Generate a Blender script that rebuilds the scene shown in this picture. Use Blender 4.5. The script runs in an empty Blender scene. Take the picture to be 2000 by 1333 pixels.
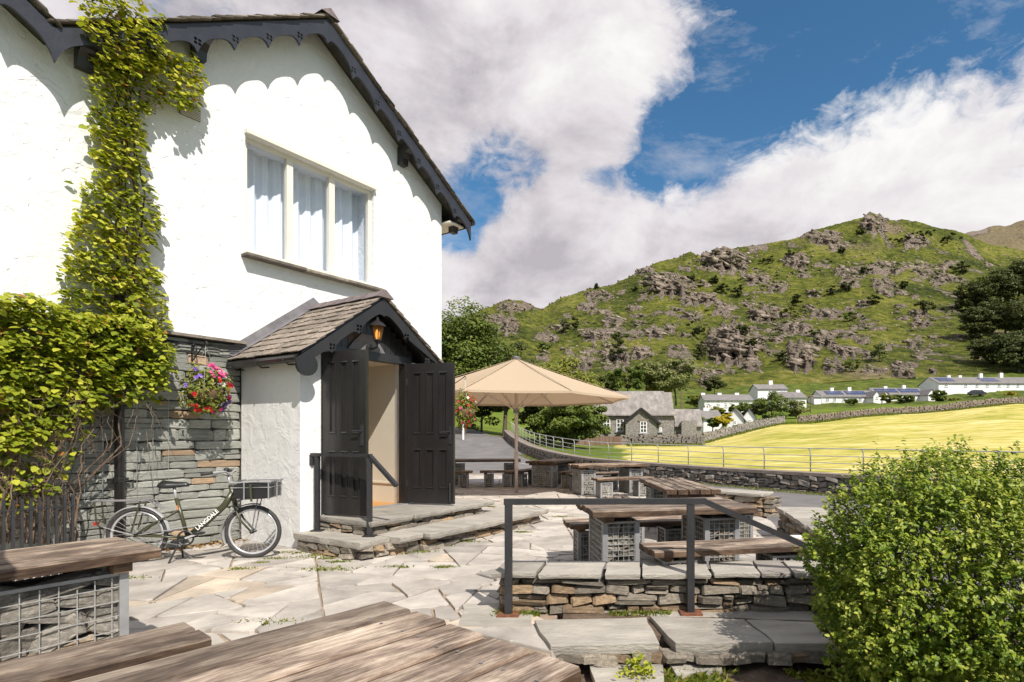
import bpy, math, random
import numpy as np
from mathutils import Vector, Matrix, Euler
R = math.radians
rnd = random.Random(7)
sc = bpy.context.scene
COL = sc.collection

# ---------------------------------------------------------------- camera, sky, sun, exposure
EYE, F, CX, HY = 1.4, 1093.0, 1150.0, 852.0      # eye height, focal length and principal point of the photograph (2000 px wide)
cam = bpy.data.cameras.new("camera")
cam.sensor_width = 36.0
cam.lens = F / 2000 * 36
cam.shift_x = -(CX - 1000) / 2000
cam.shift_y = (HY - 666.5) / 2000
cam.clip_start, cam.clip_end = 0.05, 6000
cam_o = bpy.data.objects.new("camera", cam)
cam_o.location = (0, 0, EYE)
cam_o.rotation_euler = (R(90), 0, 0)
COL.objects.link(cam_o)
sc.camera = cam_o
sc.view_settings.view_transform = 'Standard'
sc.view_settings.look = 'None'
sc.view_settings.gamma = 1.0
sc.view_settings.use_curve_mapping = False
sc.view_settings.exposure = 0.31
sc.cycles.max_bounces = 6
sc.cycles.transparent_max_bounces = 12

SUN = Vector((0.367, -0.575, 0.731)).normalized()
sun = bpy.data.lights.new("sun", 'SUN')
sun.energy, sun.angle, sun.color = 5.0, R(0.53), (1.0, 0.935, 0.85)
sun_o = bpy.data.objects.new("sun", sun)
sun_o.rotation_euler = SUN.to_track_quat('Z', 'Y').to_euler()
sun_o.location = (20, -30, 40)
COL.objects.link(sun_o)

world = bpy.data.worlds.new("World")
sc.world = world
world.use_nodes = True


class NT:
    """small helper for node trees"""
    def __init__(s, tree):
        s.t = tree
        tree.nodes.clear()
    def n(s, typ, **kw):
        nd = s.t.nodes.new(typ)
        for k, v in kw.items():
            if k.startswith('i_'):
                key = k[2:]
                key = int(key) if key.isdigit() else key.replace('_', ' ')
                nd.inputs[key].default_value = v
            else:
                setattr(nd, k, v)
        return nd
    def l(s, a, ao, b, bi):
        s.t.links.new(a.outputs[ao], b.inputs[bi])
    def math(s, op, a, b=None, clamp=False):
        nd = s.t.nodes.new('ShaderNodeMath')
        nd.operation = op
        nd.use_clamp = clamp
        for i, v in enumerate((a, b)):
            if v is None:
                continue
            if isinstance(v, (int, float)):
                nd.inputs[i].default_value = v
            else:
                s.t.links.new(v, nd.inputs[i])
        return nd.outputs[0]
    def ramp(s, fac, stops, interp='LINEAR'):
        nd = s.t.nodes.new('ShaderNodeValToRGB')
        cr = nd.color_ramp
        cr.interpolation = interp
        while len(cr.elements) < len(stops):
            cr.elements.new(0.5)
        for e, (p, c) in zip(cr.elements, stops):
            e.position = p
            e.color = (c[0], c[1], c[2], 1) if not isinstance(c, (int, float)) else (c, c, c, 1)
        s.t.links.new(fac, nd.inputs[0])
        return nd.outputs[0]
    def mix(s, fac, a, b, blend='MIX'):
        nd = s.t.nodes.new('ShaderNodeMix')
        nd.data_type = 'RGBA'
        nd.blend_type = blend
        for idx, v in ((0, fac), (6, a), (7, b)):
            if isinstance(v, (int, float)):
                nd.inputs[idx].default_value = v
            elif isinstance(v, (tuple, list)):
                nd.inputs[idx].default_value = (v[0], v[1], v[2], 1)
            else:
                s.t.links.new(v, nd.inputs[idx])
        return nd.outputs[2]


def pxdir(px, py):
    return Vector(((px - CX) / F, 1.0, (HY - py) / F)).normalized()


def build_world():
    t = NT(world.node_tree)
    sky = t.n('ShaderNodeTexSky', sky_type='NISHITA', sun_disc=False)
    sky.sun_elevation = math.asin(SUN.z)
    sky.sun_rotation = math.atan2(SUN.x, SUN.y)
    sky.air_density, sky.dust_density, sky.ozone_density, sky.altitude = 1.0, 0.4, 3.0, 200
    tc = t.n('ShaderNodeTexCoord')
    D = tc.outputs['Generated']
    # flattened cloud coordinates: clouds get smaller and flatter towards the horizon
    mp = t.n('ShaderNodeMapping')
    mp.inputs['Scale'].default_value = (1.0, 1.0, 1.55)
    mp.inputs['Location'].default_value = (0.35, 0.1, 0.2)
    t.t.links.new(D, mp.inputs[0])
    def noise(scale, detail, rough, vec, dist=0.0):
        nd = t.n('ShaderNodeTexNoise')
        nd.inputs['Scale'].default_value = scale
        nd.inputs['Detail'].default_value = detail
        nd.inputs['Roughness'].default_value = rough
        nd.inputs['Distortion'].default_value = dist
        t.t.links.new(vec, nd.inputs['Vector'])
        return nd.outputs[0]
    n1 = noise(4.2, 8, 0.60, mp.outputs[0], 0.35)
    n2 = noise(17.0, 6, 0.65, mp.outputs[0], 0.8)
    dens = t.math('ADD', t.math('MULTIPLY', t.math('SUBTRACT', n1, 0.48), 2.3), t.math('MULTIPLY', t.math('SUBTRACT', n2, 0.5), 1.15))
    # where the weather of that day put its banks of cloud and its clear lanes
    def blob(px, py, rad, amp):
        d = pxdir(px, py)
        vm = t.n('ShaderNodeVectorMath', operation='DISTANCE')
        t.t.links.new(D, vm.inputs[0])
        vm.inputs[1].default_value = d
        q = t.math('DIVIDE', vm.outputs['Value'], rad)
        e = t.math('EXPONENT', t.math('MULTIPLY', t.math('MULTIPLY', q, q), -1.0))
        return t.math('MULTIPLY', e, amp)
    acc = dens
    for b in CLOUDS:
        acc = t.math('ADD', acc, blob(*b))
    cover = t.ramp(t.math('ADD', acc, 0.5), [(0.22, 0), (0.42, 0.42), (0.60, 0.86), (0.78, 1)], 'LINEAR')
    mp3 = t.n('ShaderNodeMapping')
    mp3.inputs['Scale'].default_value = (1.0, 1.0, 2.6)
    mp3.inputs['Rotation'].default_value = (0.0, 0.5, 0.3)
    t.t.links.new(D, mp3.inputs[0])
    wisp = t.ramp(noise(5.0, 8, 0.68, mp3.outputs[0], 0.2), [(0.53, 0), (0.80, 0.55)])
    cover = t.math('MAXIMUM', cover, wisp)
    # light and shade inside the cloud bank
    mp2 = t.n('ShaderNodeMapping')
    mp2.inputs['Scale'].default_value = (1.0, 1.0, 1.55)
    mp2.inputs['Location'].default_value = (0.35 + 0.03, 0.1 - 0.04, 0.2 + 0.13)
    t.t.links.new(D, mp2.inputs[0])
    n1b = noise(4.2, 8, 0.60, mp2.outputs[0], 0.35)
    n3 = noise(3.2, 6, 0.55, mp2.outputs[0], 0.2)
    relief = t.math('ADD', t.math('MULTIPLY', t.math('SUBTRACT', n1, n1b), 1.6), t.math('MULTIPLY', t.math('SUBTRACT', n3, 0.5), 1.1))
    lit = None
    for b in LIGHTS:
        lit = blob(*b) if lit is None else t.math('ADD', lit, blob(*b))
    shade = t.math('ADD', t.math('ADD', relief, 0.5), lit)
    cc = t.ramp(shade, [(0.1, (4.9, 4.6, 4.95)), (0.5, (7.5, 7.1, 7.35)), (0.95, (9.4, 9.2, 9.1))])
    skyc = t.mix(1.0, sky.outputs[0], (0.66, 1.10, 1.22), 'MULTIPLY')
    col = t.mix(cover, skyc, cc)
    bg = t.n('ShaderNodeBackground')
    bg.inputs['Strength'].default_value = 0.085
    t.t.links.new(col, bg.inputs['Color'])
    out = t.n('ShaderNodeOutputWorld')
    t.l(bg, 0, out, 0)


CLOUDS = [  # px, py, radius, amount: banks of cloud and the clear lane between them
    (500, 60, 0.34, 0.35), (900, 100, 0.24, 0.42), (1130, 60, 0.15, 0.35), (1130, 200, 0.09, 0.30), (1270, 60, 0.06, 0.20), (1200, 270, 0.04, 0.2),
    (1000, 540, 0.22, 0.42), (1150, 430, 0.10, 0.32), (1420, 430, 0.12, 0.42), (1700, 370, 0.15, 0.48), (1930, 280, 0.14, 0.45), (1540, 330, 0.05, 0.2),
    (1480, 100, 0.12, -0.52), (1650, 60, 0.14, -0.56), (1820, 60, 0.12, -0.48), (1960, 20, 0.08, -0.3), (1420, 230, 0.08, -0.55), (1560, 180, 0.07, -0.45), (1340, 320, 0.055, -0.5),
    (1250, 345, 0.055, -0.6), (1300, 250, 0.055, -0.55), (1000, 300, 0.065, -0.80), (920, 390, 0.075, -0.85), (890, 460, 0.05, -0.6), (1150, 345, 0.045, -0.55), (1060, 330, 0.03, -0.3),
]
LIGHTS = [(1430, 345, 0.09, 0.30), (1620, 300, 0.12, 0.28), (1850, 220, 0.16, 0.36), (1250, 60, 0.14, 0.12), (1050, 560, 0.2, -0.20), (1450, 480, 0.14, -0.16), (1800, 430, 0.12, -0.12), (700, 150, 0.3, -0.08)]
build_world()

# ---------------------------------------------------------------- small tools
def lin(r, g, b):
    f = lambda c: (c / 255 / 12.92) if c / 255 <= 0.04045 else ((c / 255 + 0.055) / 1.055) ** 2.4
    return (f(r), f(g), f(b))


MATS = {}


def pmat(name, stops, scale=4.0, rough=0.7, bump=0.0, bscale=20.0, stretch=(1, 1, 1), rnd_amt=0.0, detail=6.0, rough_n=0.6, metal=0.0,
         spec=0.5, spots=None, coord='Object', distort=0.0, bstretch=None, bdist=0.02, hue=None, world_coord=False):
    m = bpy.data.materials.new(name)
    m.use_nodes = True
    t = NT(m.node_tree)
    out = t.n('ShaderNodeOutputMaterial')
    b = t.n('ShaderNodeBsdfPrincipled')
    t.l(b, 0, out, 0)
    b.inputs['Roughness'].default_value = rough
    b.inputs['Metallic'].default_value = metal
    b.inputs['Specular IOR Level'].default_value = spec
    tc = t.n('ShaderNodeTexCoord')
    if world_coord:
        g = t.n('ShaderNodeNewGeometry')
        vec = g.outputs['Position']
    else:
        vec = tc.outputs[coord]
    oi = t.n('ShaderNodeObjectInfo')
    va = t.n('ShaderNodeVectorMath', operation='ADD')
    cmb = t.n('ShaderNodeCombineXYZ')
    k = t.math('MULTIPLY', oi.outputs['Random'], 37.0)
    for i in range(3):
        t.t.links.new(k, cmb.inputs[i])
    t.t.links.new(vec, va.inputs[0])
    if not world_coord:
        t.l(cmb, 0, va, 1)
    mp = t.n('ShaderNodeMapping')
    mp.inputs['Scale'].default_value = stretch
    t.l(va, 0, mp, 0)
    nz = t.n('ShaderNodeTexNoise')
    nz.inputs['Scale'].default_value = scale
    nz.inputs['Detail'].default_value = detail
    nz.inputs['Roughness'].default_value = rough_n
    nz.inputs['Distortion'].default_value = distort
    t.l(mp, 0, nz, 'Vector')
    col = t.ramp(nz.outputs[0], stops)
    if rnd_amt:
        v = t.math('ADD', t.math('MULTIPLY', oi.outputs['Random'], rnd_amt * 2), 1 - rnd_amt)
        cb = t.n('ShaderNodeCombineColor')
        for i in range(3):
            t.t.links.new(v, cb.inputs[i])
        col = t.mix(1.0, col, cb.outputs[0], 'MULTIPLY')
    if hue:                       # a share of the pieces has another natural colour
        share, hc = hue
        w = t.n('ShaderNodeTexWhiteNoise', noise_dimensions='1D')
        t.t.links.new(oi.outputs['Random'], w.inputs['W'])
        fac = t.math('MULTIPLY', t.math('LESS_THAN', w.outputs['Value'], share), 0.75)
        col = t.mix(fac, col, t.mix(1.0, col, hc, 'MULTIPLY'))
    if spots:                     # (scale, threshold, colour): lichen, stains, paint flecks
        for ss, th, sc_col in spots:
            n2 = t.n('ShaderNodeTexNoise')
            n2.inputs['Scale'].default_value = ss
            n2.inputs['Detail'].default_value = 5
            n2.inputs['Roughness'].default_value = 0.65
            t.l(va, 0, n2, 'Vector')
            fac = t.ramp(n2.outputs[0], [(th, 0), (th + 0.07, 1)])
            col = t.mix(fac, col, sc_col)
    t.t.links.new(col, b.inputs['Base Color'])
    if bump:
        mb = t.n('ShaderNodeMapping')
        mb.inputs['Scale'].default_value = bstretch or stretch
        t.l(va, 0, mb, 0)
        n3 = t.n('ShaderNodeTexNoise')
        n3.inputs['Scale'].default_value = bscale
        n3.inputs['Detail'].default_value = 6
        n3.inputs['Roughness'].default_value = 0.65
        t.l(mb, 0, n3, 'Vector')
        bp = t.n('ShaderNodeBump')
        bp.inputs['Strength'].default_value = bump
        bp.inputs['Distance'].default_value = bdist
        t.l(n3, 0, bp, 'Height')
        t.l(bp, 0, b, 'Normal')
    MATS[name] = m
    return m


def leafmat(name, stops, trans=0.35, rough=0.55, spec=0.3):
    m = bpy.data.materials.new(name)
    m.use_nodes = True
    t = NT(m.node_tree)
    out = t.n('ShaderNodeOutputMaterial')
    at = t.n('ShaderNodeAttribute', attribute_name='lc')
    col = t.ramp(at.outputs['Fac'], stops)
    b = t.n('ShaderNodeBsdfPrincipled')
    b.inputs['Roughness'].default_value = rough
    b.inputs['Specular IOR Level'].default_value = spec
    t.t.links.new(col, b.inputs['Base Color'])
    tr = t.n('ShaderNodeBsdfTranslucent')
    t.t.links.new(t.mix(1.0, col, (1.0, 1.0, 0.55), 'MULTIPLY'), tr.inputs[0])
    mx = t.n('ShaderNodeMixShader')
    mx.inputs[0].default_value = trans
    t.l(b, 0, mx, 1)
    t.l(tr, 0, mx, 2)
    t.l(mx, 0, out, 0)
    MATS[name] = m
    return m


class MB:
    """collects shapes for ONE mesh object"""
    def __init__(s):
        s.v, s.f = [], []
    def add(s, vs, fs):
        o = len(s.v)
        s.v.extend([tuple(p) for p in vs])
        s.f.extend([tuple(i + o for i in q) for q in fs])
        return s
    def box(s, c, size, rot=None):
        x, y, z = size[0] / 2, size[1] / 2, size[2] / 2
        P = [Vector(p) for p in ((-x, -y, -z), (x, -y, -z), (x, y, -z), (-x, y, -z), (-x, -y, z), (x, -y, z), (x, y, z), (-x, y, z))]
        if rot is not None:
            P = [rot @ p for p in P]
        c = Vector(c)
        return s.add([p + c for p in P], [(0, 3, 2, 1), (4, 5, 6, 7), (0, 1, 5, 4), (1, 2, 6, 5), (2, 3, 7, 6), (3, 0, 4, 7)])
    def bar(s, p0, p1, w, h, up=(0, 0, 1)):
        p0, p1 = Vector(p0), Vector(p1)
        d = p1 - p0
        x = d.normalized()
        u = Vector(up)
        if abs(x.dot(u)) > 0.95:
            u = Vector((1, 0, 0))
        y = u.cross(x).normalized()
        z = x.cross(y)
        m = Matrix((x, y, z)).transposed()
        return s.box((p0 + p1) / 2, (d.length, w, h), m)
    def tube(s, pts, r, n=8, caps=True, closed=False):
        pts = [Vector(p) for p in pts]
        rs = r if isinstance(r, (list, tuple)) else [r] * len(pts)
        rings = []
        prev = None
        N = len(pts)
        for i, p in enumerate(pts):
            if closed:
                t = (pts[(i + 1) % N] - pts[i - 1]).normalized()
            else:
                a = pts[max(0, i - 1)]
                b = pts[min(N - 1, i + 1)]
                t = (b - a).normalized()
            if prev is None:
                u = Vector((0, 0, 1)) if abs(t.z) < 0.9 else Vector((1, 0, 0))
                x = t.cross(u).normalized()
            else:
                x = (prev - t * prev.dot(t)).normalized()
            prev = x
            y = t.cross(x)
            rings.append([p + (x * math.cos(2 * math.pi * k / n) + y * math.sin(2 * math.pi * k / n)) * rs[i] for k in range(n)])
        vs = [q for rg in rings for q in rg]
        fs = []
        for i in range(N if closed else N - 1):
            a, b = i * n, ((i + 1) % N) * n
            for k in range(n):
                fs.append((a + k, a + (k + 1) % n, b + (k + 1) % n, b + k))
        if caps and not closed:
            fs.append(tuple(range(n - 1, -1, -1)))
            fs.append(tuple((N - 1) * n + k for k in range(n)))
        return s.add(vs, fs)
    def prism(s, poly, f0, f1):
        """poly: 2-D outline; f0/f1 map (a, b) to the two end faces"""
        n = len(poly)
        vs = [f0(*p) for p in poly] + [f1(*p) for p in poly]
        fs = [tuple(range(n)), tuple(range(2 * n - 1, n - 1, -1))]
        for i in range(n):
            j = (i + 1) % n
            fs.append((i, n + i, n + j, j))
        return s.add(vs, fs)
    def lathe(s, prof, n=16, c=(0, 0, 0)):
        c = Vector(c)
        vs, fs = [], []
        for r, z in prof:
            for k in range(n):
                a = 2 * math.pi * k / n
                vs.append(c + Vector((r * math.cos(a), r * math.sin(a), z)))
        for i in range(len(prof) - 1):
            for k in range(n):
                fs.append((i * n + k, i * n + (k + 1) % n, (i + 1) * n + (k + 1) % n, (i + 1) * n + k))
        fs.append(tuple(range(n - 1, -1, -1)))
        fs.append(tuple((len(prof) - 1) * n + k for k in range(n)))
        return s.add(vs, fs)
    def mesh(s, name, mat=None, smooth=False):
        me = bpy.data.meshes.new(name)
        me.from_pydata(s.v, [], s.f)
        if mat is not None:
            me.materials.append(mat)
        if smooth:
            me.polygons.foreach_set('use_smooth', [True] * len(me.polygons))
        me.update()
        return me
    def build(s, name, mat, parent=None, smooth=False, fixn=True):
        me = s.mesh(name, mat, smooth)
        if fixn:
            import bmesh
            bm = bmesh.new()
            bm.from_mesh(me)
            bmesh.ops.recalc_face_normals(bm, faces=bm.faces)
            bm.to_mesh(me)
            bm.free()
        return link(name, me, parent)


def link(name, me, parent=None, loc=None, rot=None, scale=None):
    o = bpy.data.objects.new(name, me)
    COL.objects.link(o)
    if parent is not None:
        o.parent = parent
    if loc is not None:
        o.location = loc
    if rot is not None:
        o.rotation_euler = rot
    if scale is not None:
        o.scale = scale
    return o


def empty(name, loc=(0, 0, 0), rz=0.0, parent=None):
    o = bpy.data.objects.new(name, None)
    o.empty_display_size = 0.2
    COL.objects.link(o)
    o.location = loc
    o.rotation_euler = (0, 0, rz)
    if parent is not None:
        o.parent = parent
    return o


def tag(o, label=None, cat=None, group=None, kind=None):
    for k, v in (('label', label), ('category', cat), ('group', group), ('kind', kind)):
        if v:
            o[k] = v
    return o


def npmesh(name, V, faces4, mat, parent=None, smooth=False, attr=None, tris=False):
    """big meshes from numpy arrays; faces4 (n,4) or (n,3)"""
    V = np.asarray(V, dtype=np.float32)
    faces4 = np.asarray(faces4, dtype=np.int32)
    k = faces4.shape[1]
    me = bpy.data.meshes.new(name)
    me.vertices.add(len(V))
    me.vertices.foreach_set('co', V.ravel())
    me.loops.add(faces4.size)
    me.loops.foreach_set('vertex_index', faces4.ravel())
    me.polygons.add(len(faces4))
    me.polygons.foreach_set('loop_start', np.arange(0, faces4.size, k, dtype=np.int32))
    if smooth:
        me.polygons.foreach_set('use_smooth', np.ones(len(faces4), dtype=bool))
    if attr:
        for an, arr in attr.items():
            a = me.attributes.new(an, 'FLOAT', 'POINT')
            a.data.foreach_set('value', np.asarray(arr, dtype=np.float32))
    if mat is not None:
        me.materials.append(mat)
    me.update(calc_edges=True)
    return link(name, me, parent)


# value noise on numpy arrays
def _h(ix, iy, seed):
    n = (ix * 374761393 + iy * 668265263 + seed * 1442695041).astype(np.int64)
    n = (n ^ (n >> 13)) * 1274126177
    n = n ^ (n >> 16)
    return (n & 0xffff).astype(np.float64) / 65535.0


def vnoise(x, y, seed=0):
    x, y = np.asarray(x, float), np.asarray(y, float)
    ix, iy = np.floor(x).astype(np.int64), np.floor(y).astype(np.int64)
    fx, fy = x - ix, y - iy
    u, v = fx * fx * (3 - 2 * fx), fy * fy * (3 - 2 * fy)
    a, b, c, d = _h(ix, iy, seed), _h(ix + 1, iy, seed), _h(ix, iy + 1, seed), _h(ix + 1, iy + 1, seed)
    return (a * (1 - u) + b * u) * (1 - v) + (c * (1 - u) + d * u) * v


def fbm(x, y, oct=5, seed=0, gain=0.5):
    s, a, t = 0, 1.0, 0.0
    for i in range(oct):
        s = s + a * vnoise(x * 2 ** i + 17.3 * i, y * 2 ** i - 9.1 * i, seed + i)
        t += a
        a *= gain
    return s / t - 0.5


def at(px, py, z):
    """point of the photograph on the horizontal plane z"""
    Y = (EYE - z) * F / (py - HY)
    return ((px - CX) / F * Y, Y)


def at_depth(px, py, Y):
    return Vector(((px - CX) / F * Y, Y, EYE + (HY - py) / F * Y))


# ---------------------------------------------------------------- materials
def stucco(name, c0, c1, groove, scale, strength, dirt):
    """trowelled lime render: soft waves, short curved trowel ridges, grime caught in the ridges"""
    m = bpy.data.materials.new(name)
    m.use_nodes = True
    t = NT(m.node_tree)
    out = t.n('ShaderNodeOutputMaterial')
    b = t.n('ShaderNodeBsdfPrincipled')
    b.inputs['Roughness'].default_value = 0.85
    b.inputs['Specular IOR Level'].default_value = 0.2
    t.l(b, 0, out, 0)
    tc = t.n('ShaderNodeTexCoord')
    def nz(sc_, detail, dist=0.0, st=(1, 1, 1), off=(0, 0, 0)):
        mp = t.n('ShaderNodeMapping')
        mp.inputs['Scale'].default_value = st
        mp.inputs['Location'].default_value = off
        t.l(tc, 'Object', mp, 0)
        n = t.n('ShaderNodeTexNoise')
        n.inputs['Scale'].default_value = sc_
        n.inputs['Detail'].default_value = detail
        n.inputs['Roughness'].default_value = 0.55
        n.inputs['Distortion'].default_value = dist
        t.l(mp, 0, n, 'Vector')
        return n.outputs[0]
    def arcs(sc_, off, wid, th):
        n = nz(sc_, 1.5, 0.9, (1, 1, 1.35), off)
        line = t.ramp(t.math('ABSOLUTE', t.math('SUBTRACT', n, 0.5)), [(0.0, 1), (wid, 0)])
        mask = t.ramp(nz(sc_ * 1.5, 2.0, 0.0, (1, 1, 1), (off[0] + 7, 3, 1)), [(th, 0), (th + .05, 1)])
        return t.math('MULTIPLY', line, mask)
    g = t.math('MAXIMUM', arcs(scale, (0, 0, 0), .020, .60), arcs(scale * 1.7, (5, 2, 9), .026, .61))
    wave = nz(scale * 1.4, 5, .8)
    fine = nz(38, 4)
    speck = t.ramp(nz(46, 3, .3), [(0.69, 0), (0.73, 1)])
    col = t.mix(nz(1.3, 5), c0, c1)
    col = t.mix(t.math('MULTIPLY', g, groove), col, dirt)
    col = t.mix(t.math('MULTIPLY', speck, .7), col, dirt)
    t.t.links.new(col, b.inputs['Base Color'])
    bp = t.n('ShaderNodeBump')
    bp.inputs['Strength'].default_value = strength
    bp.inputs['Distance'].default_value = 0.035
    h = t.math('ADD', t.math('MULTIPLY', wave, 1.1), t.math('SUBTRACT', t.math('MULTIPLY', fine, .16), t.math('MULTIPLY', g, .16)))
    t.t.links.new(h, bp.inputs['Height'])
    t.l(bp, 0, b, 'Normal')
    MATS[name] = m


stucco('stucco', (0.68, 0.68, 0.68), (0.77, 0.77, 0.765), .07, 2.6, .9, (0.36, 0.33, 0.31))
stucco('stucco_rough', (0.72, 0.71, 0.695), (0.81, 0.80, 0.785), .16, 3.0, .5, (0.33, 0.30, 0.27))
pmat('slate_stone', [(0.3, (0.20, 0.205, 0.18)), (0.55, (0.33, 0.335, 0.295)), (0.75, (0.45, 0.44, 0.39))], 3.0, 0.75, 0.7, 14, stretch=(1, 1, 3.5), rnd_amt=0.28,
     hue=(0.07, (1.5, 0.95, 0.6)), bstretch=(1, 1, 4), bdist=0.02)
pmat('mortar_dark', [(0.3, (0.03, 0.03, 0.028)), (0.7, (0.08, 0.075, 0.065))], 9, 0.95, 0.6, 30)
pmat('roof_slate', [(0.3, (0.15, 0.12, 0.098)), (0.6, (0.29, 0.24, 0.195)), (0.8, (0.43, 0.36, 0.295))], 7, 0.8, 0.5, 30, rnd_amt=0.3, spots=[(14, 0.68, (0.42, 0.38, 0.30))])
pmat('verge_slate', [(0.3, (0.10, 0.09, 0.075)), (0.7, (0.26, 0.22, 0.18))], 9, 0.85, 0.5, 30, rnd_amt=0.3, spots=[(9, 0.62, (0.10, 0.10, 0.04))])
pmat('black_paint', [(0.3, (0.016, 0.015, 0.015)), (0.8, (0.030, 0.027, 0.027))], 5, 0.30, 0.12, 18, stretch=(1, 1, 0.3), spec=0.5)
pmat('bargeboard_paint', [(0.3, (0.016, 0.018, 0.026)), (0.8, (0.035, 0.038, 0.050))], 4, 0.38, 0.2, 14, spots=[(38, 0.73, (0.5, 0.5, 0.5))])
pmat('iron_paint', [(0.3, (0.018, 0.018, 0.020)), (0.8, (0.034, 0.033, 0.035))], 12, 0.5, 0.2, 60)
pmat('rust', [(0.3, (0.10, 0.035, 0.02)), (0.7, (0.26, 0.10, 0.05))], 20, 0.9, 0.5, 60)
pmat('cream_frame', [(0.3, (0.66, 0.62, 0.54)), (0.7, (0.72, 0.68, 0.60))], 3, 0.5, 0.05, 30)
pmat('cream_wall', [(0.3, (0.62, 0.56, 0.45)), (0.7, (0.70, 0.64, 0.53))], 1.5, 0.7, 0.08, 20)
pmat('oak_floor', [(0.3, (0.42, 0.20, 0.06)), (0.7, (0.55, 0.30, 0.10))], 5, 0.5, 0.1, 20, stretch=(1, 8, 1))
pmat('dark_room', [(0.3, (0.05, 0.06, 0.075)), (0.7, (0.07, 0.08, 0.095))], 2, 0.9)
pmat('curtain', [(0.3, (0.80, 0.80, 0.80)), (0.7, (0.86, 0.86, 0.86))], 3, 0.9, 0.1, 60)
pmat('lead', [(0.3, (0.10, 0.095, 0.10)), (0.7, (0.20, 0.19, 0.20))], 5, 0.55, 0.3, 14)
pmat('ridge_tile', [(0.3, (0.11, 0.085, 0.09)), (0.7, (0.20, 0.16, 0.16))], 8, 0.75, 0.5, 26, spots=[(12, 0.66, (0.36, 0.20, 0.08))])
pmat('flag', [(0.28, (0.28, 0.253, 0.225)), (0.5, (0.42, 0.385, 0.345)), (0.75, (0.58, 0.53, 0.465))], 2.6, 0.62, 0.5, 12, rnd_amt=0.19, hue=(0.12, (1.12, 1.0, 0.85)), bdist=0.02, spec=0.4,
     spots=[(6, 0.66, (0.54, 0.50, 0.43)), (40, 0.66, (0.22, 0.21, 0.19)), (14, 0.68, (0.30, 0.24, 0.18))])
pmat('sand', [(0.3, (0.20, 0.145, 0.10)), (0.7, (0.42, 0.325, 0.245))], 5, 0.95, 0.6, 60, spots=[(2.4, 0.62, (0.11, 0.14, 0.03)), (9, 0.66, (0.16, 0.12, 0.09))], world_coord=True)
pmat('step_slab', [(0.28, (0.255, 0.235, 0.205)), (0.6, (0.39, 0.36, 0.31)), (0.8, (0.49, 0.45, 0.385))], 2.5, 0.7, 0.8, 15, stretch=(1, 2.2, 3), rnd_amt=0.16, hue=(0.15, (0.75, 0.72, 0.75)), spots=[(7, 0.66, (0.50, 0.46, 0.40)), (44, 0.655, (0.20, 0.19, 0.17)), (16, 0.69, (0.27, 0.22, 0.16))])
pmat('dry_stone', [(0.28, (0.14, 0.12, 0.092)), (0.5, (0.27, 0.232, 0.182)), (0.75, (0.45, 0.39, 0.305))], 4.0, 0.85, 0.9, 13, rnd_amt=0.38, hue=(0.34, (1.25, 0.96, 0.66)), bdist=0.03,
     spots=[(16, 0.68, (0.50, 0.48, 0.42)), (5, 0.70, (0.14, 0.08, 0.05))])
pmat('field_stone', [(0.28, (0.13, 0.115, 0.10)), (0.5, (0.23, 0.205, 0.18)), (0.75, (0.38, 0.345, 0.30))], 3.0, 0.9, 0.9, 9, rnd_amt=0.32, hue=(0.25, (1.1, 0.95, 0.8)), bdist=0.03, spots=[(11, 0.68, (0.42, 0.40, 0.36))])
pmat('gabion_stone', [(0.28, (0.11, 0.098, 0.082)), (0.5, (0.215, 0.195, 0.165)), (0.75, (0.38, 0.345, 0.295))], 6.0, 0.85, 0.7, 18, rnd_amt=0.35, hue=(0.15, (1.2, 0.98, 0.75)))
pmat('steel', [(0.3, (0.25, 0.25, 0.255)), (0.7, (0.37, 0.37, 0.37))], 6, 0.5, 0.1, 30, metal=0.35)
pmat('wire', [(0.3, (0.36, 0.36, 0.35)), (0.7, (0.5, 0.5, 0.48))], 30, 0.45, metal=0.4)
pmat('chrome', [(0.3, (0.50, 0.50, 0.51)), (0.7, (0.62, 0.62, 0.63))], 12, 0.28, metal=0.45)
pmat('rubber', [(0.3, (0.025, 0.024, 0.023)), (0.7, (0.05, 0.047, 0.044))], 30, 0.75)
pmat('black_plastic', [(0.3, (0.014, 0.014, 0.015)), (0.7, (0.022, 0.022, 0.023))], 9, 0.35)
pmat('bike_green', [(0.3, (0.045, 0.047, 0.022)), (0.7, (0.058, 0.060, 0.030))], 4, 0.32)
pmat('white_paint', [(0.3, (0.76, 0.75, 0.72)), (0.7, (0.82, 0.81, 0.78))], 5, 0.5)
pmat('orange_sticker', [(0.3, (0.65, 0.17, 0.03)), (0.7, (0.7, 0.2, 0.04))], 5, 0.5)
pmat('red_lens', [(0.3, (0.45, 0.02, 0.02)), (0.7, (0.5, 0.03, 0.02))], 5, 0.3)
pmat('canvas', [(0.3, (0.62, 0.47, 0.32)), (0.7, (0.70, 0.54, 0.38))], 2.5, 0.9, 0.15, 70, spec=0.1)
pmat('pole_paint', [(0.3, (0.56, 0.46, 0.40)), (0.7, (0.64, 0.54, 0.47))], 6, 0.5)
pmat('asphalt', [(0.3, (0.12, 0.112, 0.110)), (0.7, (0.19, 0.178, 0.174))], 1.2, 0.85, 0.5, 90, world_coord=True, spots=[(0.5, 0.6, (0.22, 0.205, 0.20))])
pmat('road_line', [(0.35, (0.5, 0.49, 0.47)), (0.7, (0.75, 0.74, 0.72))], 9, 0.7)
pmat('soil', [(0.3, (0.07, 0.045, 0.03)), (0.6, (0.15, 0.105, 0.07)), (0.8, (0.26, 0.20, 0.14))], 8, 0.95, 1.0, 30, world_coord=True, spots=[(3, 0.58, (0.07, 0.09, 0.015))])
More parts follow.
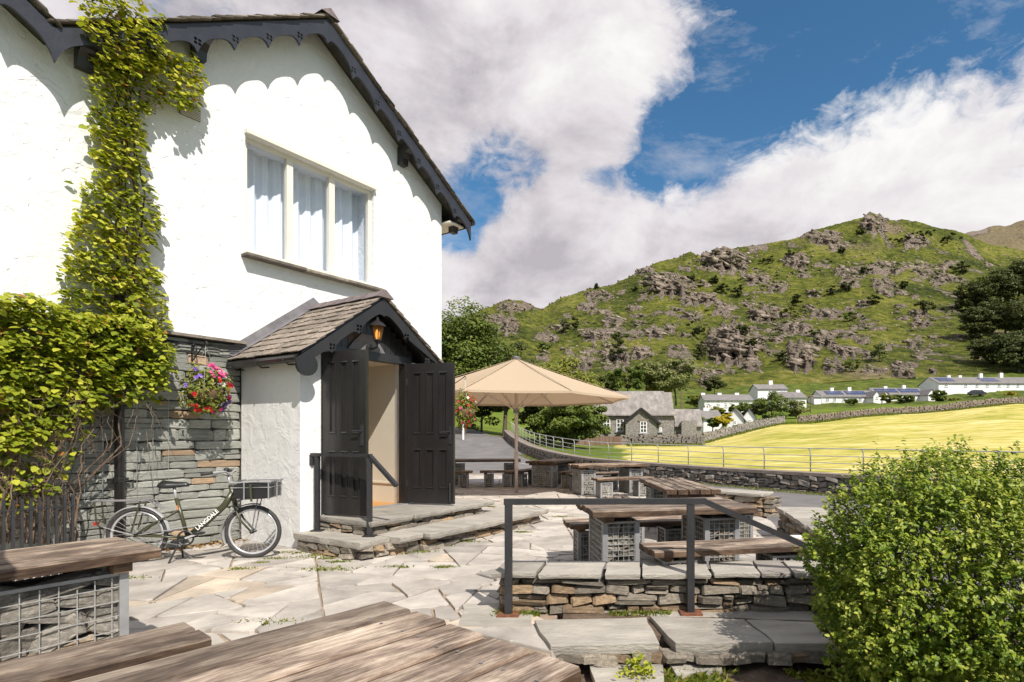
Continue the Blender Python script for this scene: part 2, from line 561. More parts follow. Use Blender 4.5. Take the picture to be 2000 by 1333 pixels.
pmat('bark', [(0.3, (0.05, 0.036, 0.026)), (0.7, (0.14, 0.105, 0.08))], 8, 0.9, 0.8, 20, stretch=(3, 3, 0.6))
pmat('vine_stem', [(0.3, (0.06, 0.038, 0.025)), (0.7, (0.22, 0.15, 0.10))], 12, 0.85, 0.5, 40, rnd_amt=0.3)
pmat('fence_wood', [(0.3, (0.13, 0.075, 0.05)), (0.7, (0.25, 0.155, 0.11))], 5, 0.85, 0.4, 30, stretch=(1, 1, 0.2), rnd_amt=0.25)
pmat('render_white', [(0.3, (0.70, 0.69, 0.68)), (0.7, (0.80, 0.79, 0.77))], 1.0, 0.85)
pmat('render_grey', [(0.3, (0.36, 0.36, 0.40)), (0.7, (0.42, 0.42, 0.46))], 1.0, 0.85)
pmat('cottage_roof', [(0.3, (0.13, 0.12, 0.115)), (0.7, (0.23, 0.21, 0.20))], 1.2, 0.8, 0.6, 5, stretch=(1, 1, 3), rnd_amt=0.12)
pmat('school_roof', [(0.3, (0.15, 0.135, 0.125)), (0.55, (0.25, 0.225, 0.205)), (0.75, (0.36, 0.33, 0.30))], 0.9, 0.8, 0.7, 7, stretch=(2.2, 1, 0.5))
pmat('rubble_wall', [(0.3, (0.10, 0.09, 0.08)), (0.5, (0.24, 0.22, 0.195)), (0.7, (0.40, 0.37, 0.33))], 5.5, 0.9, 0.9, 6, stretch=(1, 1, 2), bdist=0.08)
pmat('solar_cell', [(0.3, (0.012, 0.025, 0.09)), (0.7, (0.02, 0.04, 0.14))], 5, 0.2)
pmat('window_dark', [(0.3, (0.03, 0.032, 0.036)), (0.7, (0.06, 0.065, 0.07))], 3, 0.12)
pmat('bulb', [(0.3, (0.9, 0.6, 0.25)), (0.7, (0.9, 0.6, 0.25))], 3, 0.4)
pmat('coir', [(0.3, (0.10, 0.06, 0.03)), (0.7, (0.18, 0.12, 0.06))], 20, 0.95, 0.8, 60)
pmat('car_paint_dark', [(0.3, (0.02, 0.022, 0.03)), (0.7, (0.03, 0.032, 0.04))], 3, 0.2)


def wood(name, stops, bstr=0.7):
    """weathered planks: grain along the plank's own x axis, knots and bleached patches"""
    m = bpy.data.materials.new(name)
    m.use_nodes = True
    t = NT(m.node_tree)
    out = t.n('ShaderNodeOutputMaterial')
    b = t.n('ShaderNodeBsdfPrincipled')
    b.inputs['Roughness'].default_value = 0.72
    b.inputs['Specular IOR Level'].default_value = 0.35
    t.l(b, 0, out, 0)
    tc = t.n('ShaderNodeTexCoord')
    oi = t.n('ShaderNodeObjectInfo')
    cmb = t.n('ShaderNodeCombineXYZ')
    for i, k in enumerate((31.0, 17.0, 11.0)):
        t.t.links.new(t.math('MULTIPLY', oi.outputs['Random'], k), cmb.inputs[i])
    va = t.n('ShaderNodeVectorMath', operation='ADD')
    t.t.links.new(tc.outputs['Object'], va.inputs[0])
    t.l(cmb, 0, va, 1)
    def nz(scale, stretch, detail, dist=0.0):
        mp = t.n('ShaderNodeMapping')
        mp.inputs['Scale'].default_value = stretch
        t.l(va, 0, mp, 0)
        n = t.n('ShaderNodeTexNoise')
        n.inputs['Scale'].default_value = scale
        n.inputs['Detail'].default_value = detail
        n.inputs['Roughness'].default_value = 0.68
        n.inputs['Distortion'].default_value = dist
        t.l(mp, 0, n, 'Vector')
        return n.outputs[0]
    grain = nz(6.0, (0.55, 9, 9), 8, 0.6)
    patch = nz(2.4, (0.9, 2.6, 2.6), 6, 0.5)
    fine = nz(30.0, (0.35, 6, 6), 5, 0.2)
    v = t.math('ADD', t.math('MULTIPLY', grain, 0.36), t.math('ADD', t.math('MULTIPLY', patch, 0.66), t.math('MULTIPLY', t.math('SUBTRACT', fine, 0.5), 0.30)))
    col = t.ramp(v, stops)
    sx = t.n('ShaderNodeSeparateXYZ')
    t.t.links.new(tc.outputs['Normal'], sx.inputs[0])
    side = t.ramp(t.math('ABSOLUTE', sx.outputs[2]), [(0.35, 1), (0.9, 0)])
    col = t.mix(side, col, t.mix(1.0, col, (0.42, 0.33, 0.26), 'MULTIPLY'))  # brown unbleached sides; the dark also paints shade into the gaps between planks
    vv = t.math('ADD', t.math('MULTIPLY', oi.outputs['Random'], 0.7), 0.62)
    cb = t.n('ShaderNodeCombineColor')
    for i in range(3):
        t.t.links.new(vv, cb.inputs[i])
    col = t.mix(1.0, col, cb.outputs[0], 'MULTIPLY')
    t.t.links.new(col, b.inputs['Base Color'])
    bp = t.n('ShaderNodeBump')
    bp.inputs['Strength'].default_value = bstr
    bp.inputs['Distance'].default_value = 0.006
    t.t.links.new(t.math('ADD', t.math('MULTIPLY', grain, 0.6), t.math('MULTIPLY', fine, 0.6)), bp.inputs['Height'])
    t.l(bp, 0, b, 'Normal')
    MATS[name] = m


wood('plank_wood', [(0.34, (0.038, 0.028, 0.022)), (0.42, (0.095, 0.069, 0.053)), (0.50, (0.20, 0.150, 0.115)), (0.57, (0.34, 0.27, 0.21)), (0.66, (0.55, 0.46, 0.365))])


def glassmat():
    m = bpy.data.materials.new('window_glass')
    m.use_nodes = True
    t = NT(m.node_tree)
    out = t.n('ShaderNodeOutputMaterial')
    tr = t.n('ShaderNodeBsdfTransparent')
    tr.inputs[0].default_value = (0.94, 0.965, 1.0, 1)
    gl = t.n('ShaderNodeBsdfGlossy')
    gl.inputs['Roughness'].default_value = 0.02
    lw = t.n('ShaderNodeLayerWeight')
    lw.inputs[0].default_value = 0.5
    f = t.math('MULTIPLY', lw.outputs['Facing'], lw.outputs['Facing'])
    f = t.math('ADD', t.math('MULTIPLY', t.math('MULTIPLY', f, lw.outputs['Facing']), 0.4), 0.035)
    mx = t.n('ShaderNodeMixShader')
    t.t.links.new(f, mx.inputs[0])
    t.l(tr, 0, mx, 1)
    t.l(gl, 0, mx, 2)
    t.l(mx, 0, out, 0)
    MATS['window_glass'] = m


glassmat()


def emitmat():
    m = bpy.data.materials.new('lamp_glow')
    m.use_nodes = True
    t = NT(m.node_tree)
    out = t.n('ShaderNodeOutputMaterial')
    e = t.n('ShaderNodeEmission')
    e.inputs[0].default_value = (1.0, 0.55, 0.18, 1)
    e.inputs[1].default_value = 1.5
    t.l(e, 0, out, 0)
    MATS['lamp_glow'] = m


emitmat()


def amber():
    m = bpy.data.materials.new('amber_glass')
    m.use_nodes = True
    t = NT(m.node_tree)
    out = t.n('ShaderNodeOutputMaterial')
    tr = t.n('ShaderNodeBsdfTransparent')
    tr.inputs[0].default_value = (1.0, 0.72, 0.42, 1)
    di = t.n('ShaderNodeBsdfTranslucent')
    di.inputs[0].default_value = (0.75, 0.55, 0.35, 1)
    mx = t.n('ShaderNodeMixShader')
    mx.inputs[0].default_value = .35
    t.l(tr, 0, mx, 1)
    t.l(di, 0, mx, 2)
    t.l(mx, 0, out, 0)
    MATS['amber_glass'] = m


amber()
leafmat('vine_leaf', [(0.0, (0.13, 0.18, 0.013)), (0.35, (0.32, 0.36, 0.026)), (0.72, (0.56, 0.55, 0.065)), (0.95, (0.68, 0.60, 0.14)), (1.0, (0.42, 0.20, 0.05))], 0.38)
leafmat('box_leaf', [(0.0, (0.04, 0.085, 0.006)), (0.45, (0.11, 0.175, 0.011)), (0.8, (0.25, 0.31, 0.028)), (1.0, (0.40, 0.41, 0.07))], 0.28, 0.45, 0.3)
leafmat('tree_leaf', [(0.0, (0.05, 0.085, 0.012)), (0.5, (0.095, 0.135, 0.018)), (1.0, (0.18, 0.20, 0.035))], 0.25)
leafmat('tree_leaf_light', [(0.0, (0.09, 0.12, 0.016)), (0.5, (0.17, 0.195, 0.026)), (1.0, (0.30, 0.28, 0.05))], 0.3)
leafmat('tree_leaf_pale', [(0.0, (0.10, 0.125, 0.035)), (0.5, (0.19, 0.21, 0.065)), (1.0, (0.31, 0.31, 0.13))], 0.3)
leafmat('tree_leaf_dark', [(0.0, (0.034, 0.050, 0.010)), (0.5, (0.062, 0.080, 0.015)), (1.0, (0.11, 0.115, 0.026))], 0.25)
leafmat('bracken_leaf', [(0.0, (0.03, 0.045, 0.007)), (0.5, (0.085, 0.105, 0.014)), (0.85, (0.16, 0.165, 0.03)), (1.0, (0.26, 0.20, 0.08))], 0.25)
leafmat('gold_leaf', [(0.0, (0.24, 0.21, 0.015)), (0.5, (0.42, 0.34, 0.02)), (1.0, (0.58, 0.46, 0.03))], 0.3)
leafmat('grass_blade', [(0.0, (0.07, 0.12, 0.012)), (0.5, (0.16, 0.21, 0.02)), (1.0, (0.34, 0.30, 0.07))], 0.35)
leafmat('hay_blade', [(0.0, (0.22, 0.23, 0.025)), (0.5, (0.40, 0.36, 0.06)), (1.0, (0.58, 0.50, 0.17))], 0.35)
leafmat('petal_red', [(0.0, (0.45, 0.012, 0.02)), (1.0, (0.62, 0.03, 0.035))], 0.25)
leafmat('petal_pink', [(0.0, (0.55, 0.04, 0.20)), (1.0, (0.75, 0.15, 0.36))], 0.25)
leafmat('petal_purple', [(0.0, (0.10, 0.02, 0.35)), (1.0, (0.36, 0.22, 0.66))], 0.25)
leafmat('petal_white', [(0.0, (0.75, 0.68, 0.55)), (1.0, (0.82, 0.80, 0.74))], 0.25)

# ---------------------------------------------------------------- terrain
TPX = np.array([-4000, 600, 900, 1150, 1370, 1550, 1750, 2000, 2300, 6000.0])
TY = np.array([-80, 13, 18, 30, 50, 70, 85, 110, 150, 200.0])
TZ = np.array([
    [-.3] * 10, [-.3] * 10, [-.28] * 10,
    [0.0, 0.0, .15, -.1, -.05, .1, .3, .5, .7, 1.0],
    [1.5, 1.5, 1.35, .25, .25, .9, 1.4, 2.0, 2.5, 3.0],
    [3.0, 3.0, 2.6, .8, .55, 2.1, 3.1, 4.2, 5.0, 6.0],
    [4.2, 4.2, 3.6, 1.6, 1.7, 3.4, 4.6, 6.1, 7.2, 8.0],
    [6.5, 6.5, 6.2, 4.2, 4.4, 5.3, 6.9, 8.6, 9.6, 11.],
    [14., 14., 13., 10., 9.6, 9.9, 10.4, 12.2, 14., 17.],
    [18., 18., 17., 20., 18., 20., 22., 24., 27., 32.]])


def ground_z(px, Y):
    px, Y = np.asarray(px, float), np.asarray(Y, float)
    i = np.clip(np.searchsorted(TY, Y) - 1, 0, len(TY) - 2)
    j = np.clip(np.searchsorted(TPX, px) - 1, 0, len(TPX) - 2)
    u = np.clip((Y - TY[i]) / (TY[i + 1] - TY[i]), 0, 1)
    v = np.clip((px - TPX[j]) / (TPX[j + 1] - TPX[j]), 0, 1)
    v = v * v * (3 - 2 * v)
    return (TZ[i, j] * (1 - v) + TZ[i, j + 1] * v) * (1 - u) + (TZ[i + 1, j] * (1 - v) + TZ[i + 1, j + 1] * v) * u


def gz(x, y):
    """terrain height under a world point"""
    yy = max(y, 16.0)
    return float(ground_z(CX + F * x / yy, y))


def spot(px, Y):
    x = (px - CX) / F * Y
    return Vector((x, Y, gz(x, Y)))


def grid_faces(nr, nc):
    i = np.arange(nr - 1)[:, None] * nc + np.arange(nc - 1)[None, :]
    i = i.ravel()
    return np.stack([i, i + 1, i + nc + 1, i + nc], 1)


FIELD_WALL = [(1372, 70), (1420, 76), (1530, 83.5), (1620, 85), (1750, 86), (1880, 87), (2000, 88), (2300, 90)]


def ground_mat():
    m = bpy.data.materials.new('meadow')
    m.use_nodes = True
    t = NT(m.node_tree)
    out = t.n('ShaderNodeOutputMaterial')
    b = t.n('ShaderNodeBsdfPrincipled')
    b.inputs['Roughness'].default_value = 0.9
    b.inputs['Specular IOR Level'].default_value = 0.15
    t.l(b, 0, out, 0)
    g = t.n('ShaderNodeNewGeometry')
    def nz(scale, st, detail=6, dist=0.0, rz=0.0):
        mp = t.n('ShaderNodeMapping')
        mp.inputs['Scale'].default_value = st
        mp.inputs['Rotation'].default_value = (0, 0, rz)
        t.l(g, 'Position', mp, 0)
        n = t.n('ShaderNodeTexNoise')
        n.inputs['Scale'].default_value = scale
        n.inputs['Detail'].default_value = detail
        n.inputs['Roughness'].default_value = 0.65
        n.inputs['Distortion'].default_value = dist
        t.l(mp, 0, n, 'Vector')
        return n.outputs[0]
    swath = nz(0.9, (0.16, 1.0, 0.3), 8, 1.6, 0.12)
    patch = nz(0.13, (0.6, 1, 1), 5, 0.8)
    fine = nz(1.6, (0.30, 1, 1), 9)
    v = t.math('ADD', t.math('MULTIPLY', swath, 0.36), t.math('ADD', t.math('MULTIPLY', patch, 0.30), t.math('MULTIPLY', fine, 0.42)))
    hay = t.ramp(v, [(0.41, (0.17, 0.20, 0.028)), (0.48, (0.31, 0.30, 0.050)), (0.54, (0.47, 0.41, 0.10)), (0.62, (0.66, 0.55, 0.25))])
    rough_g = t.ramp(t.math('ADD', t.math('MULTIPLY', fine, 0.6), t.math('MULTIPLY', patch, 0.4)), [(0.35, (0.06, 0.10, 0.012)), (0.55, (0.13, 0.175, 0.018)), (0.75, (0.26, 0.25, 0.06))])
    brack = t.ramp(nz(0.35, (1, 1, 1), 8), [(0.35, (0.035, 0.055, 0.008)), (0.55, (0.09, 0.115, 0.015)), (0.75, (0.19, 0.19, 0.04))])
    a1 = t.n('ShaderNodeAttribute', attribute_name='hay')
    a2 = t.n('ShaderNodeAttribute', attribute_name='bracken')
    col = t.mix(a1.outputs['Fac'], rough_g, hay)
    col = t.mix(a2.outputs['Fac'], col, brack)
    t.t.links.new(col, b.inputs['Base Color'])
    bp = t.n('ShaderNodeBump')
    bp.inputs['Strength'].default_value = 0.8
    bp.inputs['Distance'].default_value = 0.12
    t.t.links.new(t.math('ADD', fine, swath), bp.inputs['Height'])
    t.l(bp, 0, b, 'Normal')
    return m


def ground():
    pxs = np.concatenate([np.linspace(-4000, 800, 40), np.linspace(815, 2080, 160), np.linspace(2150, 6000, 30)])
    ys = np.concatenate([np.linspace(-80, 10, 10), np.linspace(12, 60, 90), np.linspace(61, 120, 90), np.linspace(121.5, 200, 60)])
    PX, Y = np.meshgrid(pxs, ys)
    X = (PX - CX) / F * np.maximum(Y, 16)
    Z = ground_z(PX, Y)
    rough = np.clip((Y - 20) / 60, 0, 1)
    Z = Z + rough * (fbm(X / 9, Y / 9, 4, 3) * 0.5) + np.where(Y > 100, fbm(X / 5, Y / 5, 4, 9) * np.clip((Y - 100) / 40, 0, 1) * 1.5, 0)
    fw = np.interp(PX, [p for p, _ in FIELD_WALL], [y for _, y in FIELD_WALL])
    edge = fbm(X / 3, Y / 3, 3, 5) * 3
    hay = ((PX > 1235 + edge * 14 - (Y - 20) * 0.6) & (Y > 19.5 + edge * .8) & (Y < np.where(PX < 1372, 60, fw) + edge * .4 - 1.2)).astype(float)
    strip = ((PX > 1560) & (Y > fw + 2.2) & (Y < 112 + edge + np.clip((PX - 1800) * 0.03, 0, 12))).astype(float)
    hay = np.maximum(hay, strip * .9)
    br = np.clip((Y - 122 + edge * 3) / 10, 0, 1)
    V = np.stack([X, Y, Z], -1).reshape(-1, 3)
    o = npmesh('ground', V, grid_faces(len(ys), len(pxs)), ground_mat(), smooth=True, attr={'hay': hay.ravel(), 'bracken': br.ravel()})
    tag(o, 'mown yellow green hay meadow rising towards the hillside', 'ground', kind='structure')


RIDGE = np.array([(-4000, 760), (500, 720), (800, 670), (880, 632), (935, 607), (962, 598), (985, 588), (1015, 587), (1035, 596), (1058, 606), (1072, 596), (1095, 582), (1130, 572),
                  (1165, 562), (1195, 556), (1230, 541), (1262, 524), (1285, 512), (1320, 505), (1338, 496), (1350, 492), (1362, 502), (1385, 494), (1450, 483), (1520, 472),
                  (1560, 464), (1580, 453), (1620, 442), (1660, 431), (1685, 424), (1702, 417), (1718, 420), (1735, 432), (1760, 428), (1790, 433), (1830, 445), (1865, 450), (1885, 458),
                  (1930, 476), (2000, 490), (2200, 505), (6000, 560)], float)
CRAGS = [(1006, 598, 60, 18), (989, 631, 52, 34), (955, 625, 34, 20), (1166, 576, 60, 14), (1148, 604, 42, 16), (1199, 625, 46, 20), (1169, 651, 74, 22), (1310, 556, 104, 40), (1364, 580, 84, 20),
         (1280, 649, 36, 24), (1205, 688, 58, 32), (1253, 686, 42, 24), (1130, 702, 52, 26), (1112, 683, 24, 12), (1415, 672, 86, 58), (1355, 619, 40, 14), (1406, 508, 92, 28), (1259, 529, 42, 14),
         (1382, 741, 36, 28), (1310, 640, 26, 15), (1424, 507, 84, 36), (1556, 508, 52, 24), (1610, 464, 72, 24), (1709, 436, 50, 34), (1790, 468, 52, 20), (1721, 521, 112, 16), (1646, 526, 42, 12),
         (1805, 523, 46, 14), (1844, 544, 62, 13), (1724, 557, 46, 18), (1664, 559, 40, 12), (1592, 571, 30, 10), (1490, 605, 60, 34), (1610, 607, 72, 17), (1550, 637, 78, 24), (1610, 662, 42, 32),
         (1445, 672, 82, 58), (1562, 694, 62, 46), (1652, 683, 56, 22), (1628, 710, 42, 22), (1763, 725, 46, 22), (1799, 632, 46, 15), (1658, 650, 30, 12), (1685, 659, 32, 11), (1727, 671, 36, 14),
         (1787, 665, 32, 18), (1922, 688, 52, 20), (1823, 722, 18, 13), (1517, 665, 32, 15), (1931, 520, 16, 10), (1790, 618, 32, 10), (1685, 593, 26, 13), (1520, 557, 46, 14), (1480, 540, 50, 14),
         (1230, 655, 34, 14), (1095, 640, 30, 12), (1340, 700, 30, 16), (1470, 710, 40, 20), (1700, 690, 26, 12), (1875, 660, 28, 10), (1860, 600, 22, 8), (1240, 600, 30, 10), (1410, 600, 40, 12),
         (1640, 480, 40, 14), (1570, 535, 40, 10), (1760, 575, 26, 8), (1080, 660, 26, 10), (1060, 690, 30, 12)]


_r = random.Random(77)
for _k in range(110):
    _x, _y = _r.uniform(1090, 1900), _r.uniform(505, 728)
    if _y > np.interp(_x, RIDGE[:, 0], RIDGE[:, 1]) + 18:
        CRAGS.append((_x, _y, _r.uniform(14, 46), _r.uniform(4, 10)))


def hill_mat():
    m = bpy.data.materials.new('fellside')
    m.use_nodes = True
    t = NT(m.node_tree)
    out = t.n('ShaderNodeOutputMaterial')
    b = t.n('ShaderNodeBsdfPrincipled')
    b.inputs['Roughness'].default_value = 0.9
    b.inputs['Specular IOR Level'].default_value = 0.1
    t.l(b, 0, out, 0)
    g = t.n('ShaderNodeNewGeometry')
    def nz(scale, st=(1, 1, 1), detail=6, rough=0.65, dist=0.0):
        mp = t.n('ShaderNodeMapping')
        mp.inputs['Scale'].default_value = st
        t.l(g, 'Position', mp, 0)
        n = t.n('ShaderNodeTexNoise')
        n.inputs['Scale'].default_value = scale
        n.inputs['Detail'].default_value = detail
        n.inputs['Roughness'].default_value = rough
        n.inputs['Distortion'].default_value = dist
        t.l(mp, 0, n, 'Vector')
        return n.outputs[0]
    big = nz(0.016, detail=4)
    tuft = nz(0.22, (1, 0.6, 1.6), 8, 0.72)
    green = t.ramp(t.math('ADD', t.math('MULTIPLY', big, 0.42), t.math('MULTIPLY', tuft, 0.58)),
                   [(0.34, (0.014, 0.020, 0.004)), (0.43, (0.036, 0.047, 0.008)), (0.50, (0.080, 0.093, 0.013)), (0.57, (0.150, 0.150, 0.026)), (0.66, (0.25, 0.20, 0.08))])
    stone = nz(0.30, (1.6, 1.6, 0.55), 10, 0.75, 1.2)
    rock = t.ramp(stone, [(0.34, (0.05, 0.040, 0.032)), (0.45, (0.15, 0.120, 0.094)), (0.55, (0.27, 0.22, 0.175)), (0.68, (0.40, 0.335, 0.27))])
    a1 = t.n('ShaderNodeAttribute', attribute_name='rock')
    fac = t.ramp(t.math('ADD', a1.outputs['Fac'], t.math('MULTIPLY', t.math('SUBTRACT', tuft, 0.5), 1.3)), [(0.42, 0), (0.58, 1)])
    a2 = t.n('ShaderNodeAttribute', attribute_name='scree')
    dry = t.ramp(tuft, [(0.3, (0.10, 0.075, 0.045)), (0.7, (0.26, 0.20, 0.14))])
    col = t.mix(a2.outputs['Fac'], green, dry)
    col = t.mix(fac, col, rock)
    t.t.links.new(col, b.inputs['Base Color'])
    bp = t.n('ShaderNodeBump')
    bp.inputs['Strength'].default_value = 1.0
    bp.inputs['Distance'].default_value = 2.2
    t.t.links.new(t.math('ADD', t.math('MULTIPLY', stone, fac), tuft), bp.inputs['Height'])
    t.l(bp, 0, b, 'Normal')
    return m


HILL = {}


def hillside():
    pxs = np.concatenate([np.linspace(-4000, 800, 60), np.arange(815, 2070, 1.7), np.linspace(2085, 6000, 60)])
    nr = 400
    tt = np.linspace(0, 1, nr)
    ridge = np.interp(pxs, RIDGE[:, 0], RIDGE[:, 1])
    start = HY - (ground_z(pxs, np.full_like(pxs, 200.0)) - EYE) / 200 * F
    yr = np.interp(pxs, [600, 935, 1060, 1075, 1350, 1365, 1700, 2000], [420, 430, 440, 480, 520, 560, 640, 620])
    T = tt[:, None]
    base = start[None, :] + (ridge - start)[None, :] * T ** 0.92
    Y = 200 + (yr[None, :] - 200) * T ** 1.08
    PX = np.repeat(pxs[None, :], nr, 0)
    env = np.clip(T * 8, 0, 1) * np.clip((1 - T) * 14, 0.0, 1)
    X = (PX - CX) / F * Y
    # hollows, knolls and grassy shelves
    d = (fbm(X / 70, Y / 70, 3, 21) * 26 + fbm(X / 22, Y / 40, 4, 33) * 12) * env
    d += fbm(X / 6, Y / 12, 4, 41) * 4.2 * np.clip(T * 10, 0, 1)
    d += fbm(X / 2.2, Y / 5, 2, 55) * 1.6 * np.clip(T * 10, 0, 1)
    py = base - d
    rock = np.zeros_like(py)
    jit = fbm(X / 5, Y / 5, 4, 61)
    jit2 = fbm(X / 2.0, Y / 5, 3, 71)
    for (cx, cy, w, h) in CRAGS:
        j = np.where(np.abs(pxs - cx) < w * 0.75)[0]
        if not len(j):
            continue
        sl = slice(j[0], j[-1] + 1)
        P, B = PX[:, sl], base[:, sl]
        u = (P - cx) / (w * 0.5) + jit[:, sl] * 0.9
        foot = cy + h * 0.5
        v = (foot - B) / h + jit2[:, sl] * 0.35 + 0.12 * np.sin(P * 0.31 + cx)
        e = np.clip(1.25 * (1 - u * u), 0, 1)
        rise = np.clip(v / 0.16, 0, 1) * np.clip(1.0 - v, 0, 1) * e
        py[:, sl] -= rise * h * 0.62
        rock[:, sl] = np.maximum(rock[:, sl], np.clip(e * 1.3, 0, 1) * np.clip((v + 0.2) / 0.1, 0, 1) * np.clip((0.95 - v) / 0.3, 0, 1))
    rock = np.maximum(rock, np.clip((fbm(X / 14, Y / 24, 5, 91) - 0.10) * 5, 0, .8))
    scree = np.exp(-(((PX - 1742) / 26) ** 2 + ((base - 448) / 10) ** 2) ** 2) + 0.8 * np.exp(-(((PX - 1700) / 60) ** 2 + ((base - 727) / 16) ** 2)) + .5 * np.exp(-(((PX - 1650) / 70) ** 2 + ((base - 478) / 9) ** 2))
    Z = EYE + (HY - py) / F * Y
    # back of the ridge
    Yb = np.stack([Y[-1] + k for k in (30, 120, 400)])
    Zb = np.stack([Z[-1] - k for k in (8, 60, 200)])
    Xb = np.stack([X[-1] * (1 + k / 1500) for k in (30, 120, 400)])
    V = np.concatenate([np.stack([X, Y, Z], -1), np.stack([Xb, Yb, Zb], -1)], 0)
    ex = np.zeros((3, len(pxs)))
    o = npmesh('hillside', V.reshape(-1, 3), grid_faces(nr + 3, len(pxs)), hill_mat(), smooth=True,
               attr={'rock': np.concatenate([rock, ex]).ravel(), 'scree': np.concatenate([np.clip(scree, 0, 1), ex]).ravel()})
    tag(o, 'steep green bracken covered fell with grey crags', 'hillside', kind='structure')
    HILL.update(pxs=pxs, X=X, Y=Y, Z=Z, py=py)
    # brown fell far behind on the right
    p2 = np.linspace(1780, 5000, 300)
    r2 = np.interp(p2, [1780, 1885, 1905, 1925, 1960, 2000, 2100, 5000], [500, 458, 449, 445, 441, 432, 418, 440])
    T = np.linspace(0, 1, 50)[:, None]
    Y2 = 850 + 350 * T + 0 * p2[None, :]
    py2 = 600 + (r2[None, :] - 600) * T ** 0.8
    X2 = (p2[None, :] - CX) / F * Y2
    Z2 = EYE + (HY - py2) / F * Y2 + fbm(X2 / 30, Y2 / 30, 5, 5) * 14
    o = npmesh('far_hill', np.stack([X2, Y2, Z2], -1).reshape(-1, 3), grid_faces(50, 300), o.data.materials[0], smooth=True,
               attr={'rock': np.clip(fbm(X2 / 40, Y2 / 60, 4, 8) * 4, 0, 1).ravel(), 'scree': np.full(X2.size, 0.75)})
    tag(o, 'brown rocky fell far behind the green hillside', 'hill', kind='structure')


def hill_point(px, py):
    """the point of the hillside that the photograph shows at px, py (highest row still below py in the picture)"""
    j = int(np.argmin(np.abs(HILL['pxs'] - px)))
    col = HILL['py'][:, j]
    vis = np.minimum.accumulate(col)
    i = int(np.argmax(vis <= py)) if (vis <= py).any() else len(col) - 1
    return Vector((HILL['X'][i, j], HILL['Y'][i, j], HILL['Z'][i, j]))


def jag_rock(r, nsub=2):
    """unit craggy block: (V, F) numpy, flat facets"""
    n = nsub
    vs, fs = {}, []
    V = []
    def vid(p):
        k = tuple(round(c, 5) for c in p)
        if k not in vs:
            vs[k] = len(V)
            V.append(p)
        return vs[k]
    g = np.linspace(-1, 1, n + 1)
    for ax in range(3):
        for sgn in (-1, 1):
            for i in range(n):
                for j in range(n):
                    q = []
                    for (a, b) in ((i, j), (i + 1, j), (i + 1, j + 1), (i, j + 1)):
                        p = [0, 0, 0]
                        p[ax] = sgn
                        p[(ax + 1) % 3] = g[a]
                        p[(ax + 2) % 3] = g[b]
                        q.append(vid(tuple(p)))
                    fs.append(q if sgn > 0 else q[::-1])
    V = np.array(V, float)
    L = np.linalg.norm(V, axis=1, keepdims=True)
    V = V * (0.80 + 0.20 * 1.25 / L)
    V *= 1 + (r.rand(len(V), 1) - 0.5) * 0.50
    V += (r.rand(*V.shape) - 0.5) * 0.40
    return V, np.array(fs)


def hill_rocks():
    r = np.random.RandomState(5)
    protos = [jag_rock(r) for _ in range(8)]
    VV, FF, n = [], [], 0
    def put(p, sx, sy, sz, lean):
        nonlocal n
        V, Fc = protos[r.randint(8)]
        a = r.uniform(-.5, .5) + (3.14 if r.rand() < .5 else 0)
        Rm = np.array(Euler((r.uniform(-.2, .2) + lean, .22 * (1 if abs(a) < 1 else -1) + r.uniform(-.15, .15), a)).to_matrix())
        W = (V * np.array([sx, sy, sz])) @ Rm.T + np.array(p)
        VV.append(W)
        FF.append(Fc + n)
        n += len(W)
    for (cx, cy, w, h) in CRAGS:
        k = int(8 + w * h / 15)
        for _ in range(k):
            # ragged bands of rock that dip a little to one side, with grass between them
            u = r.uniform(-1.15, 1.15)
            band = r.choice((-.36, -.12, .1, .3))
            v = band + r.randn() * .09 + u * .10
            if abs(u) > 1 - abs(v) * .9 + r.uniform(-.25, .25):
                continue
            px, py = cx + u * w * 0.5, cy + v * h
            if vnoise(np.array([px / 7.]), np.array([py / 5.]), 5)[0] < .36:
                continue
            p = hill_point(px, py)
            m = p.y / F
            s = m * (0.9 + 4.2 * r.rand() ** 2.2) * (0.7 + h / 80)
            put(p + Vector((0, s * .35, -s * 0.25)), s * r.uniform(1.0, 2.8), s * r.uniform(.5, .9), s * r.uniform(.3, .75), 0)
        for _ in range(int(w / 7)):         # outliers
            px, py = cx + r.randn() * w * .6, cy + r.randn() * h * .7
            p = hill_point(px, py)
            s = p.y / F * r.uniform(.8, 2.2)
            put(p + Vector((0, s * .3, -s * .3)), s * 1.5, s, s * .7, 0)
    for _ in range(420):                       # loose boulders on the grass
        px, py = r.uniform(930, 1990), r.uniform(480, 735)
        p = hill_point(px, py)
        if p.y > 600:
            continue
        s = p.y / F * r.uniform(0.8, 2.4)
        put(p, s * 1.3, s, s * .7, 0)
    o = npmesh('hillside_rocks', np.concatenate(VV), np.concatenate(FF), None)
    pmat('crag_rock', [(0.34, (0.080, 0.060, 0.046)), (0.46, (0.165, 0.128, 0.098)), (0.57, (0.265, 0.212, 0.166)), (0.70, (0.39, 0.325, 0.26))], 0.16, 0.9, 0.7, 0.35, stretch=(1.2, 1.2, 0.9),
         world_coord=True, bdist=1.5, spots=[(0.15, 0.56, (0.07, 0.085, 0.014)), (0.5, 0.64, (0.06, 0.05, 0.042))])
    o.data.materials.append(MATS['crag_rock'])
    tag(o, 'grey crags and boulders breaking through the bracken of the fell', 'rocks', kind='stuff')


# ---------------------------------------------------------------- road, verge, walls by the road
ROAD = [(30, -14), (19, -2), (12.6, 5.5), (9.2, 9.6), (6.2, 13.0), (3.3, 16.8), (0.4, 21.0), (-2.6, 26.2), (-5.2, 32), (-7.4, 39), (-9.6, 47), (-13, 57), (-19, 70), (-28, 84)]


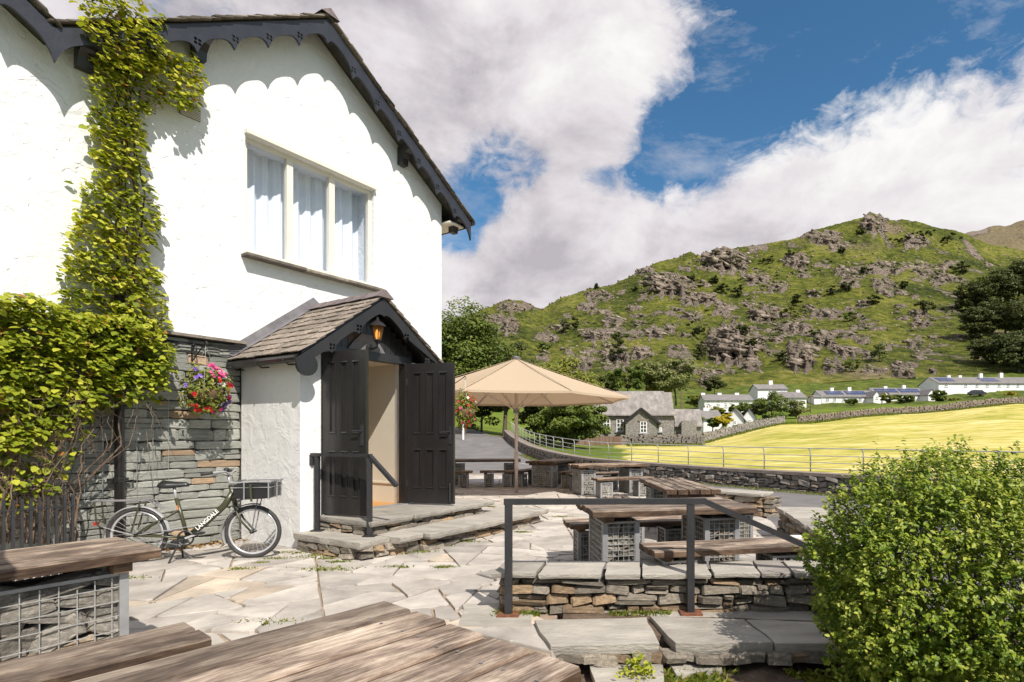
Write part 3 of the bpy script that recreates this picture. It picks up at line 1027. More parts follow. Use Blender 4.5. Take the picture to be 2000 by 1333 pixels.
def smooth_path(pts, n):
    P = np.array(pts, float)
    d = np.concatenate([[0], np.cumsum(np.linalg.norm(np.diff(P, axis=0), axis=1))])
    s = np.linspace(0, d[-1], n)
    # Catmull-Rom through the points
    out = []
    for v in s:
        i = min(max(np.searchsorted(d, v) - 1, 0), len(P) - 2)
        t = (v - d[i]) / (d[i + 1] - d[i])
        p0, p1, p2, p3 = P[max(i - 1, 0)], P[i], P[i + 1], P[min(i + 2, len(P) - 1)]
        out.append(0.5 * ((2 * p1) + (-p0 + p2) * t + (2 * p0 - 5 * p1 + 4 * p2 - p3) * t * t + (-p0 + 3 * p1 - 3 * p2 + p3) * t ** 3))
    return np.array(out)


def offset_path(P, off):
    T = np.gradient(P[:, :2], axis=0)
    T /= np.linalg.norm(T, axis=1, keepdims=True)
    Nn = np.stack([T[:, 1], -T[:, 0]], 1)
    return P[:, :2] + Nn * off


def ribbon(name, P, o0, o1, dz, mat, kind, label, cat, nseg=8, zf=gz):
    rows = []
    for k in range(nseg + 1):
        q = offset_path(P, o0 + (o1 - o0) * k / nseg)
        rows.append(np.array([[x, y, zf(x, y) + dz] for x, y in q]))
    V = np.stack(rows).reshape(-1, 3)
    o = npmesh(name, V, grid_faces(nseg + 1, len(P)), mat, smooth=True)
    return tag(o, label, cat, kind=kind)


def road_z(x, y):
    return max(-.24, float(np.interp(y, [18, 24, 32, 39, 47, 57, 84], [-.24, -.15, .25, .75, 1.3, 1.5, 1.4])))


def apron_z(x, y):
    return max(road_z(x, y), gz(x, y) + .05)


def road():
    P = smooth_path(ROAD, 160)
    # the road bed: a shallow embankment so that the road lies proud of the meadow
    ribbon('road_bank', P, -10.0, 3.0, 0.0, MATS['soil'], 'structure', 'earth verge under the lane', 'verge', 4, lambda x, y: road_z(x, y) - 0.03)
    ribbon('road', P, -9.5, 2.1, 0.02, MATS['asphalt'], 'structure', 'grey asphalt lane curving past the terrace', 'road', 12, apron_z)
    # broken centre line and worn edge line
    for k, i in enumerate(range(48, 74, 6)):
        seg = P[i:i + 4]
        q0, q1 = offset_path(P, -0.04)[i:i + 3], offset_path(P, 0.03)[i:i + 3]
        V = [[x, y, apron_z(x, y) + .026] for x, y in q0] + [[x, y, apron_z(x, y) + .026] for x, y in q1]
        o = npmesh('centre_line', V, [[0, 1, 4, 3], [1, 2, 5, 4]], MATS['road_line'])
        tag(o, kind='structure')


WALLP = [(17, 2.0), (12.6, 8.2), (9.4, 12.2), (7.3, 14.75), (5.45, 17.0), (2.15, 21.0), (-1.15, 26.0), (-3.6, 32.6), (-5.6, 40), (-7.3, 48)]


def rock_protos(n, seed, sub=1, rough=0.12):
    """shared stone meshes: chamfered, uneven blocks"""
    import bmesh
    r = random.Random(seed)
    out = []
    for k in range(n):
        bm = bmesh.new()
        bmesh.ops.create_cube(bm, size=1.0)
        bmesh.ops.bevel(bm, geom=list(bm.edges), offset=r.uniform(0.07, 0.16), segments=1, affect='EDGES', profile=0.6)
        ph = [r.uniform(0, 6) for _ in range(6)]
        for v in bm.verts:
            c = v.co
            c.x += rough * (math.sin(3.1 * c.y + ph[0]) * 0.5 + r.uniform(-.5, .5) * 0.5) * abs(c.x) * 2 * 0.6
            c.y += rough * (math.sin(3.7 * c.z + ph[1]) * 0.5 + r.uniform(-.5, .5) * 0.6) * 0.9
            c.z += rough * (math.sin(3.3 * c.x + ph[2]) * 0.9 + r.uniform(-.5, .5) * 0.5)
        me = bpy.data.meshes.new('stone')
        bm.to_mesh(me)
        bm.free()
        me.update()
        out.append(me)
    return out


_var = {}


def variants(key, n, seed, mat, rough=0.12):
    if key not in _var:
        L = rock_protos(n, seed, 1, rough)
        for m in L:
            m.materials.append(MATS[mat])
        _var[key] = L
    return _var[key]


def lay_stones(parent, protos, L, H, hs, ws, depth, gap, place, r, name='stone', jut=0.03, tilt=0.02, mat=None):
    """courses of single stones over an L x H face; place(u, z) gives (point on the face, yaw)"""
    z = 0.0
    n = 0
    while z < H - 0.015:
        h = min(r.uniform(*hs), H - z)
        if H - z - h < hs[0] * 0.6:
            h = H - z
        u = -r.uniform(0, ws[0])
        while u < L:
            w = r.uniform(*ws) * (1.0 if r.random() < .8 else 0.6)
            u0, u1 = max(u, 0), min(u + w, L)
            if L - u1 < ws[0] * 0.5:
                u1 = L
            if u1 - u0 > 0.03:
                subs = [(z, h)] if r.random() < 0.8 or h < hs[0] * 1.5 else [(z, h * .5), (z + h * .5, h * .5)]
                for (zz, hh) in subs:
                    uc = (u0 + u1) / 2
                    p, yaw = place(uc, zz + hh / 2)
                    j = r.uniform(-jut, jut)
                    d = depth
                    # local y axis points into the wall
                    off = Vector((-math.sin(yaw), math.cos(yaw), 0)) * (d / 2 + j)
                    o = link(name, r.choice(protos), parent, p + off, (r.uniform(-tilt, tilt), r.uniform(-tilt, tilt), yaw), ((u1 - u0 - gap) * r.choice((1, -1)), d, (hh - gap) * r.uniform(.94, 1.06)))
                    n += 1
            u = u1 if u1 >= L else u + w
        z += h
    return n


def path_eval(P, s):
    d = np.concatenate([[0], np.cumsum(np.linalg.norm(np.diff(P, axis=0), axis=1))])
    s = min(max(s, 0), d[-1] - 1e-4)
    i = min(np.searchsorted(d, s, side='right') - 1, len(P) - 2)
    t = (s - d[i]) / (d[i + 1] - d[i])
    p = P[i] * (1 - t) + P[i + 1] * t
    tg = P[i + 1] - P[i]
    return p, math.atan2(tg[1], tg[0]), d[-1]


def roadside_wall():
    r = random.Random(31)
    P = smooth_path(WALLP, 200)
    # walk from the far end to the near end so that the face looks at the road
    P = P[::-1].copy()
    root = empty('roadside_wall', (P[100][0], P[100][1], -.25))
    inv = root.location
    _, _, L = path_eval(P, 0)
    H = 0.5
    def place(u, z):
        p, yaw, _ = path_eval(P, u)
        return Vector((p[0], p[1], road_z(p[0], p[1]) + z)) - inv, yaw
    # core
    N = 160
    V, Fc = [], []
    for k in range(N):
        p, yaw, _ = path_eval(P, L * k / (N - 1))
        zb = road_z(p[0], p[1])
        nx, ny = -math.sin(yaw), math.cos(yaw)
        for (o_, z_) in ((0.07, -.3), (0.07, H), (0.4, H), (0.4, -.6)):
            V.append((p[0] + nx * o_ - inv.x, p[1] + ny * o_ - inv.y, zb + z_ - inv.z))
    for k in range(N - 1):
        for q in range(4):
            a, b = k * 4 + q, k * 4 + (q + 1) % 4
            Fc.append((a, b, b + 4, a + 4))
    MB().add(V, Fc).build('core', MATS['mortar_dark'], root)
    # stones: large single ones where the photograph shows them, small joined ones on the far bend
    protos = variants('field', 8, 3, 'field_stone', 0.2)
    s0 = L * 0.50
    lay_stones(root, protos, L - s0, H, (0.09, 0.17), (0.18, 0.42), 0.22, 0.015, lambda u, z: place(u + s0, z), r, jut=0.04, tilt=0.1)
    mb = MB()
    u = 0
    while u < s0:
        for z in (0.07, 0.21, 0.35, 0.45):
            p, yaw = place(u + r.uniform(0, .2), z)
            mb.box(p + Vector((-math.sin(yaw), math.cos(yaw), 0)) * (0.08 + r.uniform(-.03, .03)), (r.uniform(.2, .38), .16, .11), Matrix.Rotation(yaw + r.uniform(-.1, .1), 3, 'Z'))
        u += 0.33
    tag(mb.build('stone_courses', MATS['field_stone'], root), kind='stuff')
    # coping: flat concrete band in lengths
    mbs = []
    k = 0
    u = 0.0
    while u < L - 0.2:
        l = min(2.2, L - u)
        cap = MB()
        n = 6
        V, Fc = [], []
        for i in range(n + 1):
            p, yaw, _ = path_eval(P, u + 0.01 + (l - .02) * i / n)
            zb = road_z(p[0], p[1]) + H
            nx, ny = -math.sin(yaw), math.cos(yaw)
            for (o_, z_) in ((-0.02, 0), (-0.02, 0.09), (0.42, 0.10), (0.42, 0)):
                V.append((p[0] + nx * o_ - inv.x, p[1] + ny * o_ - inv.y, zb + z_ - inv.z))
        for i in range(n):
            for q in range(4):
                a, b = i * 4 + q, i * 4 + (q + 1) % 4
                Fc.append((a, b, b + 4, a + 4))
        Fc += [(0, 1, 2, 3), (n * 4 + 3, n * 4 + 2, n * 4 + 1, n * 4)]
        cap.add(V, Fc).build('coping_stone', MATS['cap_brown'], root)
        u += l
    tag(root, 'long low roadside wall of rounded field stones under a flat coping', 'wall')
    # end pier on the bend
    pe = P[0]
    # estate railing along the top, five rails and posts bent over at the head
    fr = empty('estate_railing', (pe[0], pe[1], 1.2))
    fo = fr.location
    off = 0.62
    def fpt(u, z):
        p, yaw, _ = path_eval(P, u)
        nx, ny = -math.sin(yaw), math.cos(yaw)
        return Vector((p[0] + nx * off, p[1] + ny * off, road_z(p[0], p[1]) + z)) - fo, Vector((nx, ny, 0))
    u = 1.0
    HT = 1.28
    while u < L - .5:
        mb = MB()
        p0, nn = fpt(u, 0.1)
        top, _ = fpt(u, HT - .16)
        pts = [p0, top]
        for k in range(1, 6):
            a = k / 5 * math.pi * .5
            pts.append(top + nn * (-0.16 * (1 - math.cos(a))) + Vector((0, 0, .16 * math.sin(a))))
        mb.tube(pts, 0.019, 6)
        mb.build('post', MATS['rail_silver'], fr, smooth=True)
        u += 1.55
    for z, rr in ((HT, .017), (1.06, .013), (0.86, .013), (0.68, .013), (.52, .013)):
        pts = []
        for k in range(90):
            q, nn = fpt(L * k / 89, z)
            pts.append(q - nn * (0.16 if z == HT else 0.02))
        MB().tube(pts, rr, 6).build('rail', MATS['rail_silver'], fr, smooth=True)
    tag(fr, 'pale metal estate railing with bent over posts above the roadside wall', 'railing')


pmat('cap_brown', [(0.3, (0.17, 0.135, 0.11)), (0.7, (0.30, 0.25, 0.21))], 3, 0.9, 0.6, 20)
pmat('rail_silver', [(0.3, (0.46, 0.45, 0.43)), (0.7, (0.58, 0.57, 0.55))], 9, 0.45, metal=0.3)


def bracken():
    """bracken clumps over the fell: small leafy tufts nobody could count"""
    rs = np.random.RandomState(14)
    n = 60000
    j = rs.randint(60, len(HILL['pxs']) - 62, n)
    i = (rs.rand(n) ** .9 * (HILL['X'].shape[0] - 8)).astype(int)
    X, Y, Z = HILL['X'][i, j], HILL['Y'][i, j], HILL['Z'][i, j]
    keep = (fbm(X / 16, Y / 26, 4, 19) + rs.uniform(-.10, .10, n)) > -.03
    X, Y, Z = X[keep], Y[keep], Z[keep]
    m = len(X)
    s = Y / F * rs.uniform(1.0, 2.6, m)
    P = np.stack([X + rs.randn(m) * .3, Y + rs.randn(m) * .3, Z + s * .3], 1)
    leaves_(P, s, rs)


def scrub():
    """gorse and juniper in the lee of the crags"""
    rs = np.random.RandomState(44)
    P, S = [], []
    for k in range(330):
        cx, cy, w, h = CRAGS[rs.randint(len(CRAGS))]
        px, py = cx + rs.randn() * w * .55, cy + h * .5 + rs.randn() * 7
        if py < np.interp(px, RIDGE[:, 0], RIDGE[:, 1]) + 10 or not (940 < px < 1990):
            continue
        p = hill_point(px, py)
        u = p.y / F
        n = rs.randint(18, 60)
        sz = rs.uniform(2.2, 6.5) * u
        q = rs.randn(n, 3) * np.array([sz * .62, sz * .5, sz * .34])
        q[:, 2] = np.abs(q[:, 2])
        P.append(q + np.array(p))
        S.append(np.full(n, u * 2.6) * rs.uniform(.6, 1.3, n))
    leaves_(np.concatenate(P), np.concatenate(S), rs, 'scrub', 'tree_leaf_dark', 'dark scrub growing between the crags of the fell')


def leaves_(P, s, rs, name='bracken', mat='bracken_leaf', label='rough bracken and grass tufts covering the fell'):
    n = len(P)
    Nm = np.array([0, -.5, .9]) + rs.randn(n, 3) * .35
    Nm /= np.linalg.norm(Nm, axis=1, keepdims=True)
    d = rs.randn(n, 3)
    T = d - Nm * (d * Nm).sum(1, keepdims=True)
    T /= np.linalg.norm(T, axis=1, keepdims=True)
    B = np.cross(Nm, T)
    s = s[:, None]
    V = np.stack([P - T * s * .6, P + B * s * .5 - Nm * s * .2, P + T * s * .6, P - B * s * .5 - Nm * s * .2], 1).reshape(-1, 3)
    o = npmesh(name, V, np.arange(n)[:, None] * 4 + np.array([0, 1, 2, 3]), MATS[mat], attr={'lc': np.repeat(rs.rand(n), 4)})
    tag(o, label, name, kind='stuff')


ground()
hillside()
hill_rocks()
bracken()
scrub()
road()
roadside_wall()

# ---------------------------------------------------------------- the white inn
D1 = Vector((662, 1093, 0)).normalized()          # along the gable wall
NN = Vector((D1.y, -D1.x, 0))                     # out of the wall
ANG = math.atan2(D1.y, D1.x)
WALL = -8.0
H_ORG = NN * WALL


def hloc(px, py, out=0.0):
    """photo pixel on the plane 'out' metres in front of the gable wall -> house coordinates (s, -out, z)"""
    dx = (px - CX) / F
    Y = (WALL + out) / (NN.x * dx + NN.y)
    p = Vector((dx * Y, Y, 0))
    return Vector((p.dot(D1), -out, EYE + (HY - py) / F * Y))


def hw(s, out, z):
    return H_ORG + D1 * s + NN * out + Vector((0, 0, z))


def curve_plate(name, outlines, depth, mat, parent, frame, bevel=0.0):
    """flat plate cut out of a closed outline with holes; frame maps plate axes to house axes"""
    cu = bpy.data.curves.new(name, 'CURVE')
    cu.dimensions = '2D'
    cu.fill_mode = 'BOTH'
    cu.extrude = depth / 2
    cu.bevel_depth = bevel
    cu.bevel_resolution = 1
    for pts in outlines:
        sp = cu.splines.new('POLY')
        sp.points.add(len(pts) - 1)
        for p, q in zip(sp.points, pts):
            p.co = (q[0], q[1], 0, 1)
        sp.use_cyclic_u = True
    tmp = bpy.data.objects.new(name + '_curve', cu)
    me = bpy.data.meshes.new_from_object(tmp)
    bpy.data.objects.remove(tmp)
    bpy.data.curves.remove(cu)
    me.name = name
    me.transform(frame)
    me.materials.clear()
    me.materials.append(mat)
    o = link(name, me, parent)
    return o


def quatrefoil(cx, cy, r):
    out = []
    for k in range(4):
        a = math.pi / 2 * k + math.pi / 4
        x, y = cx + r * math.cos(a), cy + r * math.sin(a)
        out.append([(x + r * .62 * math.cos(b), y + r * .62 * math.sin(b)) for b in [2 * math.pi * i / 8 for i in range(8)]])
    return out


def bargeboard(parent, s0, z0, run, pitch, side, out, body, tip, n, thick, mat, holes=True, end_lobe=0.0):
    """scalloped board running down from the apex; side +1 right, -1 left; body and tip are vertical depths"""
    k = math.tan(pitch)
    pts = [(0, 0), (side * run, -k * run)]
    # underside from the lower end back to the apex
    low = []
    step = run / n
    for i in range(n):
        xa, xb = run - i * step, run - (i + 1) * step
        for q in range(0, 13):
            t = q / 12
            x = xa + (xb - xa) * t
            # arch between two drops
            e = abs(2 * t - 1)
            drop = body + tip * (e ** 3.2)
            if e > 0.86:
                drop = body + tip * (0.86 ** 3.2) + tip * 0.45 * math.sqrt(max(0, 1 - ((e - 1) / 0.14) ** 2))
            low.append((side * x, -k * x - drop))
    outl = pts + low
    if side < 0:
        outl = outl[::-1]
    loops = [outl]
    if holes:
        for i in range(1, n):
            x = i * step
            loops += quatrefoil(side * x, -k * x - body - tip * 0.15, 0.032)
    fr = Matrix(((1, 0, 0, s0), (0, 0, 1, -out), (0, 1, 0, z0), (0, 0, 0, 1)))
    return curve_plate('bargeboard', loops, thick, mat, parent, fr)


PITCH = math.atan(0.665)
APEX_S, APEX_Z, HALF = 5.14, 7.70, 3.06
EAVE_Z = APEX_Z - HALF * 0.665
VALLEY = APEX_S - HALF


def house():
    h = empty('inn', H_ORG, ANG)
    tag(h, 'white rendered inn with black scalloped bargeboards and a slate plinth', 'house')
    k = 0.665
    right = 7.74
    # window opening
    a = hloc(479, 283)
    b = hloc(733, 553)
    wx0, wx1 = a.x, hloc(730, 500).x
    wz1, wz0 = hloc(479, 262).z, hloc(479, 492).z
    top = lambda s: min(APEX_Z - 0.12 - abs(s - APEX_S) * k, 99) if s > VALLEY else EAVE_Z - .12 + (VALLEY - s) * k
    left = -4.0
    lapex = VALLEY - HALF
    def wtop(s):
        if s >= VALLEY:
            return APEX_Z - 0.13 - abs(s - APEX_S) * k
        return APEX_Z - 0.13 - abs(s - lapex) * k
    PL = 2.66      # top of the slate plinth
    mb = MB()
    y = 0.0
    xs = [left, lapex, VALLEY, wx0, APEX_S, wx1, right]
    def quad(x0, x1, z0a, z0b, z1a, z1b, yy=0.0):
        mb.add([(x0, yy, z0a), (x1, yy, z0b), (x1, yy, z1b), (x0, yy, z1a)], [(0, 1, 2, 3)])
    for x0, x1 in zip(xs, xs[1:]):
        if x0 >= wx0 - 1e-6 and x1 <= wx1 + 1e-6:
            quad(x0, x1, PL, PL, wz0, wz0)
            quad(x0, x1, wz1, wz1, wtop(x0), wtop(x1))
        else:
            quad(x0, x1, PL, PL, wtop(x0), wtop(x1))
    # lower part of the wall right of the porch is rendered too
    mb.add([(4.6, 0.03, 0), (right, 0.03, 0), (right, 0.03, PL), (4.6, 0.03, PL)], [(0, 1, 2, 3)])
    # window reveals and the return wall at the corner
    dp = 0.62
    for (p, q) in (((wx0, wz0), (wx1, wz0)), ((wx1, wz0), (wx1, wz1)), ((wx1, wz1), (wx0, wz1)), ((wx0, wz1), (wx0, wz0))):
        mb.add([(p[0], 0, p[1]), (q[0], 0, q[1]), (q[0], dp, q[1]), (p[0], dp, p[1])], [(0, 1, 2, 3)])
    mb.add([(right, 0, 0), (right, 9, 0), (right, 9, wtop(right)), (right, 0, wtop(right))], [(0, 1, 2, 3)])
    # wall seen at its foot left of the creeper
    mb.build('wall', MATS['stucco'], h, fixn=False)
    # ---------------- slate plinth, stone by stone
    r = random.Random(11)
    pl = empty('slate_wall', (0, 0, 0), 0, h)
    MB().box((1.3, 0.14, PL / 2), (5.7, 0.2, PL)).build('backing', MATS['mortar_dark'], pl)
    protos = variants('slate', 8, 5, 'slate_stone', 0.06)
    x_start = 1.35
    def place(u, z):
        return Vector((x_start + u, 0, z)), 0.0
    lay_stones(pl, protos, 4.06 - x_start, PL - .03, (0.07, 0.155), (0.22, 0.62), 0.12, 0.006, place, r, name='slate_block', jut=0.012, tilt=0.006)
    MB().box((1.36, -0.03, PL + .005), (5.5, .10, .035)).build('drip_slate', MATS['verge_slate'], pl)
    # ---------------- window
    w = empty('window', (0, 0, 0), 0, h)
    yf = 0.10
    fw = 0.058
    fm = MB()
    W, Hh = wx1 - wx0, wz1 - wz0
    fm.box((wx0 + W / 2, yf, wz1 - fw / 2), (W, .07, fw))
    fm.box((wx0 + W / 2, yf, wz0 + fw / 2), (W, .07, fw))
    for x in (wx0 + fw / 2, wx1 - fw / 2):
        fm.box((x, yf + .001, wz0 + Hh / 2), (fw, .072, Hh - 2 * fw))
    fm.build('frame', MATS['cream_frame'], w)
    c1, c2 = hloc(571, 400).x, hloc(653, 400).x
    for c in (c1, c2):
        MB().box((c, yf - .002, wz0 + Hh / 2), (.095, .08, Hh - 2 * fw)).build('mullion', MATS['cream_frame'], w)
    for x0, x1 in ((wx0 + fw, c1 - .0475), (c1 + .0475, c2 - .0475), (c2 + .0475, wx1 - fw)):
        MB().box(((x0 + x1) / 2, yf + .01, wz0 + Hh / 2), (x1 - x0, .006, Hh - 2 * fw)).build('pane', MATS['window_glass'], w)
        n = 120
        V, Fc = [], []
        ph = r.uniform(0, 6)
        for i in range(n + 1):
            x = x0 - .05 + (x1 - x0 + .19) * i / n
            yy = 0.40 + 0.032 * math.sin(i / n * 26 + ph) + 0.03 * math.sin(i / n * 11 + ph * 2) + .012 * math.sin(i / n * 61)
            V += [(x, yy, wz0), (x + .012 * math.sin(i * .3), yy + .02, wz1)]
        for i in range(n):
            Fc.append((2 * i, 2 * i + 2, 2 * i + 3, 2 * i + 1))
        MB().add(V, Fc).build('curtain', MATS['curtain'], w, smooth=True, fixn=False)
    MB().box((wx0 + W / 2, .0, wz1 + .03), (W + .03, .14, .055)).build('head_moulding', MATS['cream_frame'], w)
    MB().box((wx0 + W / 2, -.03, wz0 - .03), (W + .06, .16, .03)).build('sill_board', MATS['cream_frame'], w)
    # rough slate sill in three lengths
    sx = wx0 - .06
    for l in (0.85, 0.7, W + .16 - 1.55):
        MB().box((sx + l / 2, -.045, wz0 - .066 + r.uniform(-.004, .004)), (l - .008, .24, .035)).build('sill_slate', MATS['verge_slate'], w)
        sx += l
    MB().box((wx0 + W / 2, .9, wz0 + Hh / 2), (W + 1.2, .02, Hh + .6)).build('room_wall', MATS['dark_room'], h)
    # ---------------- roof: boards under, slates at the verge
    rf = MB()
    ov = 0.34
    for (sa, za, sb, zb) in ((APEX_S, APEX_Z, APEX_S + HALF, EAVE_Z), (VALLEY, EAVE_Z, APEX_S, APEX_Z), (lapex, APEX_Z, VALLEY, EAVE_Z), (lapex - HALF, EAVE_Z, lapex, APEX_Z)):
        rf.add([(sa, -ov + .03, za - .05), (sb, -ov + .03, zb - .05), (sb, 9, zb - .05), (sa, 9, za - .05),
                (sa, -ov + .03, za - .10), (sb, -ov + .03, zb - .10), (sb, 9, zb - .10), (sa, 9, za - .10)],
               [(0, 1, 2, 3), (7, 6, 5, 4), (0, 4, 5, 1), (1, 5, 6, 2), (2, 6, 7, 3), (3, 7, 4, 0)])
    roof = rf.build('roof', MATS['mortar_dark'], h)
    # verge and field slates as single pieces in courses
    pr = variants('slate_tile', 5, 9, 'verge_slate', 0.05)
    ang = math.atan(k)
    for (sa, za, dirn, n) in ((APEX_S, APEX_Z, 1, 24), (APEX_S, APEX_Z, -1, 24), (lapex, APEX_Z, 1, 24)):
        for i in range(n):
            run = HALF * (i + .55) / n
            for c in range(2):
                o = link('slate', r.choice(pr), roof, (sa + dirn * run, -ov - .035 + .17 + c * .36 + r.uniform(-.015, .015), za - run * k - .012 + r.uniform(-.004, .008)),
                         (0, dirn * (ang - 0.07 + r.uniform(-.02, .02)), 0), (HALF / n / math.cos(ang) * 1.9, .35, .022))
    MB().add([(APEX_S, -ov - .06, APEX_Z + .075), (APEX_S + .15, -ov - .06, APEX_Z - .035), (APEX_S - .15, -ov - .06, APEX_Z - .035), (APEX_S, 9, APEX_Z + .075), (APEX_S + .15, 9, APEX_Z - .035), (APEX_S - .15, 9, APEX_Z - .035)],
             [(0, 1, 2), (3, 5, 4), (0, 3, 4, 1), (0, 2, 5, 3)]).build('ridge', MATS['ridge_tile'], roof)
    # bargeboards
    for (s0, side) in ((APEX_S, 1), (APEX_S, -1), (lapex, 1), (lapex, -1)):
        bargeboard(h, s0, APEX_Z - .07, HALF, math.atan(k), side, 0.31, 0.195, 0.15, 7, 0.035, MATS['bargeboard_paint'])
    # purlin brackets under the boards
    for sgn, run in ((-1, 1.62), (1, 1.62), (-1, 2.75), (1, 2.85)):
        x = APEX_S + sgn * run
        z = APEX_Z - .14 - run * k
        prof = [(0, 0), (-.30, 0), (-.30, -.09), (-.20, -.12), (-.13, -.20), (-.11, -.30), (0, -.30)]
        MB().prism(prof, lambda a_, b_: (x - .07, a_, z + b_), lambda a_, b_: (x + .07, a_, z + b_)).build('bracket', MATS['black_paint'], h)
    # eaves at the right corner: soffit, fascia and gutter end
    ex = APEX_S + HALF
    MB().box((right + .2, 4.4, EAVE_Z - .17), (.38, 9.2, .03)).build('soffit', MATS['cream_frame'], h)
    MB().box((ex - .02, 4.4, EAVE_Z - .10), (.03, 9.4, .16)).build('fascia', MATS['black_paint'], h)
    MB().tube([(ex + .06, -ov, EAVE_Z - .06), (ex + .06, 9, EAVE_Z - .06)], .055, 10).build('gutter', MATS['black_paint'], h)
    # two ventilation grilles half hidden by the creeper
    for (px, py, wv, hv) in ((289, 200, .17, .20), (372, 216, .24, .18)):
        c = hloc(px, py, .02)
        g = MB().box((c.x, 0.0, c.z), (wv, .02, hv)).build('vent', MATS['lead'], h)
        for i in range(9):
            MB().box((c.x, -.018, c.z - hv / 2 + hv * (i + .5) / 9), (wv - .02, .02, hv / 18), Matrix.Rotation(.5, 3, 'X')).build('louvre', MATS['cream_frame'], g)
    # downpipe
    c = hloc(233, 850, .09)
    dpp = MB().tube([(c.x, -.09, 0.0), (c.x, -.09, PL + .35)], .047, 12).build('downpipe', MATS['black_paint'], h, smooth=True)
    for z in (0.9, 1.75, 2.6):
        mbk = MB().tube([(c.x, -.09, z - .03), (c.x, -.09, z + .03)], .056, 12)
        mbk.box((c.x, -.05, z), (.2, .02, .035))
        mbk.build('clip', MATS['black_paint'], dpp)
    # cables along the top of the plinth
    for k2 in range(3):
        pts = []
        for i in range(14):
            s = 2.6 + 1.55 * i / 13
            pts.append((s, -.05 - .01 * k2, PL - .05 - .035 * k2 - .03 * math.sin(i / 13 * 3.14) + r.uniform(-.008, .008)))
        MB().tube(pts, .007, 5).build('cable', MATS['black_plastic'], h)
    return h


house_o = house()


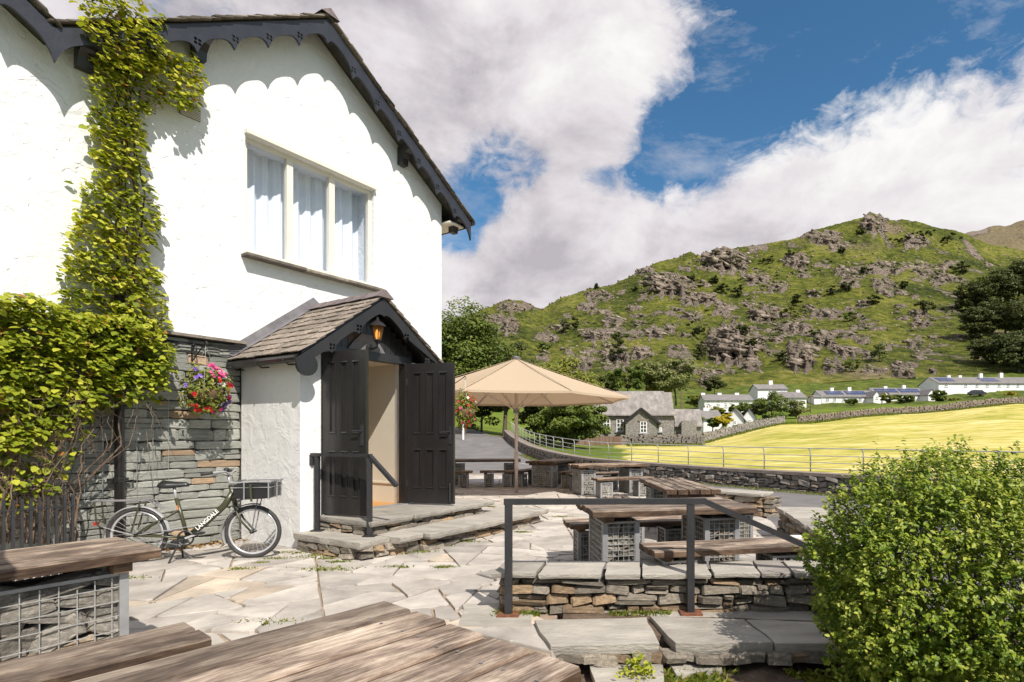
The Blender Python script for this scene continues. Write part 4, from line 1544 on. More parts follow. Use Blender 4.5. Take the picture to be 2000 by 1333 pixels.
def porch():
    p = empty('porch', H_ORG, ANG)
    tag(p, 'small gabled porch with slate roof and black double doors standing open', 'porch')
    r = random.Random(4)
    S0, S1 = 4.07, 6.14
    FRONT = 1.36
    cs = 5.115
    J0, J1 = hloc(627, 850, FRONT).x, hloc(797, 850, FRONT).x
    ez, az = 2.46, 3.34
    k = (az - ez) / 1.15
    ZF = 0.36
    TOPW = 2.44
    wl = MB()
    # side walls and front piers, solid
    wl.box((S0 + .11, -FRONT / 2 + .0, 1.25), (.22, FRONT, 2.5))
    wl.box((S1 - .11, -FRONT / 2, 1.25), (.22, FRONT, 2.5))
    wl.box(((S0 + .222 + J0) / 2, -FRONT + .14, 1.25), (J0 - S0 - .222, .27, 2.5))
    wl.box(((S1 - .222 + J1) / 2, -FRONT + .14, 1.25), (S1 - J1 - .222, .27, 2.5))
    wl.build('wall', MATS['stucco_rough'], p)
    # inside: lining, ceiling and floor
    MB().box((J1 + .035, -FRONT / 2 + .02, 1.42), (.03, FRONT - .1, 2.2)).build('lining', MATS['cream_wall'], p)
    MB().box((J1 + .012, -FRONT / 2 + .02, .68), (.016, FRONT - .1, .025)).build('dado_rail', MATS['cream_wall'], p)
    MB().box((J0 - .035, -FRONT / 2 + .02, 1.42), (.03, FRONT - .1, 2.2)).build('lining', MATS['cream_wall'], p)
    MB().box(((J0 + J1) / 2, -.02, 1.42), (J1 - J0, .03, 2.2)).build('lining', MATS['cream_wall'], p)
    MB().box(((J0 + J1) / 2, -FRONT / 2, 2.50), (J1 - J0 + .1, FRONT - .06, .03)).build('ceiling', MATS['cream_wall'], p)
    MB().box(((J0 + J1) / 2, -FRONT / 2, .365), (J1 - J0 + .1, FRONT - .1, .03)).build('floor', MATS['oak_floor'], p)
    MB().box(((J0 + J1) / 2, -FRONT + .02, .385), (J1 - J0, .12, .03)).build('threshold', MATS['steel'], p)
    # door frame
    fm = MB()
    fm.box((J0 + .035, -FRONT + .05, 1.43), (.07, .14, 2.10))
    fm.box((J1 - .035, -FRONT + .05, 1.43), (.07, .14, 2.10))
    fm.box(((J0 + J1) / 2, -FRONT + .051, 2.515), (J1 - J0 + .1, .145, .11))
    fm.build('door_frame', MATS['black_paint'], p)
    # boarded gable above the frame, one board after another
    n = 16
    for i in range(n):
        x0 = J0 - .1 + (J1 - J0 + .2) * i / n
        x1 = J0 - .1 + (J1 - J0 + .2) * (i + 1) / n
        zt = az - .14 - abs((x0 + x1) / 2 - cs) * k
        MB().box(((x0 + x1) / 2, -FRONT + .045, (2.572 + zt) / 2), (x1 - x0 - .006, .05, zt - 2.572)).build('gable_board', MATS['black_paint'], p)
    MB().prism([(-.30, 2.575), (.30, 2.575), (.20, 2.70), (.09, 2.80), (-.09, 2.80), (-.2, 2.70)], lambda a, b: (cs - .08 + a, -FRONT - .01, b), lambda a, b: (cs - .08 + a, -FRONT + .015, b)).build('head_plate', MATS['lead'], p)
    # double doors, four moulded panels below and above
    def door(hx, ang, w, side, label):
        d = empty('door', (hx, -FRONT - .02, .41), ang, p)
        d['label'] = label
        H = 2.06
        t = .045
        fr = MB()
        cols = [0, .085, w - .085, w]
        st = (w - 2 * .1 - 2 * .075) / 3
        xs = [.1 + i * (st + .075) for i in range(3)]
        # stiles, rails, muntins
        fr.box((.05, 0, H / 2), (.1, t, H))
        fr.box((w - .05, 0, H / 2), (.1, t, H))
        for (z0, z1) in ((0, .22), (.80, 1.02), (H - .13, H)):
            fr.box((w / 2, 0, (z0 + z1) / 2), (w - .2, t - .001, z1 - z0))
        for x in (xs[0] + st, xs[1] + st):
            for (z0, z1) in ((.22, .80), (1.02, H - .13)):
                fr.box((x + .0375, 0, (z0 + z1) / 2), (.075, t - .002, z1 - z0))
        fr.build('door_leaf', MATS['black_paint'], d)
        for x in xs:
            for (z0, z1) in ((.22, .80), (1.02, H - .13)):
                pn = MB()
                pn.box((x + st / 2, 0, (z0 + z1) / 2), (st - .002, .016, z1 - z0 - .002))
                for sy in (-1, 1):       # bolection moulding round each panel
                    for (c, s) in (((x + st / 2, z0 + .01), (st, .02)), ((x + st / 2, z1 - .01), (st, .02))):
                        pn.box((c[0], sy * .018, c[1]), (s[0] - .004, .02, s[1]), Matrix.Rotation(sy * .5, 3, 'X'))
                    for xx in (x + .01, x + st - .01):
                        pn.box((xx, sy * .018, (z0 + z1) / 2), (.018, .02, z1 - z0 - .042))
                pn.build('panel', MATS['black_paint'], d)
        hm = MB()
        hx2 = w - .055 if side < 0 else w - .055
        for sy in (-1, 1):
            hm.box((hx2, sy * .027, 1.0), (.045, .012, .26))
            hm.tube([(hx2, sy * .03, 1.05), (hx2, sy * .075, 1.05), (hx2 - .11, sy * .078, 1.05)], .010, 8)
        hm.build('handle', MATS['iron_paint'], d)
        if side > 0:
            MB().tube([(w - .05, .03 * -1 - .012, .03), (w - .05, -.042, .3)], .013, 8).build('bolt', MATS['iron_paint'], d)
        for z in (.25, 1.75):
            MB().tube([(-.012, -.01, z), (-.012, -.01, z + .09)], .012, 8).build('hinge', MATS['lead'], d)
        return d
    door(J0 + .03, R(-80), .70, -1, 'left leaf of the double door, opened towards the handrail')
    door(J1 - .02, R(-73), .76, 1, 'right leaf of the double door, opened flat towards the terrace')
    # roof
    ov = .26
    rfm = MB()
    HW = 1.17
    for sg in (-1, 1):
        rfm.add([(cs, .0, az - .03), (cs + sg * HW, .0, az - .03 - HW * k), (cs + sg * HW, -FRONT - ov + .03, az - .03 - HW * k), (cs, -FRONT - ov + .03, az - .03),
                 (cs, .0, az - .08), (cs + sg * HW, .0, az - .08 - HW * k), (cs + sg * HW, -FRONT - ov + .03, az - .08 - HW * k), (cs, -FRONT - ov + .03, az - .08)],
                [(0, 1, 2, 3), (7, 6, 5, 4), (0, 4, 5, 1), (1, 5, 6, 2), (2, 6, 7, 3), (3, 7, 4, 0)])
    roof = rfm.build('roof', MATS['black_paint'], p)
    pr = variants('porch_tile', 6, 19, 'roof_slate', 0.05)
    al = math.atan(k)
    nrow = 9
    sl = HW / math.cos(al)
    L = FRONT + ov + .02
    for sg in (-1, 1):
        for i in range(nrow):
            d = sl * (i + .62) / nrow
            u = -.2 * (i % 2) * .5
            while u < L:
                w = r.uniform(.13, .24)
                u0, u1 = max(u, 0), min(u + w, L)
                if L - u1 < .08:
                    u1 = L
                if u1 - u0 > .03:
                    x = cs + sg * d * math.cos(al)
                    z = az - d * math.sin(al) + r.uniform(-.003, .006)
                    link('slate', r.choice(pr), roof, (x, -(u0 + u1) / 2, z), (0, sg * (al - .10 + r.uniform(-.02, .02)), r.uniform(-.02, .02)), (sl / nrow * 1.75, u1 - u0 - .004, .017))
                u = u1 if u1 >= L else u + w
    u = .02
    while u < L:
        l = min(.32, L + .03 - u)
        m = MB().add([(cs, -u, az + .06), (cs + .13, -u, az - .05), (cs - .13, -u, az - .05), (cs, -u - l + .01, az + .065), (cs + .135, -u - l + .01, az - .045), (cs - .135, -u - l + .01, az - .045)],
                     [(0, 1, 2), (3, 5, 4), (0, 3, 4, 1), (0, 2, 5, 3), (1, 4, 5, 2)])
        m.build('ridge_tile', MATS['ridge_tile'], roof)
        u += l
    for sg in (-1, 1):
        bargeboard(p, cs, az - .06, HW, math.atan(k), sg, FRONT + ov - .02, .15, .085, 3, .035, MATS['black_paint'])
        # rounded foot of the board
        ex = cs + sg * (HW - .06)
        ezz = az - .06 - (HW - .06) * k - .17
        MB().tube([(ex, -FRONT - ov + .04, ezz), (ex, -FRONT - ov, ezz)], .135, 18).build('board_foot', MATS['black_paint'], p)
        # gutter along the side
        gx = cs + sg * (HW + .035)
        gz_ = az - HW * k - .10
        g = MB().tube([(gx, -.02, gz_), (gx, -FRONT - ov + .05, gz_ - .01)], .05, 10).build('gutter', MATS['black_paint'], p)
        for t in (.15, .75, 1.35):
            MB().tube([(gx - sg * .12, -t, gz_ - .06), (gx - sg * .02, -t, gz_ - .075), (gx + sg * .05, -t, gz_ - .02)], .011, 6).build('gutter_bracket', MATS['black_paint'], g)
    # lead flashing where the roof meets the wall
    for sg in (-1, 1):
        f = MB()
        for (o0, o1, zz) in ((-.004, -.02, .14), (-.02, -.12, .022)):
            f.add([(cs, o0, az + .03 + zz), (cs + sg * (HW + .03), o0, az + .03 + zz - (HW + .03) * k), (cs + sg * (HW + .03), o1, az + .03 - (HW + .03) * k + .004), (cs, o1, az + .034)], [(0, 1, 2, 3)])
        f.build('flashing', MATS['lead'], p, fixn=False)
    return p


porch_o = porch()


def lantern():
    c = hw(5.02, 1.42, 2.62)
    o = empty('wall_lantern', c, ANG)
    tag(o, 'small black coach lantern glowing above the open double doors', 'lamp')
    MB().lathe([(.05, 0), (.05, .015), (.035, .02)], 12, (0, -.0, 0)).build('back_plate', MATS['black_paint'], o).rotation_euler = (R(90), 0, 0)
    MB().tube([(0, 0, 0), (0, -.08, -.03), (0, -.17, -.01), (0, -.18, .06)], .014, 8).build('arm', MATS['black_paint'], o, smooth=True)
    b = MB()
    b.lathe([(.02, .03), (.035, .06), (.05, .075), (.052, .09)], 6, (0, -.18, 0))
    b.lathe([(.115, .27), (.11, .285), (.06, .33), (.025, .35), (.02, .375), (.006, .40)], 6, (0, -.18, 0))
    for k in range(6):
        a = 2 * math.pi * k / 6
        b.bar((.05 * math.cos(a), -.18 + .05 * math.sin(a), .09), (.085 * math.cos(a), -.18 + .085 * math.sin(a), .27), .009, .009)
    b.build('frame', MATS['black_paint'], o)
    MB().lathe([(.046, .092), (.08, .268)], 6, (0, -.18, 0)).build('glass', MATS['amber_glass'], o)
    MB().lathe([(.016, .10), (.026, .14), (.026, .19), (.012, .225)], 10, (0, -.18, 0)).build('bulb', MATS['lamp_glow'], o, smooth=True)


lantern()


# ---------------------------------------------------------------- terrace: crazy paving, steps, low walls
def clip_poly(poly, a, b, c):
    """keep a*x+b*y <= c"""
    out = []
    n = len(poly)
    for i in range(n):
        p, q = poly[i], poly[(i + 1) % n]
        dp, dq = a * p[0] + b * p[1] - c, a * q[0] + b * q[1] - c
        if dp <= 0:
            out.append(p)
        if (dp < 0 < dq) or (dq < 0 < dp):
            t = dp / (dp - dq)
            out.append((p[0] + (q[0] - p[0]) * t, p[1] + (q[1] - p[1]) * t))
    return out


def inset(poly, d):
    n = len(poly)
    ar = sum(poly[i][0] * poly[(i + 1) % n][1] - poly[(i + 1) % n][0] * poly[i][1] for i in range(n))
    if ar < 0:
        poly = poly[::-1]
    out = poly
    for i in range(n):
        p, q = poly[i], poly[(i + 1) % n]
        dx, dy = q[0] - p[0], q[1] - p[1]
        L = math.hypot(dx, dy)
        if L < 1e-6:
            continue
        nx, ny = dy / L, -dx / L
        out = clip_poly(out, nx, ny, nx * p[0] + ny * p[1] - d)
        if len(out) < 3:
            return []
    return out


def area(poly):
    n = len(poly)
    return abs(sum(poly[i][0] * poly[(i + 1) % n][1] - poly[(i + 1) % n][0] * poly[i][1] for i in range(n))) / 2


# outline of the terrace (convex pieces are not needed: every stone is clipped by the borders it meets)
def in_terrace(x, y):
    if NN.x * x + NN.y * y < WALL - .1 and D1.x * x + D1.y * y < 7.8:
        return False
    if x < -9:
        return False
    if y < 0.4 or y > 20:
        return False
    if y < 4.75 and x > -0.62:                # the low wall and the steps down
        return y > 3.9 and x < -0.2
    if x > edge_x(y):
        return False
    return True


def edge_x(y):
    return float(np.interp(y, [4.6, 5.0, 8.0, 8.6, 9.7, 11, 14, 16, 18, 20, 22], [2.35, 2.35, 2.75, 2.9, 3.1, 2.9, 2.2, 1.1, -.4, -1.9, -3.4]))


def terrace():
    root = empty('terrace', (0, 0, 0))
    root['kind'] = 'structure'
    root['label'] = 'sunlit crazy paving of grey slate flags with sandy joints'
    # bed of sand under the flags
    ys = np.linspace(.3, 21, 60)
    V, Fc = [], []
    for i, y in enumerate(ys):
        x1 = edge_x(y) if y > 4.6 else -.25
        V += [(-13, y, -.022), (x1, y, -.022), (x1, y, -.4)]
    for i in range(len(ys) - 1):
        a, b = i * 3, i * 3 + 3
        Fc += [(a, a + 1, b + 1, b), (a + 1, a + 2, b + 2, b + 1)]
    MB().add(V, Fc).build('sand_bed', MATS['sand'], root, fixn=False)
    r = random.Random(21)
    # crazy paving: the bed is broken again and again along crooked lines until the pieces are flag sized
    pieces = []
    def split(poly, lvl=0):
        xs_, ys_ = [p[0] for p in poly], [p[1] for p in poly]
        cx_, cy_ = sum(xs_) / len(poly), sum(ys_) / len(poly)
        if lvl > 8 and not any(in_terrace(px_, py_) for px_, py_ in poly + [(cx_, cy_)]):
            return
        target = r.uniform(.07, .34) * (1 + .035 * max(cy_ - 4, 0))
        if area(poly) < target or lvl > 16:
            pieces.append((cx_, cy_, poly))
            return
        # longest direction of the piece
        best, bd = (1, 0), 0
        for p_ in poly:
            for q_ in poly:
                dd = math.dist(p_, q_)
                if dd > bd:
                    bd, best = dd, ((q_[0] - p_[0]) / dd, (q_[1] - p_[1]) / dd)
        a_ = math.atan2(best[1], best[0]) + r.uniform(-.45, .45)
        nx, ny = math.cos(a_), math.sin(a_)
        t_ = r.uniform(-.16, .16) * bd
        c_ = nx * (cx_ + nx * t_) + ny * (cy_ + ny * t_)
        A_, B_ = clip_poly(poly, nx, ny, c_), clip_poly(poly, -nx, -ny, -c_)
        for s_ in (A_, B_):
            if len(s_) >= 3:
                split(s_, lvl + 1)
    split([(-10, .4), (4.5, .4), (4.5, 20), (-10, 20)])
    cells = []
    for x, y, poly in pieces:
        if not in_terrace(x, y):
            continue
        # wall of the inn, near wall, road edge
        if D1.x * x + D1.y * y < 7.8:
            poly = clip_poly(poly, -NN.x, -NN.y, -(WALL + .03))
        if len(poly) >= 3 and y < 4.75:
            poly = clip_poly(poly, 1, 0, -.2 if y < 4.35 else -.62)
        if len(poly) >= 3 and y >= 4.5:
            e0, e1 = edge_x(y - .5), edge_x(y + .5)
            # x <= e0 + (e1-e0)*(Y-(y-.5))
            sl = (e1 - e0)
            poly = clip_poly(poly, 1, -sl, e0 - sl * (y - .5) - .01)
        if len(poly) < 3:
            continue
        poly = inset(poly, r.uniform(.005, .014))
        if len(poly) < 3 or area(poly) < .012:
            continue
        # knock the corners off and roughen the edges
        q = []
        n = len(poly)
        for k in range(n):
            p0, p1, p2 = poly[k - 1], poly[k], poly[(k + 1) % n]
            l0, l1 = math.dist(p0, p1), math.dist(p1, p2)
            if min(l0, l1) < .09:
                q.append(p1)
                continue
            c = r.uniform(.02, .06)
            q.append((p1[0] + (p0[0] - p1[0]) / l0 * c, p1[1] + (p0[1] - p1[1]) / l0 * c))
            q.append((p1[0] + (p2[0] - p1[0]) / l1 * c, p1[1] + (p2[1] - p1[1]) / l1 * c))
            if l1 > .3:
                t = r.uniform(.35, .65)
                nx, ny = -(p2[1] - p1[1]) / l1, (p2[0] - p1[0]) / l1
                w = r.uniform(0, .014)
                q.append((p1[0] + (p2[0] - p1[0]) * t + nx * w, p1[1] + (p2[1] - p1[1]) * t + ny * w))
        cells.append((x, y, q))
    def shown(c):
        return area(c[2]) / max(c[1], .5) ** 3 * (1 if CX + F * c[0] / c[1] > -60 and HY + F * EYE / c[1] < 1400 else .01)
    cells.sort(key=shown, reverse=True)
    rest = MB()
    for i, (x, y, q) in enumerate(cells):
        z = r.uniform(-.006, .006)
        tx, ty = r.uniform(-.006, .006), r.uniform(-.006, .006)
        zf = lambda a, b: z + (a - x) * tx + (b - y) * ty
        if i < 300:
            m = MB()
            n = len(q)
            vs = [(a - x, b - y, zf(a, b)) for a, b in q] + [((a - x) * 1.012, (b - y) * 1.012, zf(a, b) - .008) for a, b in q] + [((a - x) * 1.012, (b - y) * 1.012, -.05) for a, b in q]
            fs = [tuple(range(n))]
            for k in range(n):
                j = (k + 1) % n
                fs += [(k, n + k, n + j, j), (n + k, 2 * n + k, 2 * n + j, n + j)]
            m.add(vs, fs)
            o = m.build('flagstone', MATS['flag'], root)
            o.location = (x, y, 0)
        else:
            rest.prism(q, lambda a, b: (a, b, zf(a, b)), lambda a, b: (a, b, -.05))
    if rest.v:
        tag(rest.build('flagstones', MATS['flag'], root), kind='stuff')


terrace()


def slab(parent, name, poly, z, th, mat, r, rough=.012):
    """a thick stone slab with a split, uneven edge"""
    n0 = len(poly)
    q = []
    for i in range(n0):
        p0, p1 = poly[i], poly[(i + 1) % n0]
        m = max(1, int(math.dist(p0, p1) / .13))
        for k in range(m):
            t = k / m
            q.append((p0[0] + (p1[0] - p0[0]) * t + r.uniform(-rough, rough), p0[1] + (p1[1] - p0[1]) * t + r.uniform(-rough, rough)))
    n = len(q)
    cx, cy = sum(a for a, _ in q) / n, sum(b for _, b in q) / n
    ring = lambda s, zz, j: [((a - cx) * s, (b - cy) * s, zz + r.uniform(-j, j)) for a, b in q]
    vs = ring(.994, z, .0015) + ring(1.0, z - .005, .003) + ring(.992, z - th * .6, .006) + ring(.965, z - th, .006)
    fs = [tuple(range(n)), tuple(range(4 * n - 1, 3 * n - 1, -1))]
    for l in range(3):
        for k in range(n):
            j = (k + 1) % n
            fs.append((l * n + k, (l + 1) * n + k, (l + 1) * n + j, l * n + j))
    o = MB().add(vs, fs).build(name, mat, parent)
    o.location = (cx, cy, 0)
    return o


def steps():
    root = empty('porch_steps', hw(5.1, 1.6, 0), 0)
    tag(root, 'two worn slate steps and landing below the open porch doors', 'steps')
    inv = -root.location
    r = random.Random(8)
    g = lambda s, o: (hw(s, o, 0).x + inv.x, hw(s, o, 0).y + inv.y)
    # landing, upper tread: three slabs
    cuts = [4.30, 4.98, 5.72, 6.72]
    for a, b in zip(cuts, cuts[1:]):
        slab(root, 'tread', [g(a + .006, 1.30), g(a + .006, 2.42 - (a - 4.3) * .09), g(b - .006, 2.42 - (b - 4.3) * .09), g(b - .006, 1.30)], .385, .065, MATS['step_slab'], r)
    # lower tread
    cuts = [3.98, 4.40, 4.78, 5.75, 7.45]
    for i, (a, b) in enumerate(zip(cuts, cuts[1:])):
        o0, o1 = (1.34, 2.62) if i < 2 else (1.9, 2.92)
        if i == 1:
            o0, o1 = 1.34, 2.80
        slab(root, 'tread', [g(a + .006, o0), g(a + .006, o1 - (a - 4.) * .05), g(b - .006, o1 - (b - 4.) * .05), g(b - .006, o0)], .215 + r.uniform(-.008, .008), .075, MATS['step_slab'], r)
    # rubble under the treads, single stones
    pr = variants('dry', 8, 13, 'dry_stone', 0.16)
    def line(p0, p1, z0, hh, n, nm='riser_stone'):
        for i in range(n):
            t = (i + .5) / n
            x, y = p0[0] + (p1[0] - p0[0]) * t, p0[1] + (p1[1] - p0[1]) * t
            yaw = math.atan2(p1[1] - p0[1], p1[0] - p0[0])
            link(nm, r.choice(pr), root, (x, y, z0 + hh / 2 + r.uniform(-.01, .01)), (r.uniform(-.1, .1), r.uniform(-.08, .08), yaw), (math.dist(p0, p1) / n * r.uniform(.85, 1.08), .2, hh * r.uniform(.8, 1.05)))
    for k in range(2):
        line(g(4.38, 2.26 - k * .03), g(6.55, 2.05 - k * .03), .205 + k * .056, .058, 9 + k)
        line(g(4.42, 1.36), g(4.42, 2.24), .205 + k * .056, .058, 4)
        line(g(4.06, 2.46 + k * .03), g(4.8, 2.58), -.01 + k * .075, .08, 4 + k)
        line(g(4.8, 2.68 - k * .03), g(7.35, 2.56 - k * .02), -.01 + k * .075, .08, 8 + k * 2)
        line(g(4.10, 1.4), g(4.10, 2.45), -.01 + k * .075, .08, 4 + k)
    core = MB()
    core.prism([g(4.44, 1.3), g(4.44, 2.2), g(6.5, 2.0), g(6.5, 1.3)], lambda a, b: (a, b, 0), lambda a, b: (a, b, .28))
    core.prism([g(4.15, 1.36), g(4.15, 2.42), g(7.2, 2.5), g(7.2, 1.9)], lambda a, b: (a, b, -.02), lambda a, b: (a, b, .10))
    core.build('core', MATS['mortar_dark'], root)


steps()


def handrails():
    r = random.Random(3)
    # at the porch steps: runs out from the wall and then down
    root = empty('porch_handrail', hw(4.36, 1.9, 0.18), 0)
    tag(root, 'short black iron handrail bolted to the porch steps', 'railing')
    inv = root.location
    w = lambda px, py, Y: at_depth(px, py, Y) - inv
    # two posts standing on the lower tread
    b0 = Vector(((620 - CX) / F * 7.0, 7.0, .215))
    b1 = Vector(((722 - CX) / F * 6.62, 6.62, .215))
    top = lambda b, px, py: Vector((b.x, b.y, EYE + (HY - py) / F * b.y))
    t0, t1 = top(b0, 620, 888), top(b1, 722, 891)
    zt = (t0.z + t1.z) / 2
    t0.z = t1.z = zt
    for b, t in ((b0, t0), (b1, t1)):
        MB().bar(b - inv, t - inv - Vector((0, 0, .02)), .05, .05, (1, 0, 0)).build('post', MATS['iron_paint'], root)
        MB().box(b - inv + Vector((0, 0, .006)), (.14, .11, .012)).build('base_plate', MATS['iron_paint'], root)
    d = (t1 - t0).normalized()
    a = t0 - d * .10
    MB().bar(a - inv, t1 + d * .02 - inv, .05, .04).build('rail', MATS['iron_paint'], root)
    MB().bar(a - inv + Vector((0, 0, .0)), a - inv - Vector((0, 0, .13)), .05, .04, (1, 0, 0)).build('rail_return', MATS['iron_paint'], root)
    MB().bar(t1 - inv, t1 + d * .42 - inv - Vector((0, 0, .34)), .05, .04).build('sloping_rail', MATS['iron_paint'], root)
    # at the garden steps
    root = empty('garden_handrail', (0.1, 4.3, 0), 0)
    tag(root, 'long black iron handrail in front of the low slate topped wall', 'railing')
    inv = root.location
    p0, p1 = Vector((-.625, 4.36, 0)), Vector((.80, 4.40, 0))
    for p in (p0, p1):
        MB().bar(p - inv + Vector((0, 0, .02)), p - inv + Vector((0, 0, .87)), .055, .055, (1, 0, 0)).build('post', MATS['iron_paint'], root)
        MB().box(p - inv + Vector((0, 0, .012)), (.17, .13, .016)).build('base_plate', MATS['rust'], root)
    zt = .888
    MB().bar(Vector((-.66, 4.36, zt)) - inv, Vector((.92, 4.40, zt)) - inv, .055, .045).build('rail', MATS['iron_paint'], root)
    MB().bar(Vector((.905, 4.40, zt)) - inv, Vector((2.1, 4.46, .36)) - inv, .055, .045).build('sloping_rail', MATS['iron_paint'], root)


handrails()


def low_walls():
    r = random.Random(17)
    pr = variants('dry', 8, 13, 'dry_stone', 0.16)
    # wall in front of the tables
    root = empty('low_terrace_wall', (.8, 4.62, 0))
    tag(root, 'low dry stone wall with slate capping below the picnic tables', 'wall')
    inv = root.location
    L = 3.25
    x0, yf = -.72, 4.44
    MB().box(Vector((x0 + L / 2, yf + .2, .10)) - inv, (L - .12, .24, .34)).build('core', MATS['mortar_dark'], root)
    lay_stones(root, pr, L, .265, (.028, .10), (.09, .36), .17, .009, lambda u, z: (Vector((x0 + u, yf, z - .01)) - inv, 0.0), r, jut=.03, tilt=.07)
    lay_stones(root, pr, .36, .265, (.05, .12), (.12, .3), .15, .010, lambda u, z: (Vector((x0, yf + .36 - u, z - .01)) - inv, R(-90)), r, jut=.02, tilt=.06)
    lay_stones(root, pr, L, .265, (.06, .12), (.16, .4), .12, .012, lambda u, z: (Vector((x0 + L - u, yf + .38, z - .01)) - inv, R(180)), r, jut=.015, tilt=.05)
    x = x0 - .05
    for w in (.36, .52, .30, .56, .38, .26, .50, .48):
        slab(root, 'cap_slab', [(x + .012 - inv.x, yf - .05 - inv.y), (x + w - .012 - inv.x, yf - .05 - inv.y), (x + w - .012 + .05 - inv.x, yf + .40 - inv.y), (x + .012 + .05 - inv.x, yf + .40 - inv.y)], .322 + r.uniform(-.006, .006), .042, MATS['step_slab'], r, .009)
        x += w
    # wall along the road side, seen from above
    root = empty('parapet_wall', (2.5, 6.5, 0))
    tag(root, 'low stone parapet with wide slabs on the road edge of the terrace', 'wall')
    inv = root.location
    A, B = Vector((2.32, 4.95, 0)), Vector((2.72, 8.05, 0))
    d = (B - A).normalized()
    yaw = math.atan2(d.y, d.x)
    LL = (B - A).length
    nrm = Vector((-d.y, d.x, 0))
    MB().bar(A + d * .05 - nrm * .24 - inv + Vector((0, 0, .1)), B - d * .05 - nrm * .24 - inv + Vector((0, 0, .1)), .34, .5).build('core', MATS['mortar_dark'], root)
    lay_stones(root, pr, LL, .33, (.05, .11), (.14, .36), .17, .012, lambda u, z: (B - d * u - inv + Vector((0, 0, z)), yaw + math.pi), r, jut=.025, tilt=.06)
    u = 0
    while u < LL - .1:
        w = min(r.uniform(.42, .68), LL - u)
        P = [A + d * (u + .008) + nrm * .04, A + d * (u + w - .008) + nrm * .04, A + d * (u + w - .008) - nrm * .56, A + d * (u + .008) - nrm * .56]
        slab(root, 'cap_slab', [(p.x - inv.x, p.y - inv.y) for p in P], .39 + r.uniform(-.006, .006), .06, MATS['step_slab'], r, .014)
        u += w
    # farther parapet beside the lane
    root = empty('parapet_wall', (2.0, 11.5, 0))
    tag(root, 'short stone parapet end beside the lane behind the picnic tables', 'wall')
    inv = root.location
    A, B = Vector((3.0, 9.65, 0)), Vector((1.25, 11.1, 0))
    d = (B - A).normalized()
    yaw = math.atan2(d.y, d.x)
    LL = (B - A).length
    nrm = Vector((-d.y, d.x, 0))
    MB().bar(A + d * .08 - inv + nrm * -.22 + Vector((0, 0, .1)), B - inv + nrm * -.22 + Vector((0, 0, .1)), .30, .5).build('core', MATS['mortar_dark'], root)
    lay_stones(root, pr, LL, .34, (.05, .11), (.2, .45), .16, .012, lambda u, z: (B - d * u - inv + Vector((0, 0, z)), yaw + math.pi), r, jut=.025, tilt=.06)
    lay_stones(root, pr, .46, .34, (.05, .10), (.2, .45), .16, .012, lambda u, z: (A + nrm * -u - inv + Vector((0, 0, z)), yaw - R(90)) if False else (A - nrm * (.46 - u) - inv + Vector((0, 0, z)), yaw + R(90) + math.pi * 0 + R(0)), r, jut=.02, tilt=.05)
    u = 0
    while u < LL - .1:
        w = min(r.uniform(.6, .95), LL - u)
        P = [A + d * (u + .006) + nrm * .05, A + d * (u + w - .006) + nrm * .05, A + d * (u + w - .006) - nrm * .50, A + d * (u + .006) - nrm * .50]
        slab(root, 'cap_slab', [(p.x - inv.x, p.y - inv.y) for p in P], .40, .055, MATS['step_slab'], r, .01)
        u += w


low_walls()


def garden_steps():
    root = empty('garden_steps', (.6, 3.9, 0))
    tag(root, 'broad slate slabs stepping down from the terrace to the garden', 'steps')
    inv = root.location
    r = random.Random(6)
    q = lambda px, py, z: tuple(np.array(at(px, py, z)) - np.array((inv.x, inv.y)))
    def sl(pts, z, th):
        slab(root, 'slab', [q(px, py, z) for px, py in pts], z, th, MATS['step_slab'], r, .010)
    T = .035
    sl([(1042, 1212), (1076, 1262), (1286, 1256), (1262, 1206)], T, .07)
    sl([(1268, 1204), (1318, 1256), (1512, 1256), (1452, 1210)], T, .075)
    sl([(1458, 1210), (1516, 1256), (1660, 1258), (1610, 1216)], T, .075)
    sl([(905, 1180), (898, 1222), (1040, 1226), (1034, 1178)], .006, .05)
    sl([(985, 1162), (1000, 1186), (1260, 1202), (1262, 1182)], .004, .05)
    sl([(1266, 1182), (1264, 1202), (1600, 1212), (1580, 1186)], .004, .05)
    Z2 = -.10
    sl([(1150, 1292), (1165, 1345), (1300, 1330), (1290, 1286)], Z2, .06)
    sl([(1300, 1284), (1320, 1318), (1410, 1306), (1400, 1268)], Z2 - .01, .06)
    pr = variants('dry', 8, 13, 'dry_stone', 0.16)
    for i in range(17):                      # packing stones under the slabs
        px = 1085 + i * 33
        x, y = q(px + r.uniform(-8, 8), 1252, T)
        link('packing_stone', r.choice(pr), root, (x, y + r.uniform(-.02, .03), -.06 + r.uniform(-.01, .01)), (r.uniform(-.1, .1), r.uniform(-.1, .1), r.uniform(-.2, .2)), (r.uniform(.10, .19), .16, r.uniform(.04, .07)))
    MB().box((.5, .36, -.10), (2.6, .66, .2)).build('core', MATS['soil'], root)
    # the soil of the garden bed
    V, Fc = [], []
    xs, ys = np.linspace(-.3, 7, 70), np.linspace(.2, 4.6, 50)
    X, Y = np.meshgrid(xs, ys)
    Z = -.16 + fbm(X * 2.2, Y * 2.2, 4, 12) * .10 + fbm(X * 9, Y * 9, 3, 15) * .03
    o = npmesh('garden_soil', np.stack([X, Y, Z], -1).reshape(-1, 3), grid_faces(50, 70), MATS['soil'], smooth=True)
    tag(o, 'bare earth of the garden bed under the box bush', 'soil', kind='structure')


garden_steps()

